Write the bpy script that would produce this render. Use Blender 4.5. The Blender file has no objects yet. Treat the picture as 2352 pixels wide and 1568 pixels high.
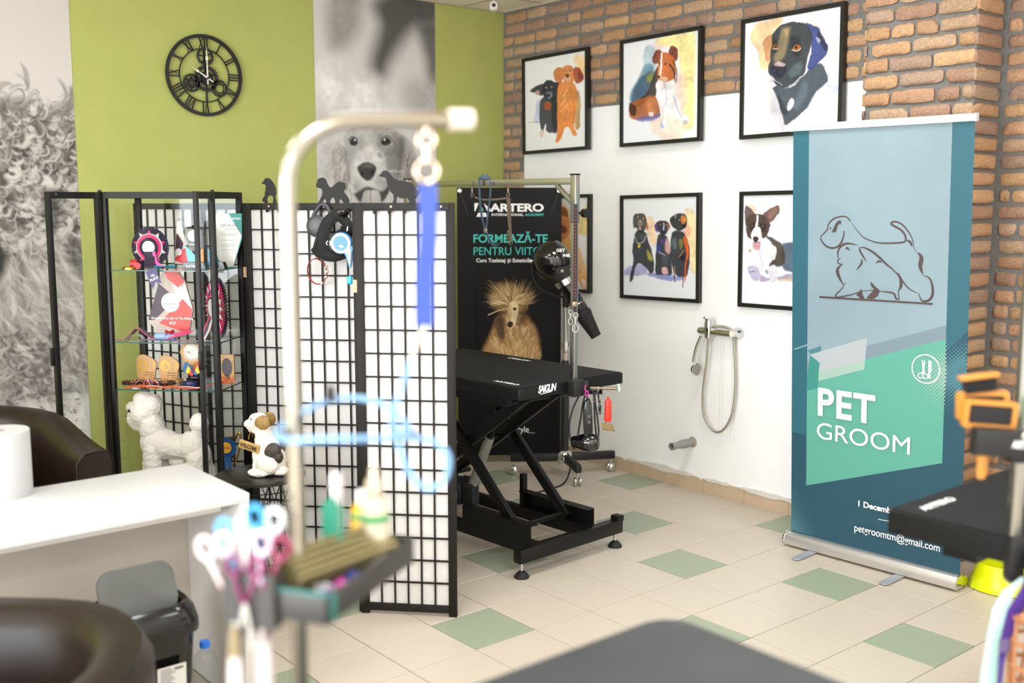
import bpy, bmesh, math, random, json
import numpy as np
from mathutils import Vector, Matrix, Euler
random.seed(7)
PI = math.pi
SC = bpy.context.scene
COL = SC.collection

# ------------------------------------------------------------------ camera
cam_data = bpy.data.cameras.new('camera')
cam = bpy.data.objects.new('camera', cam_data)
COL.objects.link(cam)
cam.location = (4.2432, -4.7471, 1.6818)
cam.rotation_euler = (PI/2 - 0.1288, 0, 0.8782)
cam_data.sensor_width = 36.0
cam_data.lens = 36.0*2422.3/2352
cam_data.dof.use_dof = True
cam_data.dof.focus_distance = 5.1
cam_data.dof.aperture_fstop = 1.7
SC.camera = cam

# ------------------------------------------------------------------ world, exposure
SC.view_settings.view_transform = 'Standard'
SC.view_settings.look = 'None'
SC.view_settings.gamma = 1.0
SC.view_settings.use_curve_mapping = False
SC.view_settings.exposure = 0.68
SC.cycles.transparent_max_bounces = 48
W = bpy.data.worlds.new('daylight'); SC.world = W
W.use_nodes = True
bg = W.node_tree.nodes['Background']
bg.inputs[0].default_value = (0.80, 0.90, 1.0, 1)
bg.inputs[1].default_value = 2.2

# ------------------------------------------------------------------ lamps (ceiling light panels and shop window)
CEIL = 3.0
def area_lamp(name, loc, rot, sx, sy, power, col):
    l = bpy.data.lights.new(name, 'AREA'); l.shape = 'RECTANGLE'; l.size = sx; l.size_y = sy
    l.energy = power; l.color = col
    o = bpy.data.objects.new(name, l); COL.objects.link(o); o.location = loc; o.rotation_euler = rot
    return o
PANELS = [(x, y) for x in (1.35, 3.45, 5.4) for y in (-1.2, -3.0, -4.8, -6.6, -8.4)]
for i, (x, y) in enumerate(PANELS):
    area_lamp('ceiling_panel_light', (x, y, CEIL-0.025), (0, 0, 0), 0.56, 0.56, 14, (0.91, 0.95, 1.0))
area_lamp('window_daylight', (3.4, -9.55, 1.55), (PI/2, 0, 0), 4.2, 2.1, 230, (0.87, 0.93, 1.0))

# ------------------------------------------------------------------ materials
def lin(h):
    if not isinstance(h, str): return tuple(h)
    h = h.lstrip('#'); h = h if len(h) == 6 else ''.join(c*2 for c in h); r = [int(h[i:i+2], 16)/255 for i in (0, 2, 4)]
    return tuple(c/12.92 if c <= 0.04045 else ((c+0.055)/1.055)**2.4 for c in r)
MATS = {}
def mat(name, col, rough=0.5, metal=0.0, var=0.0, scale=40, bump=0.0, bscale=None, spec=None, coat=0, trans=0, alpha=1, emit=0, sheen=0, stretch=None, ior=None, sub=0):
    if name in MATS: return MATS[name]
    m = bpy.data.materials.new(name); m.use_nodes = True
    nt = m.node_tree; b = nt.nodes['Principled BSDF']; L = nt.links.new
    c = lin(col)
    b.inputs['Base Color'].default_value = (*c, 1)
    b.inputs['Roughness'].default_value = rough; b.inputs['Metallic'].default_value = metal
    if spec is not None: b.inputs['Specular IOR Level'].default_value = spec
    if coat: b.inputs['Coat Weight'].default_value = coat; b.inputs['Coat Roughness'].default_value = 0.08
    if trans: b.inputs['Transmission Weight'].default_value = trans
    if ior: b.inputs['IOR'].default_value = ior
    if sheen: b.inputs['Sheen Weight'].default_value = sheen
    if alpha < 1: b.inputs['Alpha'].default_value = alpha
    if sub: b.inputs['Subsurface Weight'].default_value = sub; b.inputs['Subsurface Radius'].default_value = (0.02, 0.02, 0.02)
    if emit: b.inputs['Emission Color'].default_value = (*c, 1); b.inputs['Emission Strength'].default_value = emit
    if var or bump:
        tc = nt.nodes.new('ShaderNodeTexCoord'); src = tc.outputs['Object']
        if stretch:
            mp = nt.nodes.new('ShaderNodeMapping'); mp.inputs['Scale'].default_value = stretch
            L(src, mp.inputs[0]); src = mp.outputs[0]
        n = nt.nodes.new('ShaderNodeTexNoise'); n.inputs['Scale'].default_value = scale; n.inputs['Detail'].default_value = 5
        L(src, n.inputs['Vector'])
        if var:
            r = nt.nodes.new('ShaderNodeValToRGB')
            lo = tuple(max(0, x*(1-var)) for x in c); hi = tuple(min(1, x*(1+var)) for x in c)
            r.color_ramp.elements[0].position = 0.3; r.color_ramp.elements[0].color = (*lo, 1)
            r.color_ramp.elements[1].position = 0.7; r.color_ramp.elements[1].color = (*hi, 1)
            L(n.outputs['Fac'], r.inputs[0]); L(r.outputs[0], b.inputs['Base Color'])
        if bump:
            n2 = n
            if bscale:
                n2 = nt.nodes.new('ShaderNodeTexNoise'); n2.inputs['Scale'].default_value = bscale; n2.inputs['Detail'].default_value = 4
                L(src, n2.inputs['Vector'])
            bp = nt.nodes.new('ShaderNodeBump'); bp.inputs['Strength'].default_value = bump; bp.inputs['Distance'].default_value = 0.004
            L(n2.outputs['Fac'], bp.inputs['Height']); L(bp.outputs[0], b.inputs['Normal'])
    MATS[name] = m; return m
def attr_mat(name, rough=0.6, bump=0.0, scale=60, var=0.0, spec=None, sub=0, sheen=0):
    """colour comes from the mesh's own colour attribute 'Col'"""
    if name in MATS: return MATS[name]
    m = bpy.data.materials.new(name); m.use_nodes = True
    nt = m.node_tree; b = nt.nodes['Principled BSDF']; L = nt.links.new
    a = nt.nodes.new('ShaderNodeAttribute'); a.attribute_name = 'Col'
    out = a.outputs['Color']
    b.inputs['Roughness'].default_value = rough
    if spec is not None: b.inputs['Specular IOR Level'].default_value = spec
    if sheen: b.inputs['Sheen Weight'].default_value = sheen
    if var or bump:
        tc = nt.nodes.new('ShaderNodeTexCoord')
        n = nt.nodes.new('ShaderNodeTexNoise'); n.inputs['Scale'].default_value = scale; n.inputs['Detail'].default_value = 6
        L(tc.outputs['Object'], n.inputs['Vector'])
        if var:
            mr = nt.nodes.new('ShaderNodeMapRange'); mr.inputs['From Min'].default_value = 0.3; mr.inputs['From Max'].default_value = 0.7
            mr.inputs['To Min'].default_value = 1-var; mr.inputs['To Max'].default_value = 1+var
            L(n.outputs['Fac'], mr.inputs['Value'])
            mx = nt.nodes.new('ShaderNodeMix'); mx.data_type = 'RGBA'; mx.blend_type = 'MULTIPLY'; mx.inputs[0].default_value = 1
            L(out, mx.inputs[6]); L(mr.outputs[0], mx.inputs[7]); out = mx.outputs[2]
        if bump:
            bp = nt.nodes.new('ShaderNodeBump'); bp.inputs['Strength'].default_value = bump; bp.inputs['Distance'].default_value = 0.005
            L(n.outputs['Fac'], bp.inputs['Height']); L(bp.outputs[0], b.inputs['Normal'])
    L(out, b.inputs['Base Color'])
    MATS[name] = m; return m
def glass_mat(name, tint=(0.985, 0.993, 0.988), refl=0.06):
    """thin clear pane: mostly see-through with a mirror sheen"""
    if name in MATS: return MATS[name]
    m = bpy.data.materials.new(name); m.use_nodes = True
    nt = m.node_tree; nt.nodes.clear(); L = nt.links.new
    o = nt.nodes.new('ShaderNodeOutputMaterial'); t = nt.nodes.new('ShaderNodeBsdfTransparent'); t.inputs[0].default_value = (*tint, 1)
    g = nt.nodes.new('ShaderNodeBsdfGlossy'); g.inputs['Roughness'].default_value = 0.02
    lw = nt.nodes.new('ShaderNodeLayerWeight'); lw.inputs[0].default_value = 0.5
    pw = nt.nodes.new('ShaderNodeMath'); pw.operation = 'POWER'; pw.inputs[1].default_value = 5; L(lw.outputs['Facing'], pw.inputs[0])
    ma = nt.nodes.new('ShaderNodeMath'); ma.operation = 'MULTIPLY_ADD'; ma.inputs[1].default_value = 0.6; ma.inputs[2].default_value = 0.02; L(pw.outputs[0], ma.inputs[0])
    mx = nt.nodes.new('ShaderNodeMixShader')
    L(ma.outputs[0], mx.inputs[0]); L(t.outputs[0], mx.inputs[1]); L(g.outputs[0], mx.inputs[2]); L(mx.outputs[0], o.inputs[0])
    MATS[name] = m; return m

# ------------------------------------------------------------------ mesh building
def TR(loc=(0, 0, 0), rot=(0, 0, 0), sc=(1, 1, 1)):
    return Matrix.Translation(loc) @ Euler(rot).to_matrix().to_4x4() @ Matrix.Diagonal((*sc, 1))
class MB:
    def __init__(s): s.bm = bmesh.new(); s.cols = {}
    def _add(s, vs, fs, M=None, col=None):
        bv = [s.bm.verts.new(M @ Vector(v) if M else v) for v in vs]
        nf = []
        for f in fs:
            try: nf.append(s.bm.faces.new([bv[i] for i in f]))
            except ValueError: pass
        if col is not None:
            c = lin(col)
            for v in bv: s.cols[v] = c
        return bv, nf
    def box(s, c, d, rot=(0, 0, 0), bev=0, M=None, seg=2, col=None):
        x, y, z = d[0]/2, d[1]/2, d[2]/2
        T = TR(c, rot)
        if M: T = M @ T
        vs = [(-x, -y, -z), (x, -y, -z), (x, y, -z), (-x, y, -z), (-x, -y, z), (x, -y, z), (x, y, z), (-x, y, z)]
        fs = [(3, 2, 1, 0), (4, 5, 6, 7), (0, 1, 5, 4), (1, 2, 6, 5), (2, 3, 7, 6), (3, 0, 4, 7)]
        bv, nf = s._add(vs, fs, T, col)
        if bev:
            es = list({e for f in nf for e in f.edges})
            r = bmesh.ops.bevel(s.bm, geom=es, offset=min(bev, x*.98, y*.98, z*.98), segments=seg, profile=0.5, affect='EDGES')
            if col is not None:
                for v in r['verts']: s.cols[v] = lin(col)
        return s
    def tube(s, pts, r, n=10, closed=False, cap=True, M=None, flat=None, col=None):
        P = [Vector(p) for p in pts]; m = len(P)
        R = r if isinstance(r, (list, tuple)) else [r]*m
        T = []
        for i in range(m):
            a = P[(i-1) % m] if (closed or i > 0) else P[i]; b = P[(i+1) % m] if (closed or i < m-1) else P[i]
            t = (b-a); T.append(t.normalized() if t.length > 1e-9 else Vector((0, 0, 1)))
        up = Vector((0, 0, 1)) if abs(T[0].z) < 0.9 else Vector((1, 0, 0))
        N = (up - T[0]*up.dot(T[0])).normalized(); vs = []; fs = []
        for i in range(m):
            N = (N - T[i]*N.dot(T[i])); N = N.normalized() if N.length > 1e-6 else Vector((1, 0, 0))
            B = T[i].cross(N)
            for k in range(n):
                a = 2*PI*k/n
                ca, sa = math.cos(a), math.sin(a)
                if flat: ca *= flat
                vs.append(P[i] + (N*ca + B*sa)*R[i])
        for i in range(m if closed else m-1):
            j = (i+1) % m
            for k in range(n): fs.append((i*n+k, i*n+(k+1) % n, j*n+(k+1) % n, j*n+k))
        if cap and not closed:
            fs.append(tuple(range(n-1, -1, -1))); fs.append(tuple((m-1)*n+k for k in range(n)))
        s._add(vs, fs, M, col); return s
    def cyl(s, p0, p1, r0, r1=None, n=20, M=None, col=None):
        return s.tube([p0, p1], [r0, r0 if r1 is None else r1], n, M=M, col=col)
    def bar(s, p0, p1, w, h=None, bev=0, up=(0, 0, 1), M=None, col=None):
        p0, p1 = Vector(p0), Vector(p1); d = p1-p0; L = d.length; x = d/L
        u = Vector(up); u = (u - x*u.dot(x))
        if u.length < 1e-4: u = Vector((1, 0, 0)); u = u - x*u.dot(x)
        u.normalize(); v = u.cross(x)
        T = Matrix((( x.x, v.x, u.x, 0), (x.y, v.y, u.y, 0), (x.z, v.z, u.z, 0), (0, 0, 0, 1))); T.translation = (p0+p1)/2
        if M: T = M @ T
        return s.box((0, 0, 0), (L, w, h or w), bev=bev, M=T, col=col)
    def lathe(s, prof, n=28, M=None, col=None, sx=1, sy=1):
        vs = []; fs = []; m = len(prof)
        for (r, z) in prof:
            for k in range(n):
                a = 2*PI*k/n; vs.append((r*math.cos(a)*sx, r*math.sin(a)*sy, z))
        for i in range(m-1):
            for k in range(n): fs.append((i*n+k, i*n+(k+1) % n, (i+1)*n+(k+1) % n, (i+1)*n+k))
        if prof[0][0] > 1e-6: fs.append(tuple(range(n-1, -1, -1)))
        if prof[-1][0] > 1e-6: fs.append(tuple((m-1)*n+k for k in range(n)))
        s._add(vs, fs, M, col); return s
    def ell(s, c, r, rot=(0, 0, 0), n=16, m=10, M=None, col=None):
        T = TR(c, rot, r if isinstance(r, (tuple, list)) else (r, r, r))
        if M: T = M @ T
        prof = [(max(1e-5, math.sin(PI*i/m)), -math.cos(PI*i/m)) for i in range(m+1)]
        return s.lathe(prof, n, T, col)
    def prism(s, poly, t0, t1, M=None, col=None, bev=0):
        """polygon in local x,z swept along y from t0 to t1"""
        n = len(poly)
        vs = [(p[0], t0, p[1]) for p in poly] + [(p[0], t1, p[1]) for p in poly]
        fs = [tuple(range(n)), tuple(range(2*n-1, n-1, -1))] + [(i, i+n, (i+1) % n+n, (i+1) % n) for i in range(n)]
        bv, nf = s._add(vs, fs, M, col)
        if bev:
            es = [e for f in nf[:2] for e in f.edges]
            r = bmesh.ops.bevel(s.bm, geom=es, offset=bev, segments=2, profile=0.5, affect='EDGES')
            if col is not None:
                for v in r['verts']: s.cols[v] = lin(col)
        return s
    def sheet(s, rows, M=None, col=None, th=0):
        """grid of points -> surface, optional thickness along z-normal"""
        m, n = len(rows), len(rows[0])
        vs = [p for r in rows for p in r]
        fs = [(i*n+j, i*n+j+1, (i+1)*n+j+1, (i+1)*n+j) for i in range(m-1) for j in range(n-1)]
        bv, nf = s._add(vs, fs, M, col)
        if th:
            bmesh.ops.recalc_face_normals(s.bm, faces=nf)
            r = bmesh.ops.solidify(s.bm, geom=nf, thickness=th)
            if col is not None:
                for v in r['geom']:
                    if isinstance(v, bmesh.types.BMVert): s.cols[v] = lin(col)
        return s
def finish(me, smooth=40):
    for p in me.polygons: p.use_smooth = True
    if smooth < 180: me.set_sharp_from_angle(angle=math.radians(smooth))
def obj(name, mb, m=None, parent=None, smooth=40, loc=None, rot=None, recalc=True):
    if recalc: bmesh.ops.recalc_face_normals(mb.bm, faces=mb.bm.faces)
    me = bpy.data.meshes.new(name); 
    if mb.cols:
        mb.bm.verts.index_update(); cols = np.ones((len(mb.bm.verts), 4), np.float32)*0.5
        for v, c in mb.cols.items():
            if v.is_valid: cols[v.index, :3] = c
        # vertices made by bevels take their neighbour's colour
        for v in mb.bm.verts:
            if v not in mb.cols:
                for e in v.link_edges:
                    o = e.other_vert(v)
                    if o in mb.cols: cols[v.index, :3] = mb.cols[o]; break
    mb.bm.to_mesh(me)
    if mb.cols:
        a = me.color_attributes.new('Col', 'FLOAT_COLOR', 'POINT'); a.data.foreach_set('color', cols.ravel())
    mb.bm.free(); finish(me, smooth)
    o = bpy.data.objects.new(name, me); COL.objects.link(o)
    for q in (m if isinstance(m, (list, tuple)) else [m]):
        if q: me.materials.append(q)
    if parent: o.parent = parent
    if loc: o.location = loc
    if rot: o.rotation_euler = rot
    return o
def tag(o, label, cat, group=None, kind=None):
    o['label'] = label; o['category'] = cat
    if group: o['group'] = group
    if kind: o['kind'] = kind
    return o
def thing(name, label, cat, loc=(0, 0, 0), rz=0, group=None, rot=None):
    o = bpy.data.objects.new(name, None); COL.objects.link(o); o.empty_display_size = 0.1
    o.location = loc; o.rotation_euler = rot if rot else (0, 0, rz)
    return tag(o, label, cat, group)
def struct(o): o['kind'] = 'structure'; return o
def dup(root, loc, rz=None, label=None, rot=None):
    r = root.copy(); COL.objects.link(r); r.location = loc
    if rz is not None: r.rotation_euler = (0, 0, rz)
    if rot: r.rotation_euler = rot
    if label: r['label'] = label
    for ch in list(root.children):
        c = ch.copy(); COL.objects.link(c); c.parent = r
        for g in ch.children:
            d = g.copy(); COL.objects.link(d); d.parent = c
    return r
def mod_sub(o, lv=1):
    m = o.modifiers.new('sub', 'SUBSURF'); m.levels = lv; m.render_levels = lv; return o
def remesh(o, vox, disp=0, dscale=0.05, smooth=2, disp2=0, d2scale=0.02):
    m = o.modifiers.new('remesh', 'REMESH'); m.mode = 'VOXEL'; m.voxel_size = vox; m.use_smooth_shade = True
    if smooth:
        m = o.modifiers.new('smooth', 'SMOOTH'); m.factor = 0.6; m.iterations = smooth
    for k, (a, b) in enumerate(((disp, dscale), (disp2, d2scale))):
        if a:
            t = bpy.data.textures.new(o.name+'_noise', 'CLOUDS'); t.noise_scale = b; t.noise_depth = 3
            m = o.modifiers.new('disp', 'DISPLACE'); m.texture = t; m.strength = a; m.mid_level = 0.5; m.texture_coords = 'LOCAL'
    return o
def text(name, s, size, M, m, parent, ext=0.0004, bold=0.0, align='LEFT', sx=1.0, space=1.0, shear=0.0, fit=None):
    c = bpy.data.curves.new('t', 'FONT'); c.body = s; c.size = size; c.extrude = ext; c.offset = bold; c.align_x = align
    c.space_character = space; c.shear = shear; c.resolution_u = 6
    o = bpy.data.objects.new('t', c); COL.objects.link(o)
    me = bpy.data.meshes.new_from_object(o.evaluated_get(bpy.context.evaluated_depsgraph_get()))
    bpy.data.objects.remove(o); bpy.data.curves.remove(c)
    if fit:
        xs = [v.co.x for v in me.vertices]; sx = fit/(max(xs)-min(xs)) if xs else 1
    me.transform(M @ Matrix.Diagonal((sx, 1, 1, 1))); me.name = name
    me.materials.clear(); me.materials.append(m)
    o = bpy.data.objects.new(name, me); COL.objects.link(o); o.parent = parent
    return o
# text lies in local x (right) / y (up); these matrices stand it up
def STAND(loc, rz=0, tilt=0): return Matrix.Translation(loc) @ Matrix.Rotation(rz, 4, 'Z') @ Matrix.Rotation(PI/2+tilt, 4, 'X')
def arc(c, r, a0, a1, n, ax='xz', r2=None):
    r2 = r2 or r; out = []
    for i in range(n+1):
        a = a0+(a1-a0)*i/n; p = [c[0], c[1], c[2]]
        i0, i1 = 'xyz'.index(ax[0]), 'xyz'.index(ax[1])
        p[i0] += r*math.cos(a); p[i1] += r2*math.sin(a); out.append(tuple(p))
    return out
def smooth_path(P, n=6, closed=False):
    P = [Vector(p) for p in P]; out = []; m = len(P)
    for i in range(m if closed else m-1):
        p0 = P[(i-1) % m] if closed or i > 0 else P[i]; p1 = P[i]; p2 = P[(i+1) % m]
        p3 = P[(i+2) % m] if closed or i+2 < m else p2
        for k in range(n):
            t = k/n
            out.append(0.5*((2*p1)+(p2-p0)*t+(2*p0-5*p1+4*p2-p3)*t*t+(3*p1-p0-3*p2+p3)*t**3))
    if not closed: out.append(P[-1])
    return out
def rrect(w, h, r, n=5, cx=0, cz=0):
    out = []
    for (sx, sz, a0) in ((1, 1, 0), (-1, 1, PI/2), (-1, -1, PI), (1, -1, 3*PI/2)):
        for k in range(n+1):
            a = a0+PI/2*k/n; out.append((cx+sx*(w/2-r)+r*math.cos(a), cz+sz*(h/2-r)+r*math.sin(a)))
    return out

# ------------------------------------------------------------------ printed / painted pictures (drawn on fine coloured grids)
def vnoise(h, w, fy, fx, seed):
    rng = np.random.RandomState(seed); g = rng.rand(int(fy)+3, int(fx)+3)
    y = np.linspace(0, fy, h)[:, None]; x = np.linspace(0, fx, w)[None, :]
    iy = y.astype(int); ix = x.astype(int); ty = y-iy; tx = x-ix
    ty = ty*ty*(3-2*ty); tx = tx*tx*(3-2*tx)
    return (g[iy, ix]*(1-ty)*(1-tx)+g[iy+1, ix]*ty*(1-tx)+g[iy, ix+1]*(1-ty)*tx+g[iy+1, ix+1]*ty*tx)
class Canvas:
    """w x h cells; drawing coordinates are 0..1000 across the width, y down from the top"""
    def __init__(s, w, h, base, seed=1, wob=0):
        s.w, s.h = w, h; s.k = w/1000.0; s.a = np.empty((h, w, 3)); s.a[:] = lin(base)
        s.wob = wob
        s.nx = vnoise(h, w, 14*h/w, 14, seed)-.5; s.ny = vnoise(h, w, 14*h/w, 14, seed+1)-.5
        s.nx += .5*(vnoise(h, w, 40*h/w, 40, seed+2)-.5); s.ny += .5*(vnoise(h, w, 40*h/w, 40, seed+3)-.5)
        s.tone = vnoise(h, w, 9*h/w, 9, seed+4)*.6+vnoise(h, w, 30*h/w, 30, seed+5)*.4
    def _win(s, P, pad):
        x0 = max(0, int(P[:, 0].min()-pad)); x1 = min(s.w, int(P[:, 0].max()+pad)+2)
        y0 = max(0, int(P[:, 1].min()-pad)); y1 = min(s.h, int(P[:, 1].max()+pad)+2)
        if x1 <= x0 or y1 <= y0: return None
        Y, X = np.mgrid[y0:y1, x0:x1].astype(float)
        X += .5; Y += .5
        if s.wob:
            X = X+s.nx[y0:y1, x0:x1]*s.wob*s.k; Y = Y+s.ny[y0:y1, x0:x1]*s.wob*s.k
        return x0, x1, y0, y1, X, Y
    def _mix(s, x0, x1, y0, y1, m, col, var=0):
        c = np.array(lin(col))[None, None, :]*np.ones((y1-y0, x1-x0, 1))
        if var: c = np.clip(c*(1+var*(s.tone[y0:y1, x0:x1, None]-.5)*2), 0, 1)
        s.a[y0:y1, x0:x1] = s.a[y0:y1, x0:x1]*(1-m[..., None])+c*m[..., None]
    def poly(s, pts, col, alpha=1, soft=3, smooth=True, var=.35):
        P = [(p[0], p[1], 0) for p in pts]
        if smooth and len(P) > 2: P = smooth_path(P, 4, True)
        P = np.array([(p[0]*s.k, p[1]*s.k) for p in P]); soft *= s.k; soft = max(soft, .7)
        w = s._win(P, soft*2+s.wob*s.k)
        if w is None: return
        x0, x1, y0, y1, X, Y = w
        d = np.full(X.shape, 1e9); ins = np.zeros(X.shape, bool); n = len(P)
        for i in range(n):
            ax, ay = P[i]; bx, by = P[(i+1) % n]; ex, ey = bx-ax, by-ay; L = ex*ex+ey*ey+1e-12
            t = np.clip(((X-ax)*ex+(Y-ay)*ey)/L, 0, 1); d = np.minimum(d, (X-ax-t*ex)**2+(Y-ay-t*ey)**2)
            if ay != by: ins ^= ((ay > Y) != (by > Y)) & (X < (bx-ax)*(Y-ay)/(by-ay)+ax)
        d = np.sqrt(d)*np.where(ins, 1, -1); m = np.clip(d/(2*soft)+.5, 0, 1); m = m*m*(3-2*m)*alpha
        s._mix(x0, x1, y0, y1, m, col, var)
    def stroke(s, pts, wd, col, alpha=1, soft=1.5, taper=False, smooth=True, var=0):
        P = [(p[0], p[1], 0) for p in pts]
        if smooth and len(P) > 2: P = smooth_path(P, 4)
        P = np.array([(p[0]*s.k, p[1]*s.k) for p in P]); wd = wd*s.k/2; soft = max(soft*s.k, .5)
        w = s._win(P, wd+soft+1)
        if w is None: return
        x0, x1, y0, y1, X, Y = w; n = len(P); m = np.zeros(X.shape)
        for i in range(n-1):
            ax, ay = P[i]; bx, by = P[i+1]; ex, ey = bx-ax, by-ay; L = ex*ex+ey*ey+1e-12
            t = np.clip(((X-ax)*ex+(Y-ay)*ey)/L, 0, 1); d = np.sqrt((X-ax-t*ex)**2+(Y-ay-t*ey)**2)
            r = wd
            if taper: u = (i+t)/(n-1); r = wd*np.sqrt(np.clip(4*u*(1-u), 0, 1)) if taper == 2 else wd*(1-.85*u)
            m = np.maximum(m, np.clip((r-d)/soft+.5, 0, 1))
        s._mix(x0, x1, y0, y1, m*alpha, col, var)
    def dot(s, x, y, r, col, alpha=1, soft=2, ry=None):
        ry = ry or r; s.poly([(x+r*math.cos(a*PI/5), y+ry*math.sin(a*PI/5)) for a in range(10)], col, alpha, soft, True, 0)
    def layers(s, txt):
        for L in txt.strip().split('|'):
            h, pts = L.split(':'); k, col, al, q = h.split(','); v = [int(t) for t in pts.split()]
            pts = list(zip(v[::2], v[1::2])); al = int(al)/100; q = int(q)
            if k == 'p': s.poly(pts, col, al, q)
            elif k == 'f': s.poly(pts, col, al, q, False)
            elif k == 's': s.stroke(pts, q, col, al)
            elif k == 't': s.stroke(pts, q, col, al, taper=1)
            elif k == 'd': 
                for p in pts: s.dot(p[0], p[1], q, col, al)
    def blur(s, n=1):
        for _ in range(n):
            p = np.pad(s.a, ((1, 1), (1, 1), (0, 0)), 'edge')
            s.a = (p[:-2, 1:-1]+p[2:, 1:-1]+p[1:-1, :-2]+p[1:-1, 2:]+2*s.a)/6
    def mesh(s, name, P0, U, V, m, parent=None):
        """P0 top-left corner, U along width, V down the height"""
        w, h = s.w, s.h; P0, U, V = (np.array(q, float) for q in (P0, U, V))
        gx = np.arange(w)/(w-1); gy = np.arange(h)/(h-1)
        co = (P0[None, None]+gx[None, :, None]*U+gy[:, None, None]*V).reshape(-1, 3)
        i = (np.arange(h-1)[:, None]*w+np.arange(w-1)[None, :]).ravel()
        f = np.stack([i, i+w, i+w+1, i+1], 1)
        me = bpy.data.meshes.new(name); me.vertices.add(w*h); me.vertices.foreach_set('co', co.ravel())
        nf = len(f); me.loops.add(nf*4); me.polygons.add(nf)
        me.loops.foreach_set('vertex_index', f.ravel().astype(np.int32)); me.polygons.foreach_set('loop_start', (np.arange(nf)*4).astype(np.int32))
        me.update(calc_edges=True)
        a = me.color_attributes.new('Col', 'FLOAT_COLOR', 'POINT')
        a.data.foreach_set('color', np.concatenate([np.clip(s.a, 0, 1), np.ones((h, w, 1))], 2).astype(np.float32).ravel())
        me.validate(); me.materials.append(m)
        o = bpy.data.objects.new(name, me); COL.objects.link(o); o.parent = parent
        return o

# ================================================================== the setting
X0, X1, Y0, Y1 = -1.56, 6.2, -9.6, 0.0
m_green = mat('green_wall_paint', '#afb363', 0.75, var=0.03, scale=6, bump=0.12, bscale=260)
m_white = mat('white_wall_paint', '#f8f6f4', 0.8, var=0.012, scale=5, bump=0.08, bscale=220)
m_mortar = mat('grey_mortar', '#74716c', 0.9, var=0.12, scale=60, bump=0.4)
m_brick = attr_mat('reclaimed_brick', 0.85, bump=0.55, scale=95, var=0.2)
m_beige = mat('beige_floor_tile', '#c4b8a8', 0.38, var=0.045, scale=170, bump=0.02)
m_gtile = mat('green_floor_tile', '#97a089', 0.38, var=0.07, scale=170, bump=0.02)
m_grout = mat('brown_grout', '#5e4b39', 0.9)
m_skirt = mat('beige_skirting_tile', '#c4ac90', 0.5, var=0.06, scale=120)
m_ceil = mat('cream_ceiling_tile', '#f3ebdc', 0.9, var=0.02, scale=150)
m_gridbar = mat('ceiling_grid_metal', '#b9ac95', 0.5)

# floor: 30 cm tiles, a few of them green
T = 0.30
GREEN = {(i, j) for i in range(-9, 20) for j in range(0, 32) if ((i-3) % 4 == 0 and j % 10 in (0, 3, 7)) or ((i-1) % 4 == 0 and j % 10 in (2, 5, 8))}
fb = MB(); fb.box(((X0+X1)/2, (Y0+Y1)/2+.06, -0.05), (X1-X0+.2, Y1-Y0+.32, 0.09))
floor = obj('floor', fb, m_grout); struct(floor)
for nm, m, test in (('beige_tiles', m_beige, False), ('green_tiles', m_gtile, True)):
    t = MB(); g = 0.0019
    for i in range(-6, 21):
        for j in range(-1, 32):
            if ((i, j) in GREEN) != test: continue
            xa, xb, ya, yb = max(i*T+g, X0), min((i+1)*T-g, X1), -(j+1)*T+g, -j*T-g
            if j == -1:
                if i < 6: continue
                yb = .12
            if xb <= xa: continue
            b = 0.0015
            vs = [(xa, ya, -.005), (xb, ya, -.005), (xb, yb, -.005), (xa, yb, -.005), (xa, ya, -b), (xb, ya, -b), (xb, yb, -b), (xa, yb, -b), (xa+b, ya+b, 0), (xb-b, ya+b, 0), (xb-b, yb-b, 0), (xa+b, yb-b, 0)]
            fs = [(8, 9, 10, 11)]+[(q+o, q+o+(1 if q < 3 else -3), q+o+4+(1 if q < 3 else -3), q+o+4) for o in (0, 4) for q in range(4)]
            t._add(vs, fs)
    obj(nm, t, m, floor, smooth=20)

# walls
w = MB(); w.box((X0-.06, (Y0+Y1)/2, CEIL/2), (.12, Y1-Y0+.24, CEIL)); struct(obj('wall_left', w, m_green))
w = MB(); w.box(((X0+1.86)/2, .06, CEIL/2), (1.86-X0, .12, CEIL)); w.box(((1.9+X1)/2, .18, CEIL/2), (X1-1.9+.1, .12, CEIL))
wall_right = struct(obj('wall_right', w, m_white))
w = MB(); w.box((X1+.06, (Y0+Y1)/2, CEIL/2), (.12, Y1-Y0+.5, CEIL)); struct(obj('wall_far_right', w, m_white))
w = MB()
w.box((X0+1.4, Y0-.06, CEIL/2), (2.8, .12, CEIL)); w.box((X1-.3, Y0-.06, CEIL/2), (.6, .12, CEIL))
w.box(((X0+2.8+X1-.6)/2, Y0-.06, .22), (X1-X0-3.4, .12, .44)); w.box(((X0+2.8+X1-.6)/2, Y0-.06, 2.82), (X1-X0-3.4, .12, .36))
struct(obj('wall_front', w, m_white))
wn = MB(); wx0, wx1 = X0+2.8, X1-.6
for x in (wx0, (wx0*2+wx1)/3, (wx0+wx1*2)/3, wx1): wn.box((x, Y0-.06, 1.54), (.06, .08, 2.2))
for z in (.45, 2.63): wn.box(((wx0+wx1)/2, Y0-.06, z), (wx1-wx0+.06, .08, .06))
win = struct(obj('window_1', wn, mat('white_window_frame', '#e8e8e6', .4)))
g = MB(); g.box(((wx0+wx1)/2, Y0-.06, 1.54), (wx1-wx0, .01, 2.16)); obj('pane', g, glass_mat('clear_glass'), win)
c = MB(); c.box(((X0+X1)/2, (Y0+Y1)/2+.06, CEIL+.05), (X1-X0+.3, Y1-Y0+.4, .1)); ceiling = struct(obj('ceiling', c, m_ceil))
g = MB()
for k in range(14): g.box((X0+.42+.6*k, (Y0+Y1)/2, CEIL-.002), (.022, Y1-Y0, .006))
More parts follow.
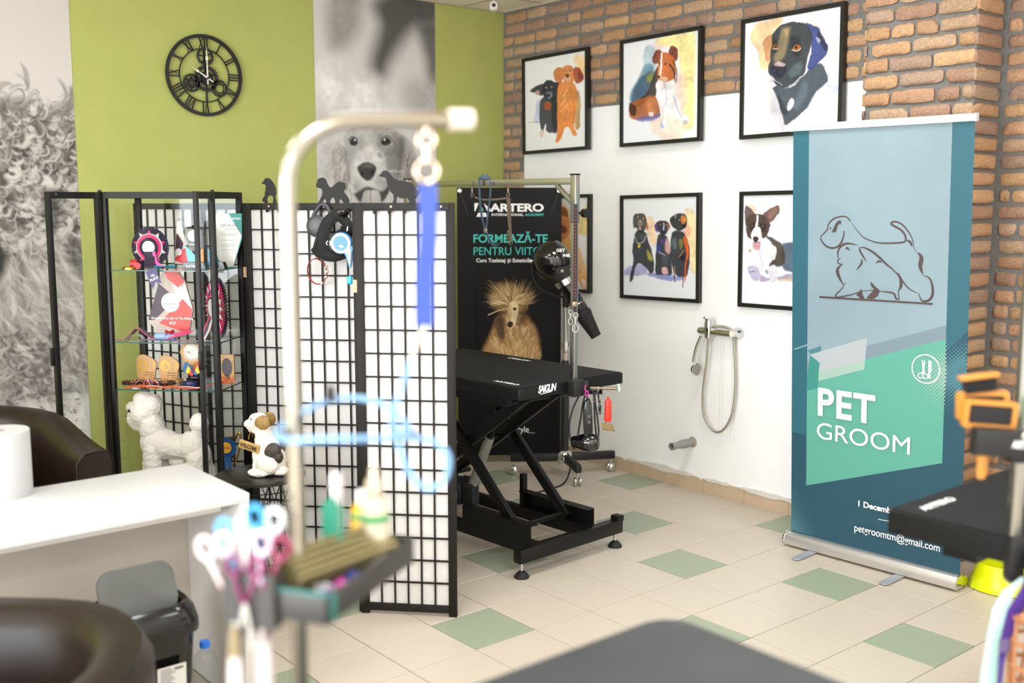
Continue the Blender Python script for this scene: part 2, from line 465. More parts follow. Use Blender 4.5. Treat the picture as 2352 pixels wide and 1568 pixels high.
for k in range(16): g.box(((X0+X1)/2, -.36-.6*k, CEIL-.002), (X1-X0, .022, .006))
g.box((X0+.012, (Y0+Y1)/2, CEIL-.006), (.024, Y1-Y0, .012)); g.box(((X0+X1)/2, -.012, CEIL-.006), (X1-X0, .024, .012))
obj('grid', g, m_gridbar, ceiling)

# skirting tiles along the white wall
sk = MB(); rng = random.Random(4)
for i in range(-6, 5):
    xa, xb = max(i*T+.001, X0+.001), min((i+1)*T-.001, 1.31)
    if xb <= xa: continue
    n = 14; top = [(xa+(xb-xa)*k/n, .082+rng.uniform(-.003, .002)-(.012 if rng.random() < .1 else 0)) for k in range(n+1)]
    sk.prism([(xa, 0), (xb, 0)]+top[::-1], -.012, 0)
struct(obj('baseboard_right', sk, m_skirt, smooth=20))
sk = MB(); sk.box((X0+.006, -4.8, .04), (.012, 9.5, .08)); struct(obj('baseboard_left', sk, m_skirt))
ch = MB()   # crumbled plaster just above the skirting
for (x, s) in ((-.25, .05), (-.05, .09), (.05, .06), (.14, .05), (.4, .05), (.66, .05), (.78, .07), (.95, .06), (1.1, .05)):
    pts = [(x+s*2*math.cos(a)*rng.uniform(.7, 1.1), .083+s*.22*math.sin(a)*rng.uniform(.5, 1.2)) for a in [k*PI/7 for k in range(14)]]
    ch.prism(pts, -.0135-.0007*len(ch.bm.verts)/28, -.001)
obj('chipped_plaster', ch, mat('raw_plaster', '#d9d2c8', .95, var=.06, scale=80), wall_right, smooth=20)

# brick cladding
BR = ['#ab8154', '#a4784f', '#987257', '#b28859', '#90705c', '#a68564', '#a87d58', '#977a62', '#ae835a']
def bricks(mb, org, U, N, L, z0, z1, seed, keep=None, off=0, blen=.203, bh=.059, pitch=.0765, gap=.013, dep=.024, head=False):
    rg = random.Random(seed); U = Vector(U); N = Vector(N); org = Vector(org)
    nrow = int((z1-z0)/pitch+.5)
    for r in range(nrow):
        zc = z0+pitch*(r+.5); x = -(off+(blen+gap)*(.5 if r % 2 else 0)+rg.uniform(0, .05))
        while x < L-.01:
            bl = blen*rg.uniform(.93, 1.05)
            if rg.random() < .12: bl *= .55
            a, b = max(x, 0), min(x+bl, L)
            if head: a, b = 0, L
            x += bl+gap
            if b-a < .025: continue
            if keep and not keep((a+b)/2, zc, a, b): continue
            h = bh*rg.uniform(.93, 1.05)
            cen = org+U*((a+b)/2)+N*(dep/2-.004)+Vector((0, 0, zc+rg.uniform(-.003, .003)))
            M = Matrix.Translation(cen) @ Matrix(((U.x, -N.x, 0, 0), (U.y, -N.y, 0, 0), (0, 0, 1, 0), (0, 0, 0, 1))) @ Matrix.Rotation(rg.uniform(-.012, .012), 4, 'Y')
            col = lin(rg.choice(BR)); f = rg.uniform(1.05, 1.28); g_ = .3*col[0]+.6*col[1]+.1*col[2]; col = tuple(c*.85+g_*.15 for c in col)
            n0 = len(mb.bm.verts)
            hx, hz, hy = (b-a)/2, h/2, dep/2
            # pillow-shaped face grid, worn corners
            nx, nz = 7, 4; vs = []; cut = [rg.uniform(.008, .02)*(2.2 if rg.random() < .12 else 1) for _ in range(4)]
            for iz in range(nz+1):
                for ix in range(nx+1):
                    u, v = ix/nx*2-1, iz/nz*2-1
                    q = cut[(1 if u > 0 else 0)+(2 if v > 0 else 0)]
                    X = u*hx; Z = v*hz
                    dx, dz = abs(X)-(hx-q), abs(Z)-(hz-q)
                    if dx > 0 and dz > 0:
                        d = math.hypot(dx, dz)
                        if d > q: X = math.copysign(hx-q+dx*q/d, X); Z = math.copysign(hz-q+dz*q/d, Z)
                    e = max(abs(u)**7, abs(v)**5)
                    X += rg.uniform(-.0018, .0018); Z += rg.uniform(-.0016, .0016)
                    vs.append((X, -hy+e*.009+rg.uniform(-.0012, .0012), Z))
            ring = [ix for ix in range(nx+1)]+[iz*(nx+1)+nx for iz in range(1, nz+1)]+[nz*(nx+1)+ix for ix in range(nx-1, -1, -1)]+[iz*(nx+1) for iz in range(nz-1, 0, -1)]
            m0 = len(vs); vs += [(vs[k][0], hy, vs[k][2]) for k in ring]
            fs = [(iz*(nx+1)+ix, iz*(nx+1)+ix+1, (iz+1)*(nx+1)+ix+1, (iz+1)*(nx+1)+ix) for iz in range(nz) for ix in range(nx)]
            fs += [(ring[k], m0+k, m0+(k+1) % len(ring), ring[(k+1) % len(ring)]) for k in range(len(ring))]
            bv, _ = mb._add(vs, fs, M)
            for v in bv:
                t = f*rg.uniform(.94, 1.05); mb.cols[v] = tuple(min(1, c*t) for c in col)
            if head: break
def mortar(mb, org, U, N, poly, t=.008):
    U, N = Vector(U), Vector(N)
    M = Matrix(((U.x, -N.x, 0, org[0]), (U.y, -N.y, 0, org[1]), (0, 0, 1, 0), (0, 0, 0, 1)))
    mb.prism(poly, -t, .0, M)
b = MB()
bricks(b, (X0, 0, 0), (1, 0, 0), (0, -1, 0), 1.33-X0, 2.295, 3.0, 11, None, .06)
bricks(b, (X0, 0, 0), (1, 0, 0), (0, -1, 0), .215, .0, 2.295, 12, None, .1)
clad = struct(obj('trim_1', b, m_brick, smooth=60))
mo = MB(); mortar(mo, (X0, 0), (1, 0, 0), (0, -1, 0), [(0, .09), (.213, .09), (.213, 2.293), (1.33-X0, 2.293), (1.33-X0, 3.0), (0, 3.0)])
obj('mortar', mo, m_mortar, clad)
PX0, PX1, PD = 1.335, 1.875, .12     # brick pillar
b = MB()
bricks(b, (PX0, -PD, 0), (1, 0, 0), (0, -1, 0), PX1-PX0, 0, 3.0, 21, None, .04)
bricks(b, (PX1, -PD-.012, 0), (0, 1, 0), (1, 0, 0), .225, 0, 3.0, 22, None, 0, head=True)
bricks(b, (PX0, 0, 0), (0, -1, 0), (-1, 0, 0), PD+.01, 0, 3.0, 24, None, 0, head=True)
pillar = struct(obj('trim_2', b, m_brick, smooth=60))
mo = MB(); mo.box(((PX0+PX1)/2, -PD/2+.06, 1.5), (PX1-PX0, PD+.12, 3.0)); obj('core', mo, m_mortar, pillar)
b = MB(); bricks(b, (PX1+.03, .12, 0), (1, 0, 0), (0, -1, 0), 1.3, 0, 3.0, 31, None, .1)
clad2 = struct(obj('trim_3', b, m_brick, smooth=60))
mo = MB(); mortar(mo, (PX1, .12), (1, 0, 0), (0, -1, 0), [(0, 0), (1.35, 0), (1.35, 3.0), (0, 3.0)]); obj('mortar', mo, m_mortar, clad2)

# ceiling light fixtures (outside the picture, above the room)
m_diff = mat('lit_diffuser', '#fff6e8', .5, emit=1.2)
for i, (x, y) in enumerate(PANELS):
    if i == 0:
        lf = thing('ceiling_light', 'square white light panel set flush in the ceiling', 'ceiling light', (x, y, CEIL), group='square ceiling light panels')
        f = MB()
        for s in (-1, 1):
            f.box((s*.29, 0, -.008), (.02, .6, .016)); f.box((0, s*.29, -.008), (.56, .02, .016))
        obj('frame', f, mat('white_enamel', '#eeeeec', .4), lf)
        f = MB(); f.box((0, 0, -.005), (.56, .56, .008)); obj('diffuser', f, m_diff, lf); LF0 = lf
    else: dup(LF0, (x, y, CEIL))

# ================================================================== furniture
m_blackmetal = mat('black_powder_coat', '#151312', 0.42, var=0.15, scale=30, spec=.3)
m_blackwood = mat('black_stained_wood', '#1b1714', 0.55, var=0.35, scale=30, stretch=(8, 8, .6), bump=0.15, spec=.25)
m_chrome = mat('polished_chrome', '#d6d6d4', 0.09, 1.0)
m_steel = mat('brushed_steel', '#b9b7b3', 0.28, 1.0)
m_brass = mat('brass_hinge', '#8c6f56', 0.35, 0.9)
m_lam = mat('white_laminate', '#d2d1d1', 0.32)
m_lamside = mat('white_laminate_edge', '#d8d2cc', 0.45)
m_leather = mat('dark_brown_leather', '#1e130f', 0.34, var=0.2, scale=12, bump=0.25, bscale=260, spec=0.32)
m_pblack = mat('glossy_black_plastic', '#0e0d0d', 0.14)
m_mblack = mat('matt_black_plastic', '#191818', 0.5)
m_rubber = mat('black_rubber', '#131313', 0.7)
m_clear = glass_mat('clear_glass')
m_glassedge = mat('green_glass_edge', '#2f5f55', 0.15)

# ---------------------------------------------------------------- shoji folding screen (eight panels in a zigzag)
def paper_mat():
    m = bpy.data.materials.new('white_rice_paper'); m.use_nodes = True; nt = m.node_tree; nt.nodes.clear(); L = nt.links.new
    o = nt.nodes.new('ShaderNodeOutputMaterial'); d = nt.nodes.new('ShaderNodeBsdfDiffuse'); t = nt.nodes.new('ShaderNodeBsdfTranslucent'); x = nt.nodes.new('ShaderNodeMixShader')
    n = nt.nodes.new('ShaderNodeTexNoise'); n.inputs['Scale'].default_value = 45; n.inputs['Detail'].default_value = 6
    tc = nt.nodes.new('ShaderNodeTexCoord'); L(tc.outputs['Object'], n.inputs[0])
    r = nt.nodes.new('ShaderNodeValToRGB'); r.color_ramp.elements[0].color = (*lin('#e9e4e2'), 1); r.color_ramp.elements[1].color = (*lin('#f6f3f1'), 1)
    L(n.outputs['Fac'], r.inputs[0]); L(r.outputs[0], d.inputs[0]); L(r.outputs[0], t.inputs[0]); x.inputs[0].default_value = 0.3
    L(d.outputs[0], x.inputs[1]); L(t.outputs[0], x.inputs[2]); L(x.outputs[0], o.inputs[0]); return m
m_paper = paper_mat()
SP = [(-1.436, -2.668), (-1.014, -2.492), (-.752, -2.178), (-.505, -2.482), (-.186, -2.212), (.042, -2.534), (.346, -2.244), (.600, -2.540), (.900, -2.258)]
screen = thing('folding_screen', 'black wooden folding screen with white paper panels behind the glass cabinet', 'room divider')
SH = 1.69
PNL = []
for k in range(8):
    a, b = Vector((*SP[k], 0)), Vector((*SP[k+1], 0)); d = b-a; Lp = d.length-.006; rz = math.atan2(d.y, d.x)
    M = TR(tuple(a)+(), (0, 0, rz))
    f = MB(); st = .034; th = .02
    for x in (st/2+.003, Lp-st/2): f.box((x, 0, SH/2), (st, th, SH), bev=.002, M=M)
    for z in (SH-.016, .03): f.box((Lp/2, 0, z), (Lp-2*st+.004, th*.9, .031), bev=.0015, M=M)
    pan = obj('panel', f, m_blackwood, screen)
    l = MB(); x0, x1 = st, Lp-st; z0, z1 = .045, SH-.031
    for c in range(1, 6): l.box((x0+(x1-x0)*c/6, -.003, (z0+z1)/2), (.0065, .008, z1-z0), M=M)
    for c in range(1, 17): l.box(((x0+x1)/2, -.003, z0+(z1-z0)*c/17), (x1-x0, .007, .0065), M=M)
    obj('lattice', l, m_blackwood, pan)
    p = MB(); p.box(((x0+x1)/2, .004, (z0+z1)/2), (x1-x0+.004, .001, z1-z0+.004), M=M); obj('paper', p, m_paper, pan)
    for z in (1.36, .33):
        hz = MB(); hz.box((.003, -.0115, z), (.016, .002, .05), M=M)
        for q in (-.014, .014): hz.cyl((.005, -.012, z+q), (.005, -.0145, z+q), .003, n=8, M=M)
        obj('hinge', hz, m_brass, pan)
    PNL.append((M, Lp))

# dog silhouette rails screwed to the top rails, each with hooks below
m_sil = mat('dark_grey_sheet_metal', '#211e1b', 0.55, spec=.25)
POOD = '0 8,6 9,8 4,12 0,20 0,22 8,19 18,24 30,30 34,36 36,46 30,47 16,44 10,46 0,58 0,62 10,58 18,56 30,62 46,60 62,52 82,40 98,28 106,16 106,8 98,6 92,0 88,-4 84,2 81,10 81,15 76,14 60,10 44,10 34,0 22,-2 14'
BICH = '3 0,20 0,34 22,38 12,40 0,54 0,56 12,62 24,72 24,76 12,76 0,92 0,94 12,100 20,108 8,120 0,132 0,136 14,128 30,118 42,112 50,118 58,122 68,118 72,122 80,112 86,104 86,96 90,84 84,72 74,64 66,54 68,46 80,40 98,26 106,10 102,2 94,4 86,-2 80,-2 70,6 64,18 62,24 52,22 34,14 20'
RETR = '32 0,50 0,48 12,52 26,62 20,74 18,90 20,96 12,104 2,104 0,124 0,118 12,116 26,122 34,126 28,130 34,120 56,108 74,90 80,60 84,40 92,28 106,18 118,8 120,-2 116,-8 108,-14 104,-12 98,0 96,10 92,14 76,18 60,26 44,36 34,38 16'
def sil_poly(s, k): return [(float(a)*k, float(b)*k) for a, b in (p.split() for p in s.split(','))]
def sil_rail(name, label, poly, panel, x0, k, width, hooks):
    M, Lp = PNL[panel]
    t = thing(name, label, 'hook rail'); t.matrix_world = M @ TR((0, -.0125, SH-.016))
    r = MB(); r.box((x0+width/2, 0, 0), (width, .003, .026)); r.prism([(x0+q[0], q[1]+.012) for q in sil_poly(poly, k)], -.0015, .0015)
    obj('dog_plate', r, m_sil, t, smooth=20)
    h = MB()
    for x in hooks:
        h.bar((x, 0, -.013), (x, -.001, -.024), .009, .003, up=(0, 1, 0)); h.bar((x, 0, -.022), (x, -.016, -.026), .009, .003); h.bar((x, -.016, -.027), (x, -.018, -.014), .009, .003, up=(0, 1, 0))
    obj('hooks', h, m_sil, t)
    s = MB()
    for x in (x0+.03, x0+width-.03): s.cyl((x, -.0014, .001), (x, -.004, .001), .004, n=10)
    obj('screws', s, mat('copper_screw', '#c98f62', .35, .8), t)
    return t
sil_rail('silhouette_hook_rail', 'grey metal hook rail with a poodle silhouette, leftmost on the screen', POOD, 3, .105, .00115, .30, (.13, .19, .25, .31))
sil_rail('silhouette_hook_rail', 'grey metal hook rail with a fluffy dog silhouette, above the hanging black harness', BICH, 5, .135, .00107, .245, (.155, .215, .265, .33))
sil_rail('silhouette_hook_rail', 'grey metal hook rail with a setter silhouette, rightmost on the screen', RETR, 7, .125, .00108, .26, (.09, .15, .21, .27))

# ---------------------------------------------------------------- glass display cabinet
CW, CD, CH = .55, .35, 1.742
CABR = math.radians(42.5)
CABL = (-.793, -3.059, 0)
CM = TR(CABL, (0, 0, CABR))
cab = thing('display_cabinet', 'black framed glass cabinet with both doors open, full of rosettes and trophies', 'cabinet', CABL, CABR)
f = MB(); q = .026
for x in (q/2, CW-q/2):
    for y in (q/2, CD-q/2): f.box((x, y, CH/2), (q, q, CH), bev=.002)
for y in (q/2, CD-q/2):
    for z, h in ((CH-.015, .03), (.09, .06)): f.box((CW/2, y, z), (CW-2*q, q*.9, h))
for x in (q/2, CW-q/2):
    for z, h in ((CH-.015, .03), (.09, .06)): f.box((x, CD/2, z), (q*.9, CD-2*q, h))
obj('frame', f, m_blackmetal, cab)
f = MB(); f.box((CW/2, CD/2, .09), (CW-.02, CD-.02, .02)); obj('bottom_panel', f, m_blackmetal, cab)
for nm, c, d in (('side_pane', (.012, CD/2, .93), (.004, CD-.04, 1.6)), ('side_pane', (CW-.012, CD/2, .93), (.004, CD-.04, 1.6)), ('back_pane', (CW/2, CD-.012, .93), (CW-.04, .004, 1.6))):
    f = MB(); f.box(c, d); obj(nm, f, m_clear, cab)
SHELF = (1.379, 1.038, .81, .30)
for z in SHELF:
    f = MB(); f.box((CW/2, CD/2, z-.003), (CW-.034, CD-.034, .0055)); s = obj('glass_shelf', f, m_clear, cab)
    e = MB(); e.box((CW/2, .0155, z-.003), (CW-.034, .0025, .0055)); e.box((CW-.0155, CD/2, z-.003), (.0025, CD-.034, .0055)); obj('edge', e, m_glassedge, s)
f = MB()
for x in (.0, CW): f.cyl((x, -.004, CH-.02), (x, -.004, CH+.008), .008, n=12)
obj('hinge_pins', f, m_blackmetal, cab)
for hx, ang, mir in ((0, -117, 1), (CW, -82, 1)):
    M = TR((hx, -.006, 0), (0, 0, math.radians(ang))); DWd = .272
    y0 = .0
    f = MB(); zt, zb = CH-.002, .125
    for x in (.014, DWd-.013): f.box((x, 0, (zt+zb)/2), (.025, .019, zt-zb), bev=.0015, M=M)
    for z in (zt-.015, zb+.015): f.box((DWd/2, 0, z), (DWd-.05, .018, .03), M=M)
    d = obj('door', f, m_blackmetal, cab)
    g = MB(); g.box((DWd/2, 0, (zt+zb)/2), (DWd-.05, .004, zt-zb-.06), M=M); obj('pane', g, m_clear, d)
    hh = MB(); sgn = 1 if ang < -100 else 1
    hh.box((DWd+.008, 0, 1.0), (.016, .014, .08), bev=.002, M=M); obj('handle', hh, m_blackmetal, d)
    if ang < -100:
        mg = MB(); mg.cyl((DWd-.045, -.0095, CH-.014), (DWd-.045, -.014, CH-.014), .006, n=14, M=M); mg.cyl((DWd-.045, .0095, CH-.014), (DWd-.045, .014, CH-.014), .006, n=14, M=M)
        obj('magnet', mg, m_chrome, d)

# ---------------------------------------------------------------- white desk
desk = thing('desk', 'white laminate desk holding the paper roll, bin tucked under it', 'desk', (.60, -3.268, 0))
f = MB(); f.box((.259, -.85, .735), (.518, 1.70, .03), bev=.0015); obj('desktop', f, m_lam, desk)
for y in (-.016, -1.684):
    f = MB(); f.box((.259, y, .36), (.514, .03, .72), bev=.001); obj('side_panel', f, m_lamside, desk)
f = MB(); f.box((.06, -.85, .38), (.018, 1.636, .68)); obj('back_panel', f, mat('laminate_painted_shade', '#c3b8aa', .6), desk)  # same white laminate as the desk, with under-desk shade put into its colour
f = MB(); f.box((.44, -.85, .703), (.018, 1.56, .034)); obj('rail', f, m_lamside, desk)

# ---------------------------------------------------------------- leather tub chairs
def tub_chair(label, loc, rz, zb=.80, za=.66):
    t = thing('tub_chair', label, 'armchair', loc, rz)
    Wd, Dp, th = .36, .33, .105      # half width, depth, wall thickness; chair looks along +x
    path = []
    for k in range(9): path.append((Dp-(.40)*k/8, -Wd, 0))
    for k in range(1, 12):
        a = -PI/2-PI*k/12; path.append((-.07+.30*math.cos(a), Wd*math.sin(a), 0))
    for k in range(9): path.append((-.07+.40*k/8, Wd, 0))
    P = smooth_path(path, 1); n = len(P); rows = []
    for i, p in enumerate(P):
        a, b = P[max(0, i-1)], P[min(n-1, i+1)]; tg = (b-a).normalized(); nr = Vector((tg.y, -tg.x, 0))
        w = math.sin(PI*i/(n-1))**2; zt = za+(zb-za)*w; lean = .05*w
        row = []
        for (u, v) in ((0, 0), (.02, .35), (.03, .7), (.03, .93), (-.005, 1.0), (-.05, 1.01), (-.095, 1.0), (-.115, .93), (-.11, .7), (-.1, .35), (-.1, 0)):
            z = .14+(zt-.14)*v; row.append(p+nr*(u+lean*v)+Vector((0, 0, z)))
        rows.append(row+[row[0]])
    f = MB(); f.sheet(rows)
    for row in (rows[0], rows[-1]): f._add([tuple(v) for v in row[:-1]], [tuple(range(len(row)-1))])
    bmesh.ops.remove_doubles(f.bm, verts=f.bm.verts, dist=.0008)
    obj('shell', f, m_leather, t, smooth=50)
    for i in (0, n-1):
        pp = MB(); pp.tube([tuple(Vector(v)+Vector((.003, 0, 0))) for v in rows[i][1:10]], .004, n=6); obj('piping', pp, m_leather, t)
    f = MB(); f.box((.06, 0, .36), (.56, .50, .16), bev=.05, seg=4); obj('seat_cushion', f, m_leather, t, smooth=60)
    f = MB(); f.box((.03, 0, .2), (.52, .52, .14), bev=.01); obj('seat_base', f, m_leather, t)
    for sx in (-.2, .28):
        for sy in (-.28, .28):
            f = MB(); f.cyl((sx, sy, .15), (sx, sy, 0), .022, .014, n=10); obj('leg', f, m_blackwood, t)
    return t
tub_chair('dark brown leather tub chair behind the white desk', (-.33, -3.80, 0), 0.0, .82, .70)
tub_chair('dark brown leather tub chair in front of the desk, nearest the camera', (1.80, -4.325, 0), math.radians(230), .695, .685)

# ---------------------------------------------------------------- round wire side table
rt = thing('side_table', 'small round black side table with a wire basket base under the dog figurine', 'side table', (.222, -2.79, 0))
RTH = .555; RTR = .187
f = MB(); f.lathe([(0, RTH-.012), (RTR-.003, RTH-.012), (RTR, RTH-.009), (RTR, RTH-.001), (RTR-.002, RTH), (0, RTH)], 56); obj('tabletop', f, mat('black_satin_lacquer', '#191614', .3), rt)
f = MB()
for k in range(22):
    for s in (1, -1):
        a0 = 2*PI*k/22; a1 = a0+s*1.15; pts = []
        for j in range(9):
            u = j/8; a = a0+(a1-a0)*u; rr = RTR*(.93-.28*u); pts.append((rr*math.cos(a), rr*math.sin(a), (RTH-.014)*(1-u)+.004))
        f.tube(pts, .0021, n=5)
obj('wire_basket', f, m_blackmetal, rt)
f = MB()
for z in (RTH-.045, .38, .2, .004):
    rr = RTR*(.65+.28*z/RTH); f.tube([(rr*math.cos(2*PI*k/40), rr*math.sin(2*PI*k/40), z) for k in range(40)], .0024, n=6, closed=True)
obj('hoops', f, m_blackmetal, rt)

# ---------------------------------------------------------------- grooming tables
m_mat = mat('black_grooming_mat', '#151617', 0.65, var=0.12, scale=9, bump=0.25, bscale=700, spec=.25)
m_tblack = mat('black_painted_steel', '#0f0e0d', 0.4, var=0.3, scale=25, spec=.3)
m_trim = mat('black_edge_trim', '#0f0f0f', .45, spec=.3)
m_white_ink = mat('white_print', '#f1f1ef', .6)
def table_top(t, L, Wd, z, th=.05, rad=.012, logos=(), mm=None):
    """top centred on local origin, long side along local x"""
    f = MB(); f.prism(rrect(L, Wd, rad), 0, th, M=TR((0, 0, z-.004), (-PI/2, 0, 0)), bev=.002); obj('tabletop', f, m_trim, t)
    f = MB(); f.prism(rrect(L-.018, Wd-.018, max(.004, rad-.008)), 0, .005, M=TR((0, 0, z), (-PI/2, 0, 0)), bev=.0008); mo = obj('rubber_mat', f, mm or m_mat, t)
    for (x, y, r) in logos:
        text('logo', 'ARTERO', .034, TR((x, y, z+.0003), (0, 0, r)), m_white_ink, mo, .0002, .0012, 'CENTER', 1.25)
def hyd_table(name, label, loc, rz, logos):
    t = thing(name, label, 'grooming table', loc, rz)
    z = .875; L, Wd = 1.2, .70
    table_top(t, L, Wd, z, logos=logos)
    fr = MB()
    for y in (-.27, .27): fr.bar((-.55, y, z-.085), (.45, y, z-.085), .04, .05)
    fr.bar((.34, -.27, z-.09), (.34, .27, z-.09), .04, .04); fr.bar((-.5, -.27, z-.09), (-.5, .27, z-.09), .04, .04)
    obj('top_frame', fr, m_tblack, t)
    b = MB()
    for x in (.585, -.56): b.box((x, 0, .105), (.05, .70, .065), bev=.003)
    for y in (-.215, .165): b.box((0, y, .102), (1.12, .04, .056))
    b.box((.585, .335, .145), (.05, .045, .03), bev=.004)
    obj('base_frame', b, m_tblack, t)
    for y in (-.215, .165):
        b = MB(); b.box((.32, y+math.copysign(.024, y), .175), (.48, .006, .085)); b.box((.32, y, .215), (.48, .05, .005)); b.box((.32, y, .135), (.48, .05, .005)); obj('channel', b, m_tblack, t)
        b = MB(); b.box((.09, y, .22), (.026, .03, .17)); obj('stop', b, m_tblack, t)
    # scissor legs, crossing under the top
    for y in (-.20, .135):
        b = MB(); b.bar((.43, y, .16), (-.25, y, .80), .028, .05, bev=.002); obj('scissor_arm', b, m_tblack, t)
    for y in (-.165, .04):
        b = MB(); b.bar((.45, y, .80), (-.36, y, .24), .028, .055, bev=.002); obj('lift_arm', b, m_tblack, t)
    for x, z in ((.41, .17), (.05, .52), (-.23, .785), (.42, .775), (-.34, .25)):
        b = MB(); b.cyl((x, -.23, z), (x, .17, z), .012); obj('cross_rod', b, m_tblack, t)
    b = MB(); b.box((-.19, -.06, .21), (.2, .13, .13), bev=.03); b.cyl((-.07, -.06, .16), (-.07, -.06, .27), .045); act = obj('actuator_motor', b, mat('dark_blue_grey_plastic', '#1d2228', .45), t)
    b = MB(); b.cyl((-.065, -.06, .23), (.08, -.06, .53), .025); obj('cylinder', b, mat('clear_grey_tube', '#a5a29b', .3, .35), act)
    b = MB(); b.cyl((.08, -.06, .53), (.15, -.06, .68), .017); obj('piston', b, m_tblack, act)
    b = MB(); b.box((-.13, -.127, .205), (.06, .002, .03)); obj('sticker', b, m_white_ink, act)
    for x in (.585, -.56):
        for y in (-.32, .32):
            ft = MB(); ft.lathe([(0, 0), (.034, 0), (.035, .006), (.026, .02), (.012, .032), (0, .034)], 24, TR((x, y, 0))); fo = obj('foot', ft, m_rubber, t)
            ft = MB(); ft.cyl((x, y, .03), (x, y, .075), .007, n=12); ft.cyl((x, y, .052), (x, y, .06), .012, n=6); obj('screw', ft, m_chrome, fo)
    return t
GT = (.11, -1.477, 0); GR = math.radians(3.5)
gt = hyd_table('grooming_table', 'black scissor lift grooming table with chrome H frame in front of the tall black banner', GT, GR, ((.44, -.29, 0), (-.06, .285, PI)))
text('lettering', 'SAIGUN', .046, TR((.6005, -.235, .843), (PI/2, 0, PI/2)), m_white_ink, gt, .0002, .0016, 'LEFT', 1, .85, .25, fit=.118)
f = MB(); f.bar((.6008, -.222, .836), (.6008, -.15, .840), .0006, .003, up=(0, 0, 1)); obj('underline', f, m_white_ink, gt)
GM = TR(GT, (0, 0, GR))
# overhead arm clamped to the two ends
arm = thing('grooming_arm', 'chrome H frame grooming arm clamped to both ends of the scissor lift table', 'grooming arm', GT, GR)
AZ = 1.80
AY = -.02
for x, s in ((.616, 1), (-.616, -1)):
    f = MB(); f.bar((x, AY, .80), (x, AY, 1.62), .026, .026, bev=.003, up=(0, 1, 0)); f.bar((x, AY, 1.60), (x, AY, AZ+.016), .032, .032, bev=.003, up=(0, 1, 0)); po = obj('post', f, m_steel, arm)
    f = MB(); f.box((x+.013*s, AY, .845), (.052, .06, .075), bev=.004); f.box((x+.02*s, AY+.045, .845), (.046, .03, .055), bev=.004); obj('clamp', f, m_mblack, po)
    f = MB(); f.cyl((x+.03*s, AY, 1.645), (x+.06*s, AY, 1.645), .007, n=10); f.cyl((x+.052*s, AY, 1.645), (x+.075*s, AY, 1.645), .02, n=14); obj('knob', f, m_pblack, po)
    f = MB(); f.box((x, AY, AZ+.018), (.034, .034, .006)); obj('cap', f, m_pblack, po)
f = MB(); f.bar((-.6, AY, AZ-.012), (.6, AY, AZ-.012), .022, .03, bev=.002); obj('crossbar', f, m_steel, arm)
for s in (1, -1):
    f = MB(); f.bar((s*.60, AY, AZ-.11), (s*.50, AY, AZ-.026), .02, .018, bev=.002); obj('brace', f, m_steel, arm)

# ---------------------------------------------------------------- right-hand grooming table and the near one
t2 = thing('grooming_table', 'black grooming table at the right edge under the orange slicker brushes', 'grooming table', (3.135, -1.695, 0), PI/2)
table_top(t2, 1.2, .64, .90, .06, logos=((-.46, .245, 0), (.46, -.245, PI)))
f = MB()
for y in (-.17, .17): f.bar((-.50, y, .81), (.5, y, .81), .09, .06)
obj('top_frame', f, m_tblack, t2)
f = MB(); f.box((0, 0, .45), (.12, .12, .68)); obj('column', f, m_tblack, t2)
f = MB(); f.box((.0, 0, .06), (.9, .5, .05), bev=.004); obj('base', f, m_tblack, t2)
for x in (-.42, .42):
    for y in (-.22, .22):
        f = MB(); f.cyl((x, y, 0), (x, y, .04), .03); obj('foot', f, m_rubber, t2)
t3 = thing('grooming_table', 'grey rubber topped grooming table with rounded corner at the bottom edge of the photo', 'grooming table', (3.245, -3.865, 0), PI/2)
m_mat2 = mat('grey_rubber_mat', '#35383a', 0.5, var=0.12, scale=9, bump=0.2, bscale=600)
table_top(t3, 1.2, .63, .90, .04, .06, mm=m_mat2)
f = MB(); f.box((0, 0, .46), (.12, .12, .76)); obj('column', f, m_tblack, t3)
f = MB(); f.box((0, 0, .04), (.8, .45, .05), bev=.004); obj('base', f, m_tblack, t3)
f = MB()
for x in (-.38, .38):
    for y in (-.2, .2): f.cyl((x, y, 0), (x, y, .03), .03)
obj('feet', f, m_rubber, t3)

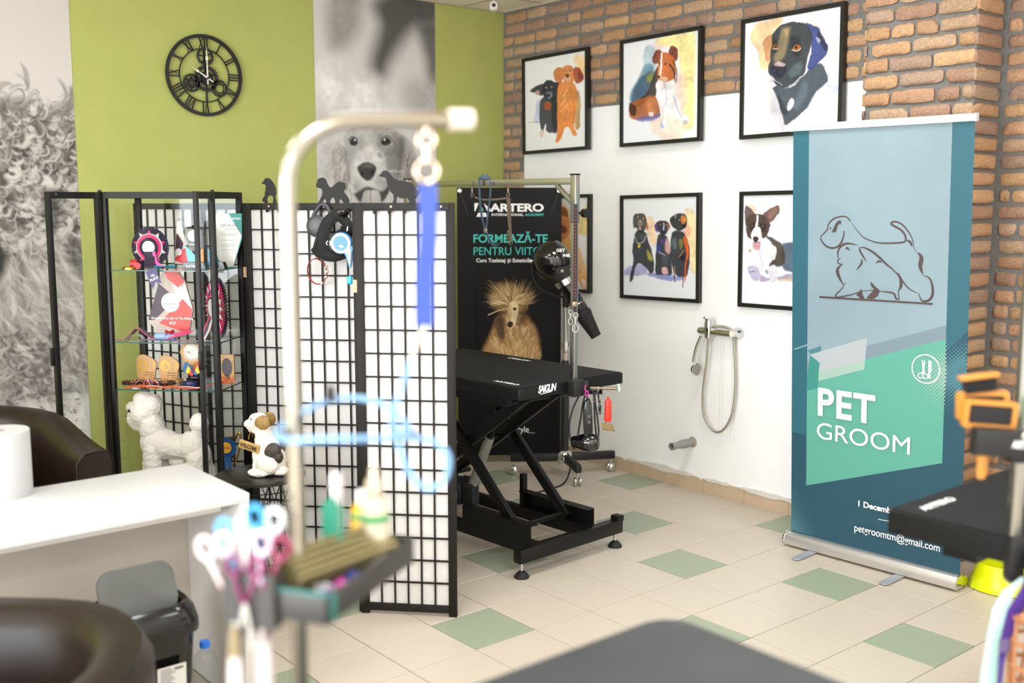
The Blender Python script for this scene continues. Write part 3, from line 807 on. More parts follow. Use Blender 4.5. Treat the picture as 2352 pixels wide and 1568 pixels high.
# ================================================================== on the walls, banners, dryer
ART = {
'pups': """p,#f3c875,75,30:813 50 892 36 1012 120 1006 281 926 232 848 148|p,#bfc2e4,80,12:207 467 255 453 233 678 157 679 177 563|s,#3a4a70,90,6:50 680 233 686|p,#232a36,96,6:83 335 170 298 322 276 350 334 293 401 208 381|p,#1d2532,98,5:318 276 416 241 498 278 589 297 561 414 460 471 377 464 302 390|p,#2b323e,95,8:283 425 534 424 560 594 544 810 448 816 365 798 347 711 299 794 252 729 244 568|p,#1a2029,80,10:451 464 543 448 550 738 485 794 450 634|p,#8a939c,70,12:368 378 451 380 460 435 386 446|p,#b0572a,85,10:320 495 423 480 435 554 338 564|p,#d8a59a,80,6:160 358 237 341 255 386 208 387|p,#e3bfae,80,10:251 790 318 783 308 849 251 852|p,#e8b070,70,5:340 321 368 317 368 336|p,#e8a070,70,5:434 312 461 314 452 332|p,#14181f,90,5:368 396 433 396 414 431 377 427|p,#c8752a,95,8:481 166 554 129 644 148 644 231 589 291 507 265|p,#e0883c,97,8:562 306 670 294 812 326 856 441 850 618 811 769 849 864 792 868 722 786 659 779 631 852 567 920 509 914 541 774 539 532|p,#b98a30,85,12:847 405 908 482 902 763 849 813 819 746 846 617|p,#d9894a,98,6:632 129 716 119 792 151 818 238 794 312 706 327 643 279 626 188|p,#a8451a,95,8:800 168 886 166 960 265 931 311 838 325 807 260|p,#7a2a14,70,10:882 198 955 264 917 301 874 267|p,#e9b088,90,10:662 233 751 243 756 284 706 300 661 275|p,#5a2a20,95,4:678 214 733 220 728 243 703 252 681 238|d,#2a1a12,100,9:658 174 756 178|s,#f6cf98,80,14:634 433 706 374|s,#f6cf98,70,12:597 525 678 467|s,#f3b87a,70,14:587 608 723 524|s,#c4631e,70,12:794 471 820 615 793 732|s,#c4631e,70,12:632 780 677 747 739 787|s,#c45a1a,80,14:558 884 613 815""",
'collie': """p,#f9e58c,85,25:462 8 622 -5 878 10 941 71 944 770 925 895 819 898 775 735 739 202 624 114 448 81|p,#f7dcc4,80,20:394 759 689 782 819 898 764 1002 545 988 395 891|p,#f6cfc0,70,20:712 305 827 423 831 740 745 669 685 472|p,#f3cfc6,70,25:388 73 507 67 479 235 405 270|p,#a9c2cb,80,18:305 74 388 73 448 145 435 317 360 374 276 255|p,#5f8aa2,85,18:299 236 419 272 391 431 286 585 108 603 95 502 223 348|p,#2f4f66,80,20:239 361 390 312 420 369 316 533 178 609 111 592 134 494|p,#8a8c30,80,22:322 359 390 323 435 371 391 420 330 414|p,#2e2418,95,10:435 317 486 279 473 450 452 557 332 589 225 646 171 608 331 502|p,#a85a22,95,10:93 613 286 563 437 555 490 669 484 766 303 780 195 777 101 742|p,#c98050,80,14:332 589 452 578 468 710 363 724|p,#2a1a10,90,10:85 595 182 643 164 730 98 703|p,#f5f0f0,98,8:463 428 583 392 702 447 704 580 753 734 863 790 868 825 776 818 674 743 608 684 590 785 614 841 544 844 510 757 479 624 451 513|s,#c2b4d4,70,16:562 438 585 569 579 676|s,#b9aed0,75,18:687 589 731 710 782 784|s,#d8b8a8,60,12:542 673 543 803|p,#8a3a20,95,7:399 177 455 114 540 162 501 238 419 234|p,#7a3018,97,7:607 175 641 103 722 147 726 243 647 260|p,#c4672c,98,6:486 236 537 156 624 175 700 261 689 408 605 437 495 409 465 363|p,#e6a878,80,10:494 280 523 294 524 391 480 375|s,#f8f2ec,95,20:522 160 520 283 495 366|s,#241c20,90,16:623 273 684 344 691 435|s,#241c20,85,13:668 247 716 347 711 458|s,#241c20,80,12:646 191 696 123|s,#1a1418,80,12:419 185 470 132|p,#e9c0a0,80,10:510 379 598 399 583 429 510 416|d,#1c1414,100,11:572 264 492 250|d,#15151f,100,15:490 373|s,#b04a20,80,8:547 436 555 502|p,#5a64a8,80,12:195 755 394 750 513 747 424 796 226 793|p,#e8d4cc,90,8:356 718 416 717 416 755 363 751|p,#8fa0d8,80,12:514 812 567 870 517 875|p,#a9a4d8,70,12:804 817 875 823 868 859 819 861""",
'lab': """p,#f6c690,90,12:79 74 174 11 409 12 390 63 312 117 303 289 265 420 169 404 146 270 70 172|p,#f3d3c0,75,25:648 26 750 93 847 230 816 221 701 117|p,#f5dcc0,70,15:281 526 317 617 274 788 254 787|p,#c9cce6,80,15:864 585 898 714 846 824 683 843 570 925 520 987 723 878 670 810 743 699|p,#b9bfdc,85,10:880 519 975 638 971 705 916 697 870 607|p,#b8b0b8,75,18:274 788 324 617 386 699 416 822 453 977 414 991 317 858|p,#37424c,97,10:317 595 510 614 636 520 791 437 864 533 870 607 749 700 676 810 550 897 455 939 410 821 373 709|p,#5a6672,70,25:644 563 673 693 593 803 540 767|p,#c08a5c,90,8:199 189 299 131 320 193 280 351 236 341|p,#2a3a78,97,8:647 89 764 141 822 227 877 309 845 391 775 440 711 491 664 464 706 317 687 189|p,#1e2230,85,10:764 168 828 228 874 322 831 332 779 242|p,#9aa4b8,80,10:753 218 798 245 780 274|p,#2b3338,98,7:305 127 390 68 521 60 626 86 682 135 710 244 668 396 630 519 509 605 377 603 308 528 263 447 277 351 295 244|p,#8a7a58,80,20:398 102 490 109 466 212 430 347 359 387 318 355 368 216|p,#c0a070,60,15:418 110 470 112 452 178|p,#1c2226,80,18:300 169 360 199 356 284 309 289|p,#1c2226,80,20:485 193 576 205 605 336 528 337|p,#5d6b70,70,20:492 461 607 410 597 505 507 527|p,#222830,90,6:290 418 359 391 441 413 456 468 409 528 328 492|p,#d0b8b4,75,7:319 399 365 383 438 404 419 421 346 413|d,#3a2a7a,60,14:327 449 394 467|p,#e0dae2,90,7:267 480 335 531 329 558 275 547|p,#b0662a,95,5:312 238 341 223 368 243 358 268 326 264|p,#b0662a,95,5:521 278 552 257 594 280 573 309 538 301|d,#20140c,100,12:342 246 550 278|s,#efe6e0,80,7:514 293 566 312 598 293|s,#efe6e0,80,6:315 263 362 272|s,#e8e4ea,80,7:483 600 535 584 611 528|s,#e8e4ea,60,5:349 549 417 583|s,#3a3850,90,8:316 540 377 590 310 605|p,#cfcad6,95,5:499 709 539 724 534 777 489 811 468 782|p,#262c34,80,8:379 666 476 826 450 857 402 777""",
'trio': """p,#a9a4d4,85,10:31 723 219 672 331 715 307 770 41 797|p,#6a7cc4,80,10:331 760 693 767 822 807 670 829 479 810|p,#f8dba0,85,20:839 126 941 135 982 266 989 473 1008 645 1009 766 935 738 889 630 863 300|p,#f5cfa0,85,18:342 199 416 209 455 343 441 478 380 447 330 316|p,#e79a70,70,20:852 248 920 318 898 387 841 378|p,#d0503a,90,8:328 244 357 298 324 318|p,#4a4a42,97,6:153 179 231 155 308 176 328 262 308 325 244 352 181 302 140 290|p,#9a8f86,85,12:212 225 268 226 274 280 237 298 206 280|p,#2e333a,97,8:178 339 312 343 355 443 419 586 432 730 383 763 331 719 219 663 169 719 131 842 86 844 141 628 128 508|p,#b8b040,85,12:331 524 392 569 411 627 356 619|p,#5d656c,70,14:219 371 281 361 293 407 237 425|s,#d8d8e2,80,9:162 389 194 453 281 443 318 379|d,#e8c020,95,20:225 484|d,#e8b0b0,95,14:238 311|d,#d89a30,95,9:206 195 281 199|d,#d8a8a0,95,10:237 233|p,#2a2a34,97,6:440 272 500 235 586 235 641 282 610 335 575 372 513 363 483 339 452 327|p,#6a3f8a,85,8:426 290 464 267 486 343 459 343|p,#c0786a,80,8:602 264 641 286 614 335|s,#c2cad8,85,16:554 259 557 317|d,#d0883a,90,8:515 277 584 274|d,#15151c,100,14:555 348|p,#e6b4c0,95,5:539 379 573 377 575 419 555 428|p,#2c3038,97,8:483 379 596 379 647 494 665 653 672 759 599 772 515 775 452 748 459 567|p,#2a4a9a,80,15:471 478 519 468 520 540 477 540|p,#6a3f9a,70,12:513 433 561 423 561 468|p,#d8a8a8,80,14:597 405 647 494 635 565 585 530|p,#4a5a66,70,18:538 584 621 565 610 663 550 664|p,#efc0c0,90,8:539 709 592 699 622 756 551 763|s,#e8e8ee,80,7:502 540 574 570|p,#22262c,97,6:649 211 713 168 794 163 853 187 865 265 832 313 772 336 714 319 657 277|p,#d0843a,90,10:792 185 842 194 854 231 808 265|d,#15151c,100,18:827 287|d,#e0b850,90,8:771 226 834 222|s,#e8e8ee,80,9:719 177 707 212|p,#e6b0a0,95,6:801 335 850 343 851 391 818 378|p,#2a3036,97,8:685 335 818 352 878 439 902 543 892 718 847 780 764 787 693 723 655 609 654 458|p,#6a7880,70,18:685 423 726 405 727 493 680 502|p,#8a8a3a,70,12:761 422 807 422 808 492 773 519|p,#e0602a,92,7:818 396 867 404 888 543 869 648 847 824 831 812 854 561|p,#1a1c20,85,8:768 589 808 544 843 579 820 632|s,#e8a080,80,7:768 589 819 527|s,#3a2a20,90,12:695 705 711 842|s,#e8a070,80,8:704 678 719 829|s,#4a3a30,85,13:815 737 818 887""",
'border': """p,#f0c4a4,80,15:37 95 93 91 154 124 135 181 85 165|p,#9a88a8,80,12:209 710 299 747 643 694 873 716 875 778 645 769 388 760 216 790|p,#e9c07a,70,15:407 755 645 745 783 759 456 773|p,#4a5c72,95,12:442 461 513 426 598 419 728 448 821 524 827 695 568 693 457 661|p,#4a3e34,97,10:254 359 368 406 457 469 466 612 390 651 306 646 353 551 331 455|p,#5a4a48,96,7:20 111 53 109 140 181 91 242 31 271|p,#6a4a40,97,6:223 190 283 134 384 99 398 150 356 218 296 246|p,#8a6a5a,70,14:284 158 361 118 362 166 305 214|p,#f5f1f1,98,8:55 423 226 420 362 471 368 559 311 637 231 719 158 691 105 590|s,#cfc2d2,70,20:184 506 226 620 208 694|p,#4a382e,98,6:50 197 115 177 185 172 245 196 311 262 290 335 242 393 100 402 54 369 35 296|p,#2c201a,80,14:77 263 137 246 139 311 88 328|p,#2c201a,80,14:187 262 257 262 259 327 199 327|p,#efebed,98,6:99 361 138 299 190 299 218 368 194 429 121 422|s,#f4f0f0,98,24:164 193 157 311|p,#2a1c1c,98,5:120 393 148 383 179 392 171 421 150 432 126 422|p,#e0a0a8,95,5:120 442 200 441 185 498 135 499|s,#1a1212,90,7:109 438 152 435 207 437|d,#140d0d,100,15:108 283 223 291|d,#e8e8e8,90,4:103 277 219 285|p,#c0b8d4,95,8:64 666 147 637 211 710 202 769 130 775|s,#3a2a4a,70,10:87 706 148 700|p,#4a3e34,95,8:296 642 344 584 384 615 375 651|p,#e0dae4,96,7:295 650 377 647 390 768 330 796 303 715|p,#2a3a8a,70,10:258 684 287 675 293 715|d,#c98a40,90,14:88 510""",
'golden': """p,#f6d67a,85,18:855 184 1002 65 1110 159 1111 359 893 411 781 362|p,#e9ae68,97,10:76 181 358 65 630 93 715 247 715 465 856 552 940 728 972 930 922 1003 744 824 706 1020 153 1063 32 691|p,#c98a48,80,25:277 551 552 623 630 803 355 919|p,#d98c50,95,10:318 182 514 118 668 183 687 414 553 467 357 418|p,#7a3a20,85,10:562 105 630 119 668 196 582 196|p,#7a3424,90,10:562 312 645 318 649 376 572 383|d,#1a1210,100,10:664 204|p,#f0cfa0,70,14:856 564 921 665 931 792 866 768|p,#f5e2d8,80,14:894 870 977 930 913 971""",
'curly_base': """p,#5a544f,90,60:609 1057 793 888 1014 1042 1074 1256 1069 1596 579 1585 470 1264|p,#47413d,80,50:597 1262 732 1191 864 1259 810 1401 587 1446|p,#8d857e,95,40:463 1377 722 1377 920 1497 1016 1693 1044 2090 991 2436 751 2494 531 2407 326 2267|p,#b3aba4,80,50:628 1493 846 1591 947 1886 823 2024 604 1914|p,#d8d1cb,98,10:400 2439 619 2429 801 2426 911 2352 972 2572 989 3203 362 3080""",
'curly_top': """s,#6b645f,45,11:810 784 776 809 763 885 787 923|s,#6b645f,45,9:787 923 753 895 753 822 800 768 826 780|s,#6b645f,45,9:905 824 882 832 859 919 874 977|s,#6b645f,45,9:977 855 928 900 906 976|s,#5a544f,80,8:1030 951 971 973 921 1045|s,#5a544f,80,8:841 839 811 892 769 924|s,#6b645f,70,7:665 827 620 864|p,#171514,96,26:513 1607 578 1597 608 1644 598 1714 568 1771 502 1791|p,#2a2725,80,26:804 1307 884 1306 885 1496 829 1484|p,#2a2725,70,30:915 1593 994 1668 999 1790 944 1715""",
'retr_base': """p,#3d3936,92,90:483 41 853 -124 1083 32 1003 164 810 215 620 445 545 571 438 490 515 215|p,#4a4642,85,70:849 180 1042 160 1038 534 940 573 904 390|p,#8d8782,80,80:137 26 379 -63 337 292 128 399|p,#e4e0dc,80,120:24 524 437 579 615 779 116 866|p,#a5a09b,70,90:729 619 1038 566 1034 913 801 892|p,#c4c0bc,70,90:16 842 184 921 140 1308 2 1369""",
'retr_face': """p,#a9a6a2,97,14:228 972 300 923 409 903 497 902 617 921 704 977 701 1123 657 1251 579 1344 511 1370 415 1327 326 1371 284 1307 258 1209 225 1075|p,#c6c3bf,80,40:300 932 409 909 467 918 450 1043 377 1058 320 999|p,#7c7976,80,40:554 1064 695 1022 683 1180 634 1254 551 1221 515 1140|p,#8d8a86,70,30:624 936 700 977 695 1034 630 1011|p,#6b6763,75,22:215 1076 232 1099 258 1196 278 1276 249 1295 230 1197|p,#5d5955,75,24:684 978 715 1008 701 1135 664 1270 633 1289 658 1187 675 1073|p,#d6d3cf,96,30:336 1084 406 1044 494 1060 545 1140 554 1253 511 1357 415 1325 327 1365 283 1294 280 1190|p,#b3afab,70,30:280 1196 322 1257 327 1343 292 1306|p,#a19e9a,60,30:483 1241 547 1253 511 1348 467 1317|p,#5d5a57,70,16:486 1098 516 1090 523 1128 501 1122|p,#9b9894,70,30:335 986 379 965 370 1046 333 1072|p,#6a6764,70,30:496 973 533 965 525 1040 502 1054""",
'retr_top': """p,#3c3937,95,12:312 1371 408 1330 511 1363 584 1318 575 1375 510 1442 347 1442 290 1381|p,#c9c5c2,97,8:370 1371 422 1356 496 1370 509 1474 485 1537 367 1536 342 1474|s,#8d8986,80,10:426 1361 426 1505|p,#211f1e,98,8:262 1013 295 989 325 1011 326 1035 296 1050 269 1042|p,#211f1e,98,8:521 1006 563 980 602 1003 592 1028 558 1038 528 1033|s,#5a5754,80,10:252 1013 284 985 334 1004|s,#5a5754,80,10:518 997 567 970 612 993 653 1036|d,#f4f4f2,95,7:304 1008 548 997|p,#343230,98,9:321 1207 352 1173 411 1157 462 1178 478 1210 447 1268 401 1288 358 1270|p,#6d6a67,70,14:352 1188 411 1169 455 1189 403 1199|p,#141312,90,7:348 1231 370 1225 373 1246 351 1253|p,#141312,90,7:432 1224 458 1217 454 1242 435 1248|s,#e6e3df,70,4:523 1140 576 1114|s,#efece8,75,5:544 1221 719 1218|s,#efece8,70,4:544 1218 650 1203|s,#efece8,70,4:278 1282 255 1319 247 1356|s,#efece8,60,4:288 1294 276 1350""",
'afghan_base': """p,#b98f5c,90,40:72 1181 179 800 300 558 541 542 691 633 782 800 753 1181|p,#6b4a2c,85,40:225 618 330 558 360 845 285 876|p,#8a6238,70,40:541 573 661 557 661 694 556 724|p,#a9854f,75,60:210 241 330 151 510 181 630 316 616 482 480 527 285 482 180 377""",
'afghan_top': """p,#4a3320,75,26:225 633 345 573 375 785 300 845|p,#4a3320,65,24:541 573 631 557 616 648 511 679|p,#ecd2a8,98,10:420 392 495 369 540 437 525 557 480 679 443 709 398 686 402 557|p,#c79f78,80,12:402 437 443 422 435 633 405 663|p,#1c1716,98,7:395 648 428 626 465 641 462 686 428 706 398 686|d,#1c1410,98,22:489 467|s,#1c1410,80,9:465 455 518 461|s,#f7e9c4,80,9:480 391 540 301 630 271|s,#b0764a,80,14:615 271 660 361 638 467|s,#f4e0b0,80,10:390 407 300 376 180 407|s,#f4e0b0,80,10:398 467 285 482 150 542""",
'rollup': """pt:-428 520 -344 520 -344 1982 -428 1982|pt:333 1000 428 1100 428 1982 333 1982|pl:-344 791 333 1025 333 1980 -344 1980|pv:-344 791 333 1025 333 1115 -344 881|pg:-344 821 333 1055 333 502 -344 264|pm:-344 821 -279 845 -283 759 -343 738|ps:-417 937 -266 996 -266 988 -417 931|ph:-341 936 -269 966 -270 935 -327 919|pm:-330 916 -276 883 -279 842 -340 820|pw:-330 917 -34 1026 -43 922 -281 840 -276 883|pn:-281 840 -43 922 -45 878 -283 794|ld5,7:-278 1482 -245 1514 -238 1539 -215 1563 -181 1575 -147 1574 -125 1554|ld5,9:-278 1482 -272 1462 -248 1438 -217 1430 -186 1440 -168 1464 -159 1492 -158 1511|ld4,4:-169 1463 -160 1444|ld5,1:-230 1515 -225 1527|ld2,9:-118 1544 -86 1507 -56 1481 3 1462 60 1460 123 1465 140 1475 136 1498 115 1521 73 1543 76 1553 93 1555 121 1544 150 1515 171 1479 178 1447 190 1423|ld1,12:145 1476 161 1467 171 1447|ld1,20:195 1425 214 1402 210 1363 223 1328|ld2,12:223 1326 250 1316 265 1288 269 1249 260 1225 240 1213 219 1216 205 1248|ld2,6:109 1331 135 1290 163 1262 201 1246|ld2,10:-185 1381 -188 1408 -179 1433 -152 1451 -122 1453 -92 1446|ld4,6:-174 1384 -189 1372 -180 1359 -161 1357|ld2,16:-166 1355 -185 1339 -188 1318 -176 1291 -157 1261|ld2,7:-146 1277 -164 1246 -195 1213 -187 1203 -141 1213 -96 1226 -66 1243|ld2,9:-149 1425 -141 1434 -128 1421|ld2,9:-81 1436 -73 1416 -45 1375|ld2,10:-82 1436 -55 1437 -18 1421 19 1395 48 1370 84 1344 109 1319|ld2,15:91 1338 117 1313 124 1286 121 1266 111 1248|ld4,5:111 1249 117 1211|ld3,9:117 1212 101 1217 87 1239 22 1244|ld2,9:-69 1385 -68 1365 -92 1335|ld1,9:3 1368 16 1378 31 1374|ld2,14:-21 1283 -7 1262 26 1242|ld3,7:-66 1238 -7 1248|pd:-220 1503 -211 1522 -201 1543 -188 1557 -173 1558 -175 1538 -181 1545 -190 1534 -199 1505|pd:-92 1221 -79 1233 -66 1250 -61 1228 -51 1208 -54 1203 -69 1204|pd:-41 1207 -29 1223 -13 1239 1 1258 22 1242 15 1223 -6 1206|pd:-281 1203 271 1207 271 1199 -281 1194|li5,5:311 914 309 928 304 941 297 953 287 963 275 970 262 975 248 977 234 975 220 970 208 963 198 953 191 941 186 928 185 914 186 900 191 886 198 874 208 864 220 857 234 852 248 851 262 852 275 857 287 864 297 874 304 886 309 900 311 914|li4,7:242 951 236 907 230 890|li4,7:231 952 239 907 245 892|li4,4:235 881 234 887 230 891 224 892 219 891 215 887 213 881 215 876 219 872 224 870 230 872 234 876 235 881|li4,4:258 882 257 887 252 891 247 893 241 891 237 887 236 882 237 876 241 872 247 871 252 872 257 876 258 882|pi:259 954 267 954 269 887 270 875 261 874 260 886|pi:267 951 275 951 275 949 267 949|pi:267 946 275 945 275 943 267 944|pi:267 940 275 940 275 938 267 938|pi:267 935 275 934 275 932 267 932|pi:267 929 276 929 276 927 268 927|pi:268 924 276 923 276 921 268 921|pi:268 918 276 918 276 916 268 916|pi:268 913 276 912 276 910 268 910|pi:268 907 276 907 276 905 268 905|li3,3:38 179 115 183""",
'rollup_text': {'PET': (-0.2878, 0.6323, 0.1856, 0.0052, 0.2954), 'GROOM': (-0.2904, 0.515, 0.1156, 0.0, 0.4702), 'DEC': (-0.068, 0.2223, 0.0394, 0.0012, 0.164), 'MAIL': (-0.0814, 0.0966, 0.05, 0.0004, 0.4163)},
'ear_l': [(220, 978), (148, 1041), (111, 1127), (129, 1260), (114, 1321), (184, 1326), (256, 1307), (251, 1209), (225, 1100)],
'ear_r': [(692, 959), (769, 1006), (815, 1094), (829, 1183), (804, 1313), (679, 1314), (666, 1187), (698, 1091)],
'face': [(406, 1044)]}

m_frame = mat('black_picture_frame', '#1b1a18', 0.35)
m_print = attr_mat('watercolour_print', 0.55)
def picture(key, label, cx, cz, tilt, seed, back='#eceae6'):
    # the upper row hangs clear of the brick faces
    t = thing('framed_picture', label, 'picture', (cx+(4.243-cx)*.0051, -.026, cz-.0034) if cz > 2 else (cx, -.002, cz), rot=(0, tilt, 0))
    S, fw, fd = .635, .022, .03
    f = MB()
    for s in (-1, 1):
        f.prism([(-S/2, s*S/2), (S/2, s*S/2), (S/2-fw, s*(S/2-fw)), (-S/2+fw, s*(S/2-fw))], -fd, 0)
        f.prism([(s*S/2, -S/2), (s*S/2, S/2), (s*(S/2-fw), S/2-fw), (s*(S/2-fw), -S/2+fw)], -fd, 0)
    obj('frame', f, m_frame, t, smooth=20)
    c = Canvas(230, 230, back, seed, 14); c.layers(ART[key])
    h = S/2-fw+.001
    c.mesh('print', (-h, -.018, h), (2*h, 0, 0), (0, 0, -2*h), m_print, t)
    f = MB(); f.box((0, -.008, 0), (S-.01, .012, S-.01)); obj('backing', f, mat('grey_board', '#8a857e', .9), t)
    return t
picture('pups', 'framed watercolour of a black puppy and an orange puppy side by side', -1.0145, 2.345, -.015, 3)
picture('collie', 'framed watercolour of a sitting collie on a yellow wash', -.09, 2.357, -.015, 8, '#eeedf0')
picture('lab', 'framed watercolour portrait of one black dog head', .826, 2.36, -.014, 13, '#efeef2')
picture('golden', 'framed watercolour of a golden dog, half hidden behind the stand dryer', -.98, 1.43, -.01, 18)
picture('trio', 'framed watercolour of three black dogs sitting in a row', -.073, 1.428, -.02, 23, '#ecedf0')
picture('border', 'framed watercolour of a brown and white dog with tongue out, partly behind the teal banner', .845, 1.44, -.012, 28, '#ecedf0')

# ---------------------------------------------------------------- gear clock
m_clk = mat('black_clock_metal', '#1c1c1e', .45, .3)
clk = thing('wall_clock', 'large black open gear clock with roman numerals on the green wall', 'clock', (X0+.012, -2.196, 2.404), PI/2)
def ringp(mb, cx, cz, ro, ri, n, t0=-.004, t1=0., teeth=0):
    vs = []; fs = []
    N = teeth*4 if teeth else n
    for k in range(N):
        a = 2*PI*k/N; r = ro*(1.0 if not teeth else (1.13 if k % 4 in (0, 1) else 1.0))
        for (rr, t) in ((r, t0), (ri, t0), (ri, t1), (r, t1)): vs.append((cx+rr*math.cos(a), t, cz+rr*math.sin(a)))
    for k in range(N):
        j = (k+1) % N
        for q in range(4): fs.append((k*4+q, k*4+(q+1) % 4, j*4+(q+1) % 4, j*4+q))
    mb._add(vs, fs)
R = .225
f = MB(); ringp(f, 0, 0, R, R-.018, 72, -.012, 0); obj('outer_ring', f, m_clk, clk, smooth=30)
f = MB(); ringp(f, 0, 0, .149, .143, 60, -.008, -.002); obj('inner_ring', f, m_clk, clk, smooth=30)
for h in range(1, 13):
    s = ('I', 'II', 'III', 'IV', 'V', 'VI', 'VII', 'VIII', 'IX', 'X', 'XI', 'XII')[h-1]
    wd = {'I': .015, 'V': .027, 'X': .027}; tot = sum(wd[c] for c in s); x = -tot/2; f = MB(); r0, r1 = .145, .212
    for c in s:
        w = wd[c]; m = x+w/2
        B = lambda a, b, t: f.bar((a, -.005, r0 if a is not None else 0), (b, -.005, r1), t, .006, up=(0, 1, 0))
        if c == 'I': B(m, m, .007)
        elif c == 'V': B(m, x+.002, .007); B(m, x+w-.002, .0025)
        else: B(x+.002, x+w-.002, .0025); B(x+w-.002, x+.002, .007)
        x += w
    obj('numeral', f, m_clk, clk).rotation_euler = (0, math.radians(30*h), 0)
px_, pz_ = .010, -.016
for (cx, cz, ro, ri, tt, hub, sp) in ((px_, pz_, .066, .052, 26, .04, 6), (.007, .105, .046, .037, 24, .008, 5), (-.078, -.046, .046, .038, 34, .03, 6), (.086, -.066, .044, .037, 34, .024, 0)):
    f = MB(); ringp(f, cx, cz, ro, ri, 0, -.009, -.004, tt)
    if hub < .01 or sp == 0: ringp(f, cx, cz, hub+.004, hub-.002 if sp else hub-.001, 28, -.009, -.004)
    else: ringp(f, cx, cz, hub, .009, 28, -.009, -.004)
    for k in range(sp):
        a = 2*PI*k/sp+.5; f.bar((cx+hub*.8*math.cos(a), -.0065, cz+hub*.8*math.sin(a)), (cx+(ri+.003)*math.cos(a), -.0065, cz+(ri+.003)*math.sin(a)), .007, .005, up=(0, 1, 0))
    if sp == 0:
        for k in range(8):
            a = 2*PI*k/8; ringp(f, cx+.0315*math.cos(a), cz+.0315*math.sin(a), .0075, .0045, 12, -.009, -.004)
    obj('gear', f, m_clk, clk, smooth=30)
f = MB(); f.cyl((px_, -.0, pz_), (px_, -.02, pz_), .03, n=30); f.bar((px_, -.004, pz_), (px_, -.004, -.15), .01, .006, up=(0, 1, 0)); f.bar((px_, -.004, pz_), (.0, -.004, .145), .01, .005, up=(0, 1, 0)); obj('movement', f, m_clk, clk)
m_hand = mat('cream_clock_hand', '#e9dfcf', .4)
for nm, a, L in (('minute_hand', math.radians(90.5), .175), ('hour_hand', math.radians(149), .11)):
    f = MB(); f.prism([(-.035, -.004), (-.02, -.003), (0, -.005), (L*.55, -.0025), (L*.6, -.009), (L*.72, -.003), (L, 0), (L*.72, .003), (L*.6, .009), (L*.55, .0025), (0, .005), (-.02, .003), (-.035, .004)], -.0015, .0015, TR((px_, -.023 if nm[0] == 'm' else -.026, pz_), (0, -a, 0)))
    obj(nm, f, m_hand, clk)
f = MB(); f.bar((px_-.02, -.029, pz_-.02), (px_+.055, -.029, pz_+.06), .0018, .001, up=(0, 1, 0)); f.cyl((px_, -.02, pz_), (px_, -.031, pz_), .006, n=12); obj('second_hand', f, m_clk, clk)

# ---------------------------------------------------------------- black-and-white dog murals
m_mural = attr_mat('matt_wallpaper', .75, bump=.05, scale=300)
def flow_hair(c, n, box, ang, ln, wd, cols, seed, curl=0, alpha=(.4, .9), test=None, soft=2):
    rg = random.Random(seed)
    for _ in range(n):
        x, y = rg.uniform(box[0], box[2]), rg.uniform(box[1], box[3])
        if test and not test(x, y): continue
        a = ang(x, y)+rg.gauss(0, .25); L = ln*rg.uniform(.5, 1.3); k = rg.choice((-1, 1))*curl*rg.uniform(.5, 1.2); pts = []
        px, py = x, y
        for q in range(7):
            pts.append((px, py)); px += math.cos(a)*L/6; py += math.sin(a)*L/6; a += k/6
        c.stroke(pts, wd*rg.uniform(.4, 1.3), rg.choice(cols), rg.uniform(*alpha), soft, 2, False)
def inpoly(P):
    def t(x, y):
        r = False; n = len(P)
        for i in range(n):
            (ax, ay), (bx, by) = P[i], P[(i+1) % n]
            if (ay > y) != (by > y) and x < (bx-ax)*(y-ay)/(by-ay)+ax: r = not r
        return r
    return t
def mural(name, label, y0, y1, canvas):
    o = canvas.mesh(name, (X0+.002, y0, CEIL-.01), (0, y1-y0, 0), (0, 0, -(CEIL-.09)), m_mural)
    return tag(o, label, 'mural')
# curly dog: 1000 units = 0.95 m of wall, 3063 units tall
GR_ = ['#2a2725', '#453f3b', '#6b645f', '#968e88', '#b9b1ab', '#d3ccc6']
c = Canvas(260, 797, '#cec7c2', 41, 10)
c.layers(ART['curly_base'])
top = inpoly([(0, 860), (250, 830), (420, 800), (560, 800), (700, 760), (800, 820), (920, 850), (1000, 900), (1000, 1700), (0, 1600)])
mid = inpoly([(0, 1500), (400, 1560), (1000, 1500), (1000, 2330), (700, 2430), (300, 2380), (0, 2330)])
c.poly([(380, 960), (560, 880), (700, 850), (860, 890), (1010, 960), (1010, 1640), (380, 1600)], '#6f6761', .9, 60)
c.poly([(380, 1560), (1010, 1580), (1010, 2250), (860, 2400), (700, 2440), (380, 2360)], '#968d86', .95, 50)
c.poly([(600, 1750), (900, 1700), (980, 1950), (800, 2050), (620, 1980)], '#b9b0a8', .7, 90)
c.poly([(400, 2080), (960, 2100), (900, 2380), (560, 2420)], '#6b635d', .7, 80)
sw = lambda x, y: math.atan2(y-1500, x-250)+1.3
flow_hair(c, 160, (360, 830, 1000, 1620), sw, 150, 60, GR_[:2], 1, 2.2, (.25, .5), top, 22)
flow_hair(c, 170, (360, 830, 1000, 1620), sw, 130, 40, GR_[2:4], 12, 2.8, (.4, .7), top, 12)
flow_hair(c, 150, (360, 830, 1000, 1620), sw, 120, 30, GR_[4:], 2, 3.0, (.5, .85), top, 9)
flow_hair(c, 170, (360, 830, 1000, 1620), sw, 110, 13, GR_[:3], 13, 3.0, (.3, .7), top, 6)
flow_hair(c, 200, (360, 830, 1000, 1620), sw, 100, 10, GR_[4:], 14, 3.0, (.3, .7), top, 4)
dn = lambda x, y: 1.25+.55*math.sin(x/150+y/330)
flow_hair(c, 180, (360, 1480, 1000, 2420), dn, 220, 46, GR_[1:4], 3, .9, (.2, .45), mid, 20)
flow_hair(c, 260, (360, 1480, 1000, 2420), dn, 200, 24, GR_[3:], 4, 1.0, (.25, .55), mid, 10)
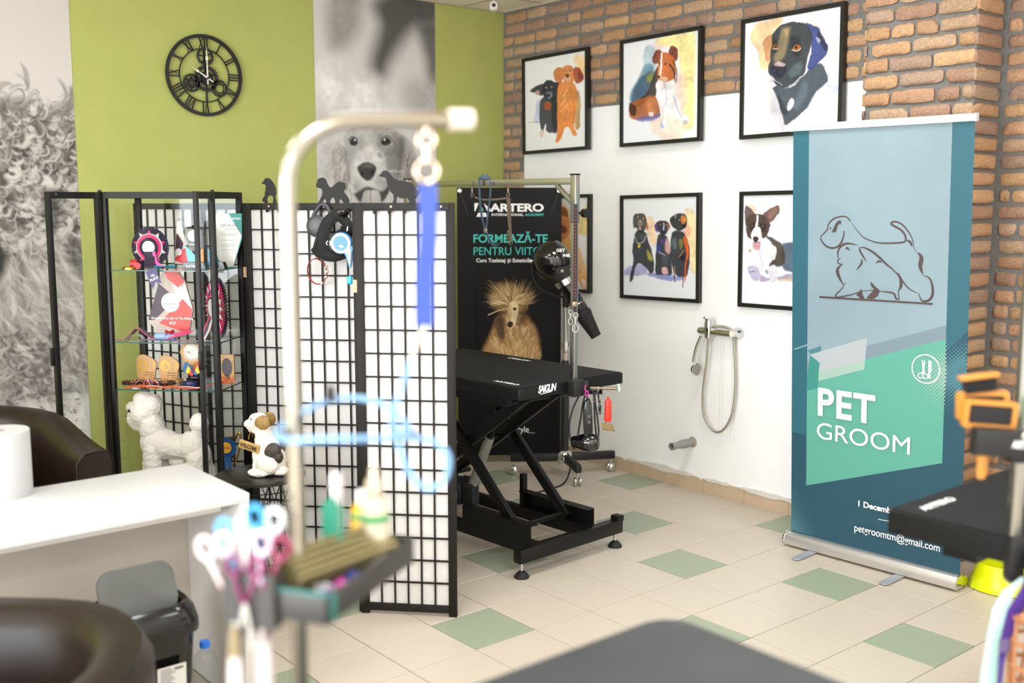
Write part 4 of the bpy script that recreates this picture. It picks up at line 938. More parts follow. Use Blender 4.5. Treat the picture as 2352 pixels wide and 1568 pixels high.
flow_hair(c, 260, (360, 1480, 1000, 2420), dn, 170, 9, GR_[2:], 15, .9, (.25, .5), mid, 5)
flow_hair(c, 120, (360, 2050, 1000, 2440), lambda x, y: 1.9+.5*math.sin(x/90), 110, 30, GR_[:3], 5, 2.4, (.3, .6), mid, 10)
flow_hair(c, 120, (360, 2050, 1000, 2440), lambda x, y: 1.9+.5*math.sin(x/90), 100, 16, GR_[3:5], 16, 2.4, (.3, .6), mid, 6)
flow_hair(c, 24, (400, 760, 1000, 920), lambda x, y: -1.2+.8*(x-700)/400, 130, 26, GR_[1:4], 6, 1.9, (.3, .6), None, 10)
c.layers(ART['curly_top'])
rg = random.Random(5)
for _ in range(190):
    x, y = rg.uniform(380, 980), rg.uniform(2400, 3050); c.stroke([(x, y), (x+rg.uniform(8, 24), y+rg.uniform(-14, 22))], rg.uniform(6, 15), '#6d6965', .75, 3)
c.blur(1)
mural('dog_mural', 'black and white wall mural of a curly haired dog, at the left edge', -2.915-.95, -2.915, c)
# retriever: 1000 units = 0.897 m of wall
c = Canvas(300, 973, '#d3cfcc', 51, 6)
c.layers(ART['retr_base'])
EL, ER = ART['ear_l'], ART['ear_r']; FX, FY = ART['face'][0]
c.poly(EL, '#bdb9b5', 1, 14); c.poly(ER, '#a8a4a0', 1, 14)
flow_hair(c, 230, (100, 970, 280, 1340), lambda x, y: 1.75+.5*math.sin(y/35), 110, 8, GR_[2:], 7, .8, (.25, .7), inpoly(EL))
flow_hair(c, 230, (680, 970, 840, 1340), lambda x, y: 1.45+.5*math.sin(y/40), 110, 8, GR_[1:5], 8, .8, (.25, .7), inpoly(ER))
c.layers(ART['retr_face'])
flow_hair(c, 420, (FX-170, FY-150, FX+220, FY+240), lambda x, y: math.atan2(y-FY, x-FX), 26, 3.5, GR_[3:], 9, .2, (.12, .35))
flow_hair(c, 900, (150, 1370, 900, 3240), lambda x, y: 1.57+.5*math.sin(x/120), 150, 14, GR_[1:], 10, .6, (.2, .6))
c.layers(ART['retr_top'])
c.blur(1)
mural('dog_mural', 'black and white wall mural of a long eared retriever, between two green stripes', -1.487, -.590, c)

# ---------------------------------------------------------------- tall black banner in the corner
CAMH = math.radians(50.3)      # the way it faces: square to the room's diagonal
m_vinyl = mat('black_banner_vinyl', '#0c0b0b', .5, spec=.2)
BNW, BNB, BNT = .665, .055, 1.79
bn = thing('banner_stand', 'tall black course banner with a windblown blond dog, in the corner behind the dryer', 'banner', (-.972, -.442, 0), CAMH)
rows = []
for i in range(15):
    z = BNB+(BNT-BNB)*i/14; cv = .02*math.sin(PI*i/14); rows.append([(-BNW/2+BNW*k/20, -.001*k*0+cv*.3+.012*(abs(k-10)/10)**4*(-1), z) for k in range(21)])
f = MB(); f.sheet(rows, th=.0012); sheet = obj('banner_sheet', f, m_vinyl, bn, recalc=False)
c = Canvas(250, 300, '#0c0b0b', 61, 8)
rg = random.Random(9)
c.layers(ART['afghan_base'])
HC = ['#e8cf9c', '#d9b97c', '#c79f66', '#f2e2b8', '#a97f50', '#8a6238']
cx, cy = 450, 420
for _ in range(760):
    a = rg.uniform(-3.05, -.12); r0 = rg.uniform(10, 190); L = rg.uniform(120, 440)*(1-.33*abs(a+1.65)/1.4)*rg.choice((.7, 1, 1))
    x, y = cx+r0*math.cos(a), cy+r0*.8*math.sin(a); pts = []; b = a+rg.uniform(-.25, .25)
    for q in range(6): pts.append((x, y)); x += math.cos(b)*L/6; y += math.sin(b)*L/6; b += rg.uniform(-.14, .1)-.04
    if y > 15 and 20 < x < 970: c.stroke(pts, rg.uniform(3, 11), rg.choice(HC+['#3a2818', '#5a4026']), rg.uniform(.4, .95), 2, 1, False)
for _ in range(420):
    x, y = rg.uniform(150, 850), rg.uniform(540, 1150); a = 1.57+(x-480)/600+rg.gauss(0, .2)
    if not (abs(x-470) < 130+(y-540)*.5): continue
    pts = [(x+math.cos(a)*q*28, y+math.sin(a)*q*28) for q in range(5)]; c.stroke(pts, rg.uniform(5, 14), rg.choice(HC), rg.uniform(.3, .8), 2, 1, False)
c.layers(ART['afghan_top'])
c.mesh('dog_photo', (-.21, -.0038, 1.25), (.50, 0, 0), (0, 0, -.60), attr_mat('printed_vinyl', .5, spec=.2), sheet)
m_wp = mat('white_vinyl_print', '#f0efec', .5); m_tp = mat('turquoise_vinyl_print', '#3fbdb0', .5)
def btext(s, x, z, h, m, bold=0, fit=None, name='lettering'):
    text(name, s, h, STAND((x, -.0042, z)), m, sheet, .0002, bold, 'LEFT', fit=fit)
btext('ARTERO', -.119, 1.641, .068, m_wp, .0026, .343)
btext('INTERNATIONAL', -.115, 1.612, .0225, m_wp, .0004, .204); btext('ACADEMY', .099, 1.612, .0225, m_tp, .0006, .124)
btext('FORMEAZĂ-TE', -.233, 1.444, .073, m_tp, .0018, .475); btext('PENTRU VIITOR', -.233, 1.364, .073, m_tp, .0003, .475)
btext('Curs Toaletaj și Estetică Canină', -.213, 1.318, .034, m_wp, .0007, .45)
btext('Style', .03, .208, .06, m_wp, .0, .095); btext('SINCE', .125, .201, .010, m_wp, 0, .04)
f = MB()
for (P) in ([(-.222, 1.641), (-.222, 1.693), (-.194, 1.693), (-.216, 1.641)], [(-.140, 1.641), (-.164, 1.693), (-.118, 1.655), (-.126, 1.641)], [(-.210, 1.606), (-.199, 1.632), (-.150, 1.632), (-.140, 1.606)]):
    f.prism(P, -.0042, -.0038)
obj('emblem', f, m_wp, sheet, smooth=20)
f = MB(); f.prism([(-.193, 1.643), (-.178, 1.674), (-.162, 1.643)], -.0042, -.0038); obj('emblem_triangle', f, m_tp, sheet)
for x in (-.315, .315):
    f = MB(); f.lathe([(.006, 0), (.013, 0), (.014, .002), (.012, .003), (.006, .002)], 18, TR((x, -.012, BNT-.02), (PI/2, 0, 0))); obj('eyelet', f, m_steel, bn)
f = MB()
for s in (-1, 1): f.tube([(s*.315, -.008, BNT-.02), (s*.15, .02, 1.3), (0, .03, .78), (-s*.15, .02, .35), (-s*.315, -.004, BNB+.02)], .006, n=8)
f.tube([(0, .03, .78), (0, .16, .4), (0, .24, .005)], .008, n=8)
for s in (-1, 1): f.tube([(s*.315, -.004, BNB+.02), (s*.33, -.02, .004)], .006, n=8)
obj('cross_poles', f, m_mblack, bn)

# ---------------------------------------------------------------- teal roll-up banner
def pr(h, k=0.58): return tuple(c*k for c in lin(h))     # ink on matt film: a little darker than the swatch
RUX, RUY, RUR = 1.632, -.392, math.radians(2.9)
ru = thing('roll_up_banner', 'teal roll up banner with line drawn dogs standing before the brick pillar', 'banner', (RUX, RUY, 0), RUR)
RW, RB, RT_ = .855, .055, 2.035; RL = -.10          # sheet width, bottom, top, lean
RTILT = math.atan2(-RL, RT_-RB); RLEN = math.hypot(RL, RT_-RB)
RM = TR((0, 0, RB), (RTILT, 0, 0))                # sheet frame: x across, z up the sheet
m_teal = mat('teal_print', pr('#37788a'), .45); m_deep = mat('deep_teal_print', pr('#2b6074'), .45)
f = MB(); f.box((0, .0005, RLEN/2), (RW, .001, RLEN), M=RM); rs = obj('banner_sheet', f, m_deep, ru)
COLR = {'t': m_teal, 'l': mat('pale_blue_print', pr('#a7bfca'), .45, var=.09, scale=2.2), 'g': mat('mint_print', pr('#71c8b2'), .45), 'm': mat('sea_green_print', pr('#4ba99d'), .45), 'w': mat('white_ribbon_print', pr('#d3d9de'), .45), 'n': mat('pale_mint_print', pr('#bfdfd0'), .45), 's': mat('ice_blue_print', pr('#a9c6d1'), .45), 'd': mat('dark_brown_print', '#4a3c3b', .5), 'h': mat('light_teal_print', pr('#5f9aa8'), .45), 'v': mat('slate_blue_print', pr('#94aab7'), .45), 'i': mat('white_ink_print', '#f3f3f2', .5)}
for n, L in enumerate(ART['rollup'].split('|')):
    k, pts = L.split(':'); v = [int(q)/1000 for q in pts.split()]; P = list(zip(v[::2], v[1::2]))
    f = MB(); y = -.0003*(1+n*.2)
    if k[0] == 'p':
        f.prism(P, y, y+.0002, RM)
        obj('print_shape', f, COLR[k[1]], rs, smooth=10)
    else:
        w = [int(q)/1000 for q in k[2:].split(',')]
        S = smooth_path([(p[0], 0, p[1]) for p in P], 6) if len(P) > 2 else [Vector((p[0], 0, p[1])) for p in P]
        m_ = len(S); L_, R_ = [], []
        for i, p in enumerate(S):
            a, b = S[max(0, i-1)], S[min(m_-1, i+1)]; t = (b-a).normalized(); nr = Vector((-t.z, 0, t.x)); u = i/(m_-1)
            ww = (w[0]+(w[1]-w[0])*math.sin(PI*u))/2 if len(w) > 1 else w[0]/2
            L_.append(p+nr*ww); R_.append(p-nr*ww)
        vs = [(q.x, y, q.z) for q in L_]+[(q.x, y, q.z) for q in R_]
        f._add(vs, [(i, i+1, m_+i+1, m_+i) for i in range(m_-1)], RM); obj('drawn_line', f, COLR[k[1]], rs, recalc=False)
def halftone(cx0, cx1, z0, z1, pitch, fn, m):
    f = MB(); r = 0; z = z0
    while z < z1:
        x = cx0+(pitch/2 if r % 2 else 0)
        while x < cx1:
            q = fn(x, z)
            if q > .0006: f._add([(x+q*math.cos(k*PI/4), -.0016, z+q*math.sin(k*PI/4)) for k in range(8)], [tuple(range(8))], RM)
            x += pitch
        z += pitch*.5; r += 1
    obj('halftone_dots', f, m, rs)
HX = RW/2
ht = lambda x, z: .0082*max(0, min(1, 1.15-abs((z-.90)-(x-.35)*.25)/.17))*max(0, min(1, (x-.15)/.24))
halftone(.14, .342, .64, 1.12, .017, ht, COLR['n']); halftone(.345, HX-.003, .64, 1.12, .017, ht, COLR['h'])
halftone(-HX+.004, -.16, .02, .26, .0135, lambda x, z: .0056*max(0, min(1, 1.15-(x+HX)/.22-z/.33)), COLR['h'])
def rtext(s, x, z, h, bold, fit):
    text('lettering', s, h, RM @ STAND((x, -.0068, z)), COLR['i'], rs, .0002, bold, 'LEFT', fit=fit, space=1.09 if s == 'PET' else 1.0)
RTX = ART['rollup_text']
for k, s_ in (('PET', 'PET'), ('GROOM', 'GROOM'), ('DEC', '1 Decemb'), ('MAIL', 'petgroomtm@gmail.com')): rtext(s_, *RTX[k])
f = MB(); f.prism(rrect(.868, .03, .004), -.012, .012, RM @ TR((0, -.001, RLEN+.004))); obj('top_rail', f, mat('white_plastic_rail', '#f1efed', .4), ru)
f = MB(); f.box((RW/2+.007, -.001, RLEN+.004), (.006, .028, .034), M=RM); f.box((-RW/2-.007, -.001, RLEN+.004), (.006, .028, .034), M=RM); obj('rail_end_cap', f, mat('light_grey_plastic', '#c3c3c4', .4), ru)
prof = [(-.052, .012), (-.056, .03), (-.05, .052), (-.036, .066), (-.012, .07), (.0, .066), (.004, .055), (.02, .06), (.042, .05), (.05, .03), (.046, .012)]
f = MB(); f.prism(prof, -.436, .436, TR((0, 0, 0), (0, 0, PI/2))); obj('base_cassette', f, mat('satin_aluminium', '#cfcac5', .3, .75), ru)
f = MB()
for s in (-1, 1): f.prism([(p[0]*1.06, p[1]*1.04) for p in prof], s*.437-.003, s*.437+.003, TR((0, 0, 0), (0, 0, PI/2)))
obj('end_cap', f, mat('polished_aluminium', '#d9d9d9', .12, 1.0), ru)
for x in (-.275, .175):
    f = MB(); f.prism(rrect(.042, .30, .021), -.004, .001, TR((x, -.06, .009), (PI/2, 0, .0))); obj('swing_foot', f, mat('grey_coated_foot', '#a7adb3', .45, .3), ru)
f = MB(); f.tube([(0, .02, .05), (0, .03, 1.0), (0, -.075, RT_-.01)], .009, n=10); obj('rear_pole', f, m_steel, ru)

# ---------------------------------------------------------------- stand dryer
DR = (-.500, -.385, 0); m_dry = mat('gloss_black_shell', '#0b0a0a', .07, coat=.6)
dr = thing('stand_dryer', 'glossy black stand dryer on a wheeled tripod between the black banner and the wall', 'hair dryer', DR, CAMH)
f = MB(); f.cyl((0, 0, .13), (0, 0, .68), .026, n=24); f.cyl((0, 0, .68), (0, 0, .73), .028, .022, n=24); obj('lower_pole', f, m_mblack, dr)
f = MB(); f.cyl((0, 0, .72), (0, 0, 1.16), .015, n=20); obj('inner_pole', f, m_steel, dr)
f = MB(); f.cyl((0, 0, .80), (0, 0, .85), .024, n=20); f.cyl((.02, 0, .825), (.05, 0, .825), .006, n=8); obj('collar', f, m_chrome, dr)
f = MB(); f.cyl((.045, 0, .825), (.065, 0, .825), .018, n=14); obj('clamp_knob', f, m_pblack, dr)
f = MB(); f.tube([(0.0, -.0285, .74), (0, -.0285, .78)], .01, n=4); obj('maker_label', f, mat('red_white_label', '#c9b7ae', .5), dr)
f = MB(); f.lathe([(0, .09), (.05, .09), (.055, .11), (.045, .15), (.028, .165), (0, .165)], 24); obj('hub', f, m_chrome, dr)
RZI = Matrix.Rotation(-CAMH, 3, 'Z')
for (wx, wy) in ((-.734, -.603), (-.273, -.485), (-.40, -.075)):
    e = RZI @ Vector((wx-DR[0], wy-DR[1], 0)); d = e.normalized()
    f = MB(); f.bar(tuple(d*.03+Vector((0, 0, .122))), tuple(e+d*.02+Vector((0, 0, .108))), .038, .05, bev=.006); lg = obj('leg', f, m_mblack, dr)
    w = MB(); w.cyl(tuple(e+Vector((0, 0, .085))), tuple(e+Vector((0, 0, .06))), .008, n=10)
    q = Vector((-d.y, d.x, 0))
    for s in (-1, 1): w.lathe([(.0, -.011), (.018, -.011), (.026, -.005), (.0275, 0), (.026, .005), (.018, .011), (0, .011)], 22, TR(tuple(e+q*s*.016+Vector((0, 0, .0275))), (0, PI/2, 0)) if abs(d.x) < .5 else TR(tuple(e+q*s*.016+Vector((0, 0, .0275))), (PI/2, 0, math.atan2(d.y, d.x))))
    obj('caster', w, m_chrome, lg)
f = MB(); HB = Vector((-.085, -.05, 1.345))
ax = Vector((.50, -.05, -.85)).normalized()           # the way the nozzle points
MX = Matrix.Translation(HB) @ ax.to_track_quat('Z', 'Y').to_matrix().to_4x4()
f.lathe([(0, -.122), (.05, -.116), (.09, -.092), (.112, -.05), (.118, 0), (.112, .045), (.09, .09), (.066, .12), (.058, .135), (0, .135)], 44, MX); head = obj('motor_shell', f, m_dry, dr)
f = MB(); f.lathe([(.058, .128), (.062, .13), (.062, .165), (.057, .167), (.05, .167)], 36, MX); obj('chrome_band', f, m_chrome, head)
f = MB(); f.lathe([(.05, .16), (.048, .34), (.043, .35), (.0, .35)], 32, MX); obj('nozzle_tube', f, m_dry, head)
f = MB(); f.lathe([(.044, .32), (.0445, .325), (.0445, .329), (.044, .333)], 32, MX @ TR((0, 0, -.01))); f.lathe([(.0485, .298), (.0485, .303)], 32, MX); obj('trim_ring', f, m_chrome, head)
f = MB(); f.lathe([(.047, .33), (.054, .345), (.054, .36), (.05, .37), (.033, .50), (.034, .51), (.028, .51), (.028, .48), (0, .48)], 32, MX @ TR((0, 0, .02))); obj('air_cone', f, m_rubber, head)
f = MB(); f.tube(smooth_path([(-.205, -.05, 1.345), (-.2, -.04, 1.24), (-.15, -.01, 1.17), (-.07, .0, 1.13), (0, 0, 1.12)], 5), .012, n=10, flat=.5); f.cyl((0, 0, 1.06), (0, 0, 1.15), .02, n=18); obj('yoke', f, m_mblack, dr)
f = MB(); f.cyl((-.195, -.05, 1.345), (-.222, -.05, 1.345), .014, n=14); obj('pivot_bolt', f, m_chrome, dr)
f = MB(); f.prism(rrect(.13, .045, .02), -.012, .0, TR((HB.x+.075, HB.y-.108, HB.z-.045), (.15, -.1, .35))); cp = obj('control_panel', f, mat('dark_grey_panel', '#262626', .4), head)
f = MB()
for x in (-.03, .03): f.cyl((x, -.01, 0), (x, -.02, 0), .009, n=14, M=TR((HB.x+.075, HB.y-.108, HB.z-.045), (.15, -.1, .35)))
obj('switches', f, m_chrome, cp)
for i, s in enumerate(('GET', 'DONE.')):
    text('lettering', s, .026, TR((HB.x+.02, HB.y-.101, HB.z+.06-.03*i), (PI/2-.35, 0, .12)), m_white_ink, head, .0003, .001, 'LEFT', 1.1)
f = MB(); f.tube(smooth_path([(.01, -.02, .16), (.035, -.08, .12), (.02, -.14, .05), (-.02, -.22, .008), (-.10, -.32, .006), (-.2, -.42, .006)], 6), .005, n=8); obj('power_cord', f, m_rubber, dr)

# ---------------------------------------------------------------- shower mixer, drain stub, camera
sm = thing('shower_mixer', 'chrome shower mixer with hanging metal hose on the white wall', 'shower', (.42, 0, .965))
f = MB(); f.cyl((-.125, -.06, 0), (.10, -.06, 0), .021, n=22); f.ell((-.125, -.06, 0), .021); obj('mixer_body', f, m_chrome, sm)
for x in (-.09, .105):
    f = MB(); f.lathe([(.036, 0), (.034, .01), (.02, .028), (.016, .055), (0, .055)], 26, TR((x, -.001, 0), (PI/2, 0, 0))); obj('wall_rosette', f, m_chrome, sm)
f = MB(); f.lathe([(0, -.035), (.024, -.035), (.026, 0), (.026, .05), (.022, .072), (0, .076)], 26, TR((-.06, -.065, .0))); f.bar((-.05, -.07, .068), (-.02, -.15, .088), .022, .012, bev=.004); obj('lever', f, m_chrome, sm)
f = MB(); f.tube(smooth_path([(-.062, -.065, -.03), (-.075, -.06, -.18), (-.105, -.05, -.36), (-.095, -.045, -.5), (-.03, -.04, -.575), (.04, -.04, -.56), (.1, -.04, -.46), (.115, -.035, -.3), (.105, -.035, -.12), (.085, -.03, -.01), (.055, -.03, .025), (-.02, -.03, .03), (-.09, -.045, .01), (-.112, -.075, -.02)], 10), .0068, n=10); hose = obj('shower_hose', f, mat('flexible_steel_hose', '#b9b2a2', .3, .9, var=.25, scale=420, bump=.6), sm)
f = MB(); f.tube(smooth_path([(-.10, -.085, -.03), (-.125, -.09, -.09), (-.142, -.09, -.15), (-.145, -.09, -.185)], 5), .009, n=12)
f.lathe([(0, -.012), (.025, -.012), (.036, .002), (.037, .014), (0, .014)], 26, TR((-.135, -.088, -.222), (0, PI/2+.1, -.1))); obj('hand_shower', f, m_chrome, sm)
f = MB(); f.lathe([(.0, .0146), (.033, .0146), (.0, .016)], 24, TR((-.135, -.088, -.222), (0, PI/2+.1, -.1))); obj('spray_face', f, mat('pale_grey_rubber', '#8f8a84', .7), sm)
tm = MB()
for x, z0, z1 in ((-.022, -.03, -.6), (-.002, -.03, -.6), (.062, -.03, -.64), (.085, -.03, -.63)): tm.bar((x, -.0005, z0), (x+.002, -.0005, z1), .003, .001, up=(0, 1, 0))
struct(obj('pipe_trace', tm, mat('faint_wall_mark', '#dcd8cf', .85), wall_right, loc=(.42, 0, .965)))
dp = thing('drain_pipe', 'short grey plastic drain stub sticking out of the wall below the shower', 'pipe', (.205, 0, .285))
f = MB(); f.lathe([(0, 0), (.023, 0), (.023, .05), (.026, .052), (.026, .10), (.022, .105), (.0215, .13), (.019, .135), (.019, .165), (.0225, .168), (.0225, .19), (.017, .19), (.017, .12), (0, .12)], 26, TR((0, 0, 0), (PI/2, 0, .0))); obj('pipe', f, mat('grey_pvc', '#8d8c88', .5), dp)
f = MB(); f.lathe([(.023, 0), (.033, 0), (.03, .004), (.023, .006)], 14, TR((0, 0, 0), (PI/2, 0, 0))); obj('rough_sleeve', f, mat('chipped_filler', '#a99f88', .9), dp)
cc = thing('security_camera', 'small white security camera hanging from the ceiling corner', 'camera', (-1.09, -.47, CEIL), CAMH)
f = MB(); f.cyl((0, 0, 0), (0, 0, -.012), .03, n=20); f.cyl((0, 0, -.01), (0, 0, -.055), .008, n=12); obj('mount', f, mat('white_camera_plastic', '#d8d2c8', .4), cc)
f = MB(); f.box((0, 0, -.085), (.055, .09, .058), bev=.018, seg=3); body = obj('camera_body', f, mat('white_camera_plastic', '#d8d2c8', .4), cc)
f = MB(); f.lathe([(.021, 0), (.022, .004), (.015, .006), (.012, .003), (0, .002)], 24, TR((0, -.044, -.085), (PI/2, 0, 0))); obj('lens_ring', f, mat('pale_lens_ring', '#e9ddd2', .35), body)
f = MB(); f.lathe([(.012, .0), (.012, .005), (0, .007)], 20, TR((0, -.045, -.085), (PI/2, 0, 0))); obj('lens', f, mat('dark_brown_lens', '#2b1d14', .1), body)

# ================================================================== in and around the cabinet, screen and desk
def cthing(name, label, cat, u, v, z, rz=0, group=None):
    return thing(name, label, cat, tuple(CM @ Vector((u, v, z))), CABR+rz, group)
S1, S2, S3, S4 = SHELF
m_sat_p = mat('purple_satin', '#3c2a6b', .35, sheen=.3); m_sat_d = mat('dark_purple_satin', '#221a33', .4, sheen=.3)
m_sat_k = mat('pink_satin', '#d8326f', .35, sheen=.3); m_sat_w = mat('white_satin', '#ece7e6', .35); m_silver = mat('silver_card', '#c9c7c6', .3, .4)
m_disc = mat('white_card_disc', '#e4dcdc', .5); m_wink = mat('white_label_print', '#f4f2f0', .5); m_acr = glass_mat('clear_acrylic', (.97, .985, .98))
def ruffle(mb, r0, r1, n, y, amp=.004, cx=0, cz=0):
    vs = []; fs = []
    for k in range(2*n):
        a = 2*PI*k/(2*n); d = amp if k % 2 else -amp
        for r, q in ((r0, .3), (r1, 1)): vs.append((cx+r*math.cos(a), y+d*q, cz+r*math.sin(a)))
    for k in range(2*n):
        j = (k+1) % (2*n); fs.append((2*k, 2*k+1, 2*j+1, 2*j))
    mb._add(vs, fs)
def star_points(mb, r0, r1, n, y, w, off=0):
    for k in range(n):
        a = 2*PI*k/n+off; t = w/2
        p = [(r0*math.cos(a-t), y-.001, r0*math.sin(a-t)), (r0*math.cos(a+t), y-.001, r0*math.sin(a+t)), (r1*math.cos(a), y-.003, r1*math.sin(a))]
        mb._add(p+[(r0*math.cos(a), y-.008, r0*math.sin(a))], [(0, 1, 2), (0, 3, 2), (3, 1, 2), (0, 1, 3)])
def band(mb, pts, w, th=.0012, side=(1, 0, 0)):
    s = Vector(side)*w/2; P = smooth_path(pts, 5)
    mb.sheet([[tuple(p-s), tuple(p+s)] for p in P], th=th)
# --- top shelf
t = cthing('award_rosette', 'purple, pink and silver rosette with a 1st PLACE ribbon on the top glass shelf', 'rosette', .191, .085, 1.482)
f = MB(); ruffle(f, .05, .094, 44, .004); obj('outer_ruffle', f, m_sat_d, t, smooth=20)
f = MB(); star_points(f, .062, .083, 5, .0, .42, PI/2); obj('pink_points', f, m_sat_k, t, smooth=10)
f = MB(); star_points(f, .062, .085, 5, .0, .42, PI/2+PI/5); obj('silver_points', f, m_silver, t, smooth=10)
f = MB(); f.lathe([(.058, .0), (.062, -.004), (.066, -.002), (.066, .004)], 44, TR((0, -.004, 0), (-PI/2, 0, 0))); obj('silver_ring', f, m_silver, t)
f = MB(); ruffle(f, .044, .06, 40, -.008, .002); obj('pink_ruffle', f, m_sat_k, t, smooth=20)
f = MB(); ruffle(f, .028, .046, 34, -.011, .0025); obj('inner_ruffle', f, m_sat_d, t, smooth=20)
f = MB(); f.cyl((0, -.01, 0), (0, -.015, 0), .031, n=36); obj('centre_disc', f, m_disc, t)
f = MB(); band(f, [(.005, -.0155, -.02), (.012, -.03, -.055), (.022, -.06, -.094), (.045, -.098, -.099)], .05, .0015); obj('ribbon', f, m_sat_d, t)
M = TR((.050, -.104, -.103), (-.05, math.radians(-24), 0))
f = MB(); f.prism([(-.025, .003), (.027, .003), (.027, -.075), (.0, -.058), (-.025, -.085)], -.001, .0005, M); tail = obj('ribbon_tail', f, m_sat_p, t)
text('lettering', '1st', .018, M @ STAND((-.010, -.0022, -.03)), m_wink, tail, .0002, .0003); text('lettering', 'PLACE', .017, M @ STAND((-.021, -.0022, -.048)), m_wink, tail, .0002, .0004, fit=.043)
f = MB(); band(f, [(.028, -.02, -.02), (.04, -.03, -.06), (.062, -.04, -.082), (.085, -.04, -.096)], .02, .001, (.8, 0, .5)); obj('pink_tail', f, mat('orchid_satin', '#c95aa0', .35), t)
t = cthing('medal', 'gold medal with a rolled red ribbon on the top shelf, left end', 'medal', .105, .05, S1)
f = MB(); f.cyl((0, 0, 0), (0, 0, .01), .036, n=36); f.lathe([(.028, .01), (.034, .013), (.036, .01)], 30); obj('gold_disc', f, mat('polished_gold', '#d2a64a', .25, .9), t)
f = MB(); f.lathe([(.018, 0), (.02, .004), (.02, .026), (.018, .03), (.012, .03)], 20, TR((.002, .004, .026), (0, PI/2, .3))); f.lathe([(0, 0), (.016, .002), (.016, .012)], 16, TR((.036, .004, .018), (PI/2, 0, .3))); obj('red_ribbon', f, mat('red_satin', '#c02632', .35), t)
# obelisk award
t = cthing('obelisk_award', 'clear obelisk award with plum and red print, top shelf', 'award', .293, .20, S1)
ob = [(-.045, 0), (.05, 0), (.034, .15), (.014, .232), (.004, .24), (-.008, .23), (-.03, .12)]
f = MB(); f.prism(ob, -.018, .018, bev=.003); obj('acrylic_block', f, m_acr, t)
def plate(parent, name, polys, y):
    for k, (c, P) in enumerate(polys):
        f = MB(); f.prism(P, y-.0004*(k+1), y-.0004*k-.0001); obj(name, f, mat('print_'+c.strip('#'), c, .35), parent, smooth=10)
def circ(cx, cz, r, n=24): return [(cx+r*math.cos(2*PI*k/n), cz+r*math.sin(2*PI*k/n)) for k in range(n)]
plate(t, 'printed_shape', [('#cfc3bb', [(-.026, .02), (.042, .02), (.03, .14), (.012, .225), (-.006, .222), (-.02, .12)]), ('#4b3541', [(-.022, .085), (.012, .085), (.022, .12), (-.006, .165), (-.012, .165)]), ('#d63a40', [(-.03, .04), (.02, .092), (.038, .10), (.046, .005), (.02, .02)]), ('#e8e0e0', circ(-.004, .078, .017))], -.0185)
f = MB(); ruffle(f, .012, .048, 22, 0, .008); o = cthing('small_rosette', 'turquoise rosette lying flat on the top shelf before the obelisk', 'rosette', .27, .065, S1+.018); r = obj('ruffle', f, mat('turquoise_satin', '#1f9fb0', .35), o, smooth=20); r.rotation_euler = (PI/2, 0, 0); r.location.z = -.006
f = MB(); band(f, [(.0, -.03, -.014), (.06, -.04, -.012), (.13, -.045, -.015)], .02, .001, (0, 1, 0)); obj('orange_ribbon', f, mat('orange_satin', '#e2622e', .4), o)
# 3rd place award
t = cthing('acrylic_award', 'clear acrylic award on a black base marked 3rd, top shelf', 'award', .405, .10, S1)
f = MB(); f.prism([(-.055, 0), (.065, 0), (.055, .034), (-.045, .034)], -.025, .025); bs = obj('base', f, m_pblack, t)
text('lettering', '3rd Place', .015, STAND((-.034, -.0256, .011)), m_wink, bs, .0002, .0003, fit=.06)
f = MB(); f.prism([(-.045, .034), (.05, .034), (.06, .19), (.0, .20), (-.045, .185)], -.006, .006, bev=.0015); obj('acrylic_plate', f, m_acr, t)
plate(t, 'printed_shape', [('#5c5a58', [(-.026, .10), (.045, .08), (.052, .188), (-.026, .192)]), ('#67b3bd', [(-.043, .115), (.01, .065), (.012, .036), (-.03, .036)]), ('#eceaea', circ(.0, .158, .027)), ('#dd8f3c', [(.02, .036), (.05, .036), (.05, .10), (.02, .085)])], -.0065)
text('lettering', 'PODIUM', .010, STAND((-.02, -.0090, .115)), m_wink, t, .0002, .0002, fit=.03)
# glass blade award
t = cthing('glass_award', 'pointed clear glass award with blue base on the top shelf, right end', 'award', .485, .13, S1)
f = MB(); f.prism([(-.03, .0), (.03, .0), (.024, .19), (.012, .225), (-.03, .15)], -.012, .012, bev=.002); obj('glass_blade', f, m_acr, t)
f = MB(); f.prism([(-.024, .005), (.012, .005), (-.006, .085), (-.024, .10)], -.010, -.006); obj('blue_inset', f, mat('light_blue_print', '#7fb7cf', .3), t)
f = MB(); f.prism([(-.038, 0), (.05, 0), (.04, .032), (-.03, .032)], .014, .05); obj('black_base', f, m_pblack, t)
# certificate
t = cthing('certificate', 'white and teal acrylic certificate leaning at the right end of the top shelf', 'certificate', .497, .245, S1)
M = TR((0, 0, 0), (-.06, 0, 0)); P0_ = [(-.07, .0), (.035, .0), (.045, .02), (.085, .14), (.085, .262), (-.07, .262)]
f = MB(); f.prism(P0_, -.003, .003, M); cf = obj('teal_panel', f, mat('teal_card', '#1f8f86', .4), t)
f = MB(); f.prism([(-.045, .262), (.018, .262), (.084, .155), (.04, .005), (.012, .005), (-.0, .03), (-.03, .03), (-.07, .14), (-.07, .17)], -.004, -.0032, M); obj('white_panel', f, mat('white_card', '#e6e1dd', .4), t)
text('lettering', 'ARTERO', .014, M @ STAND((.036, -.0046, .232)), m_wink, cf, .0002, .0004, fit=.045)
text('lettering', 'CERTIFICATE', .017, M @ STAND((-.024, -.0048, .198)), mat('grey_ink', '#8a8784', .5), cf, .0002, .0, fit=.086)
ln = MB()
for k, (z, a, b) in enumerate(((.186, 0, .07), (.163, -.02, .06), (.155, -.01, .055), (.133, -.02, .045), (.112, -.02, .05), (.103, -.02, .045), (.086, -.02, .045))): ln.bar((a, -.0046, z), (b, -.0046, z), .0004, .0016, up=(0, 0, 1), M=M)
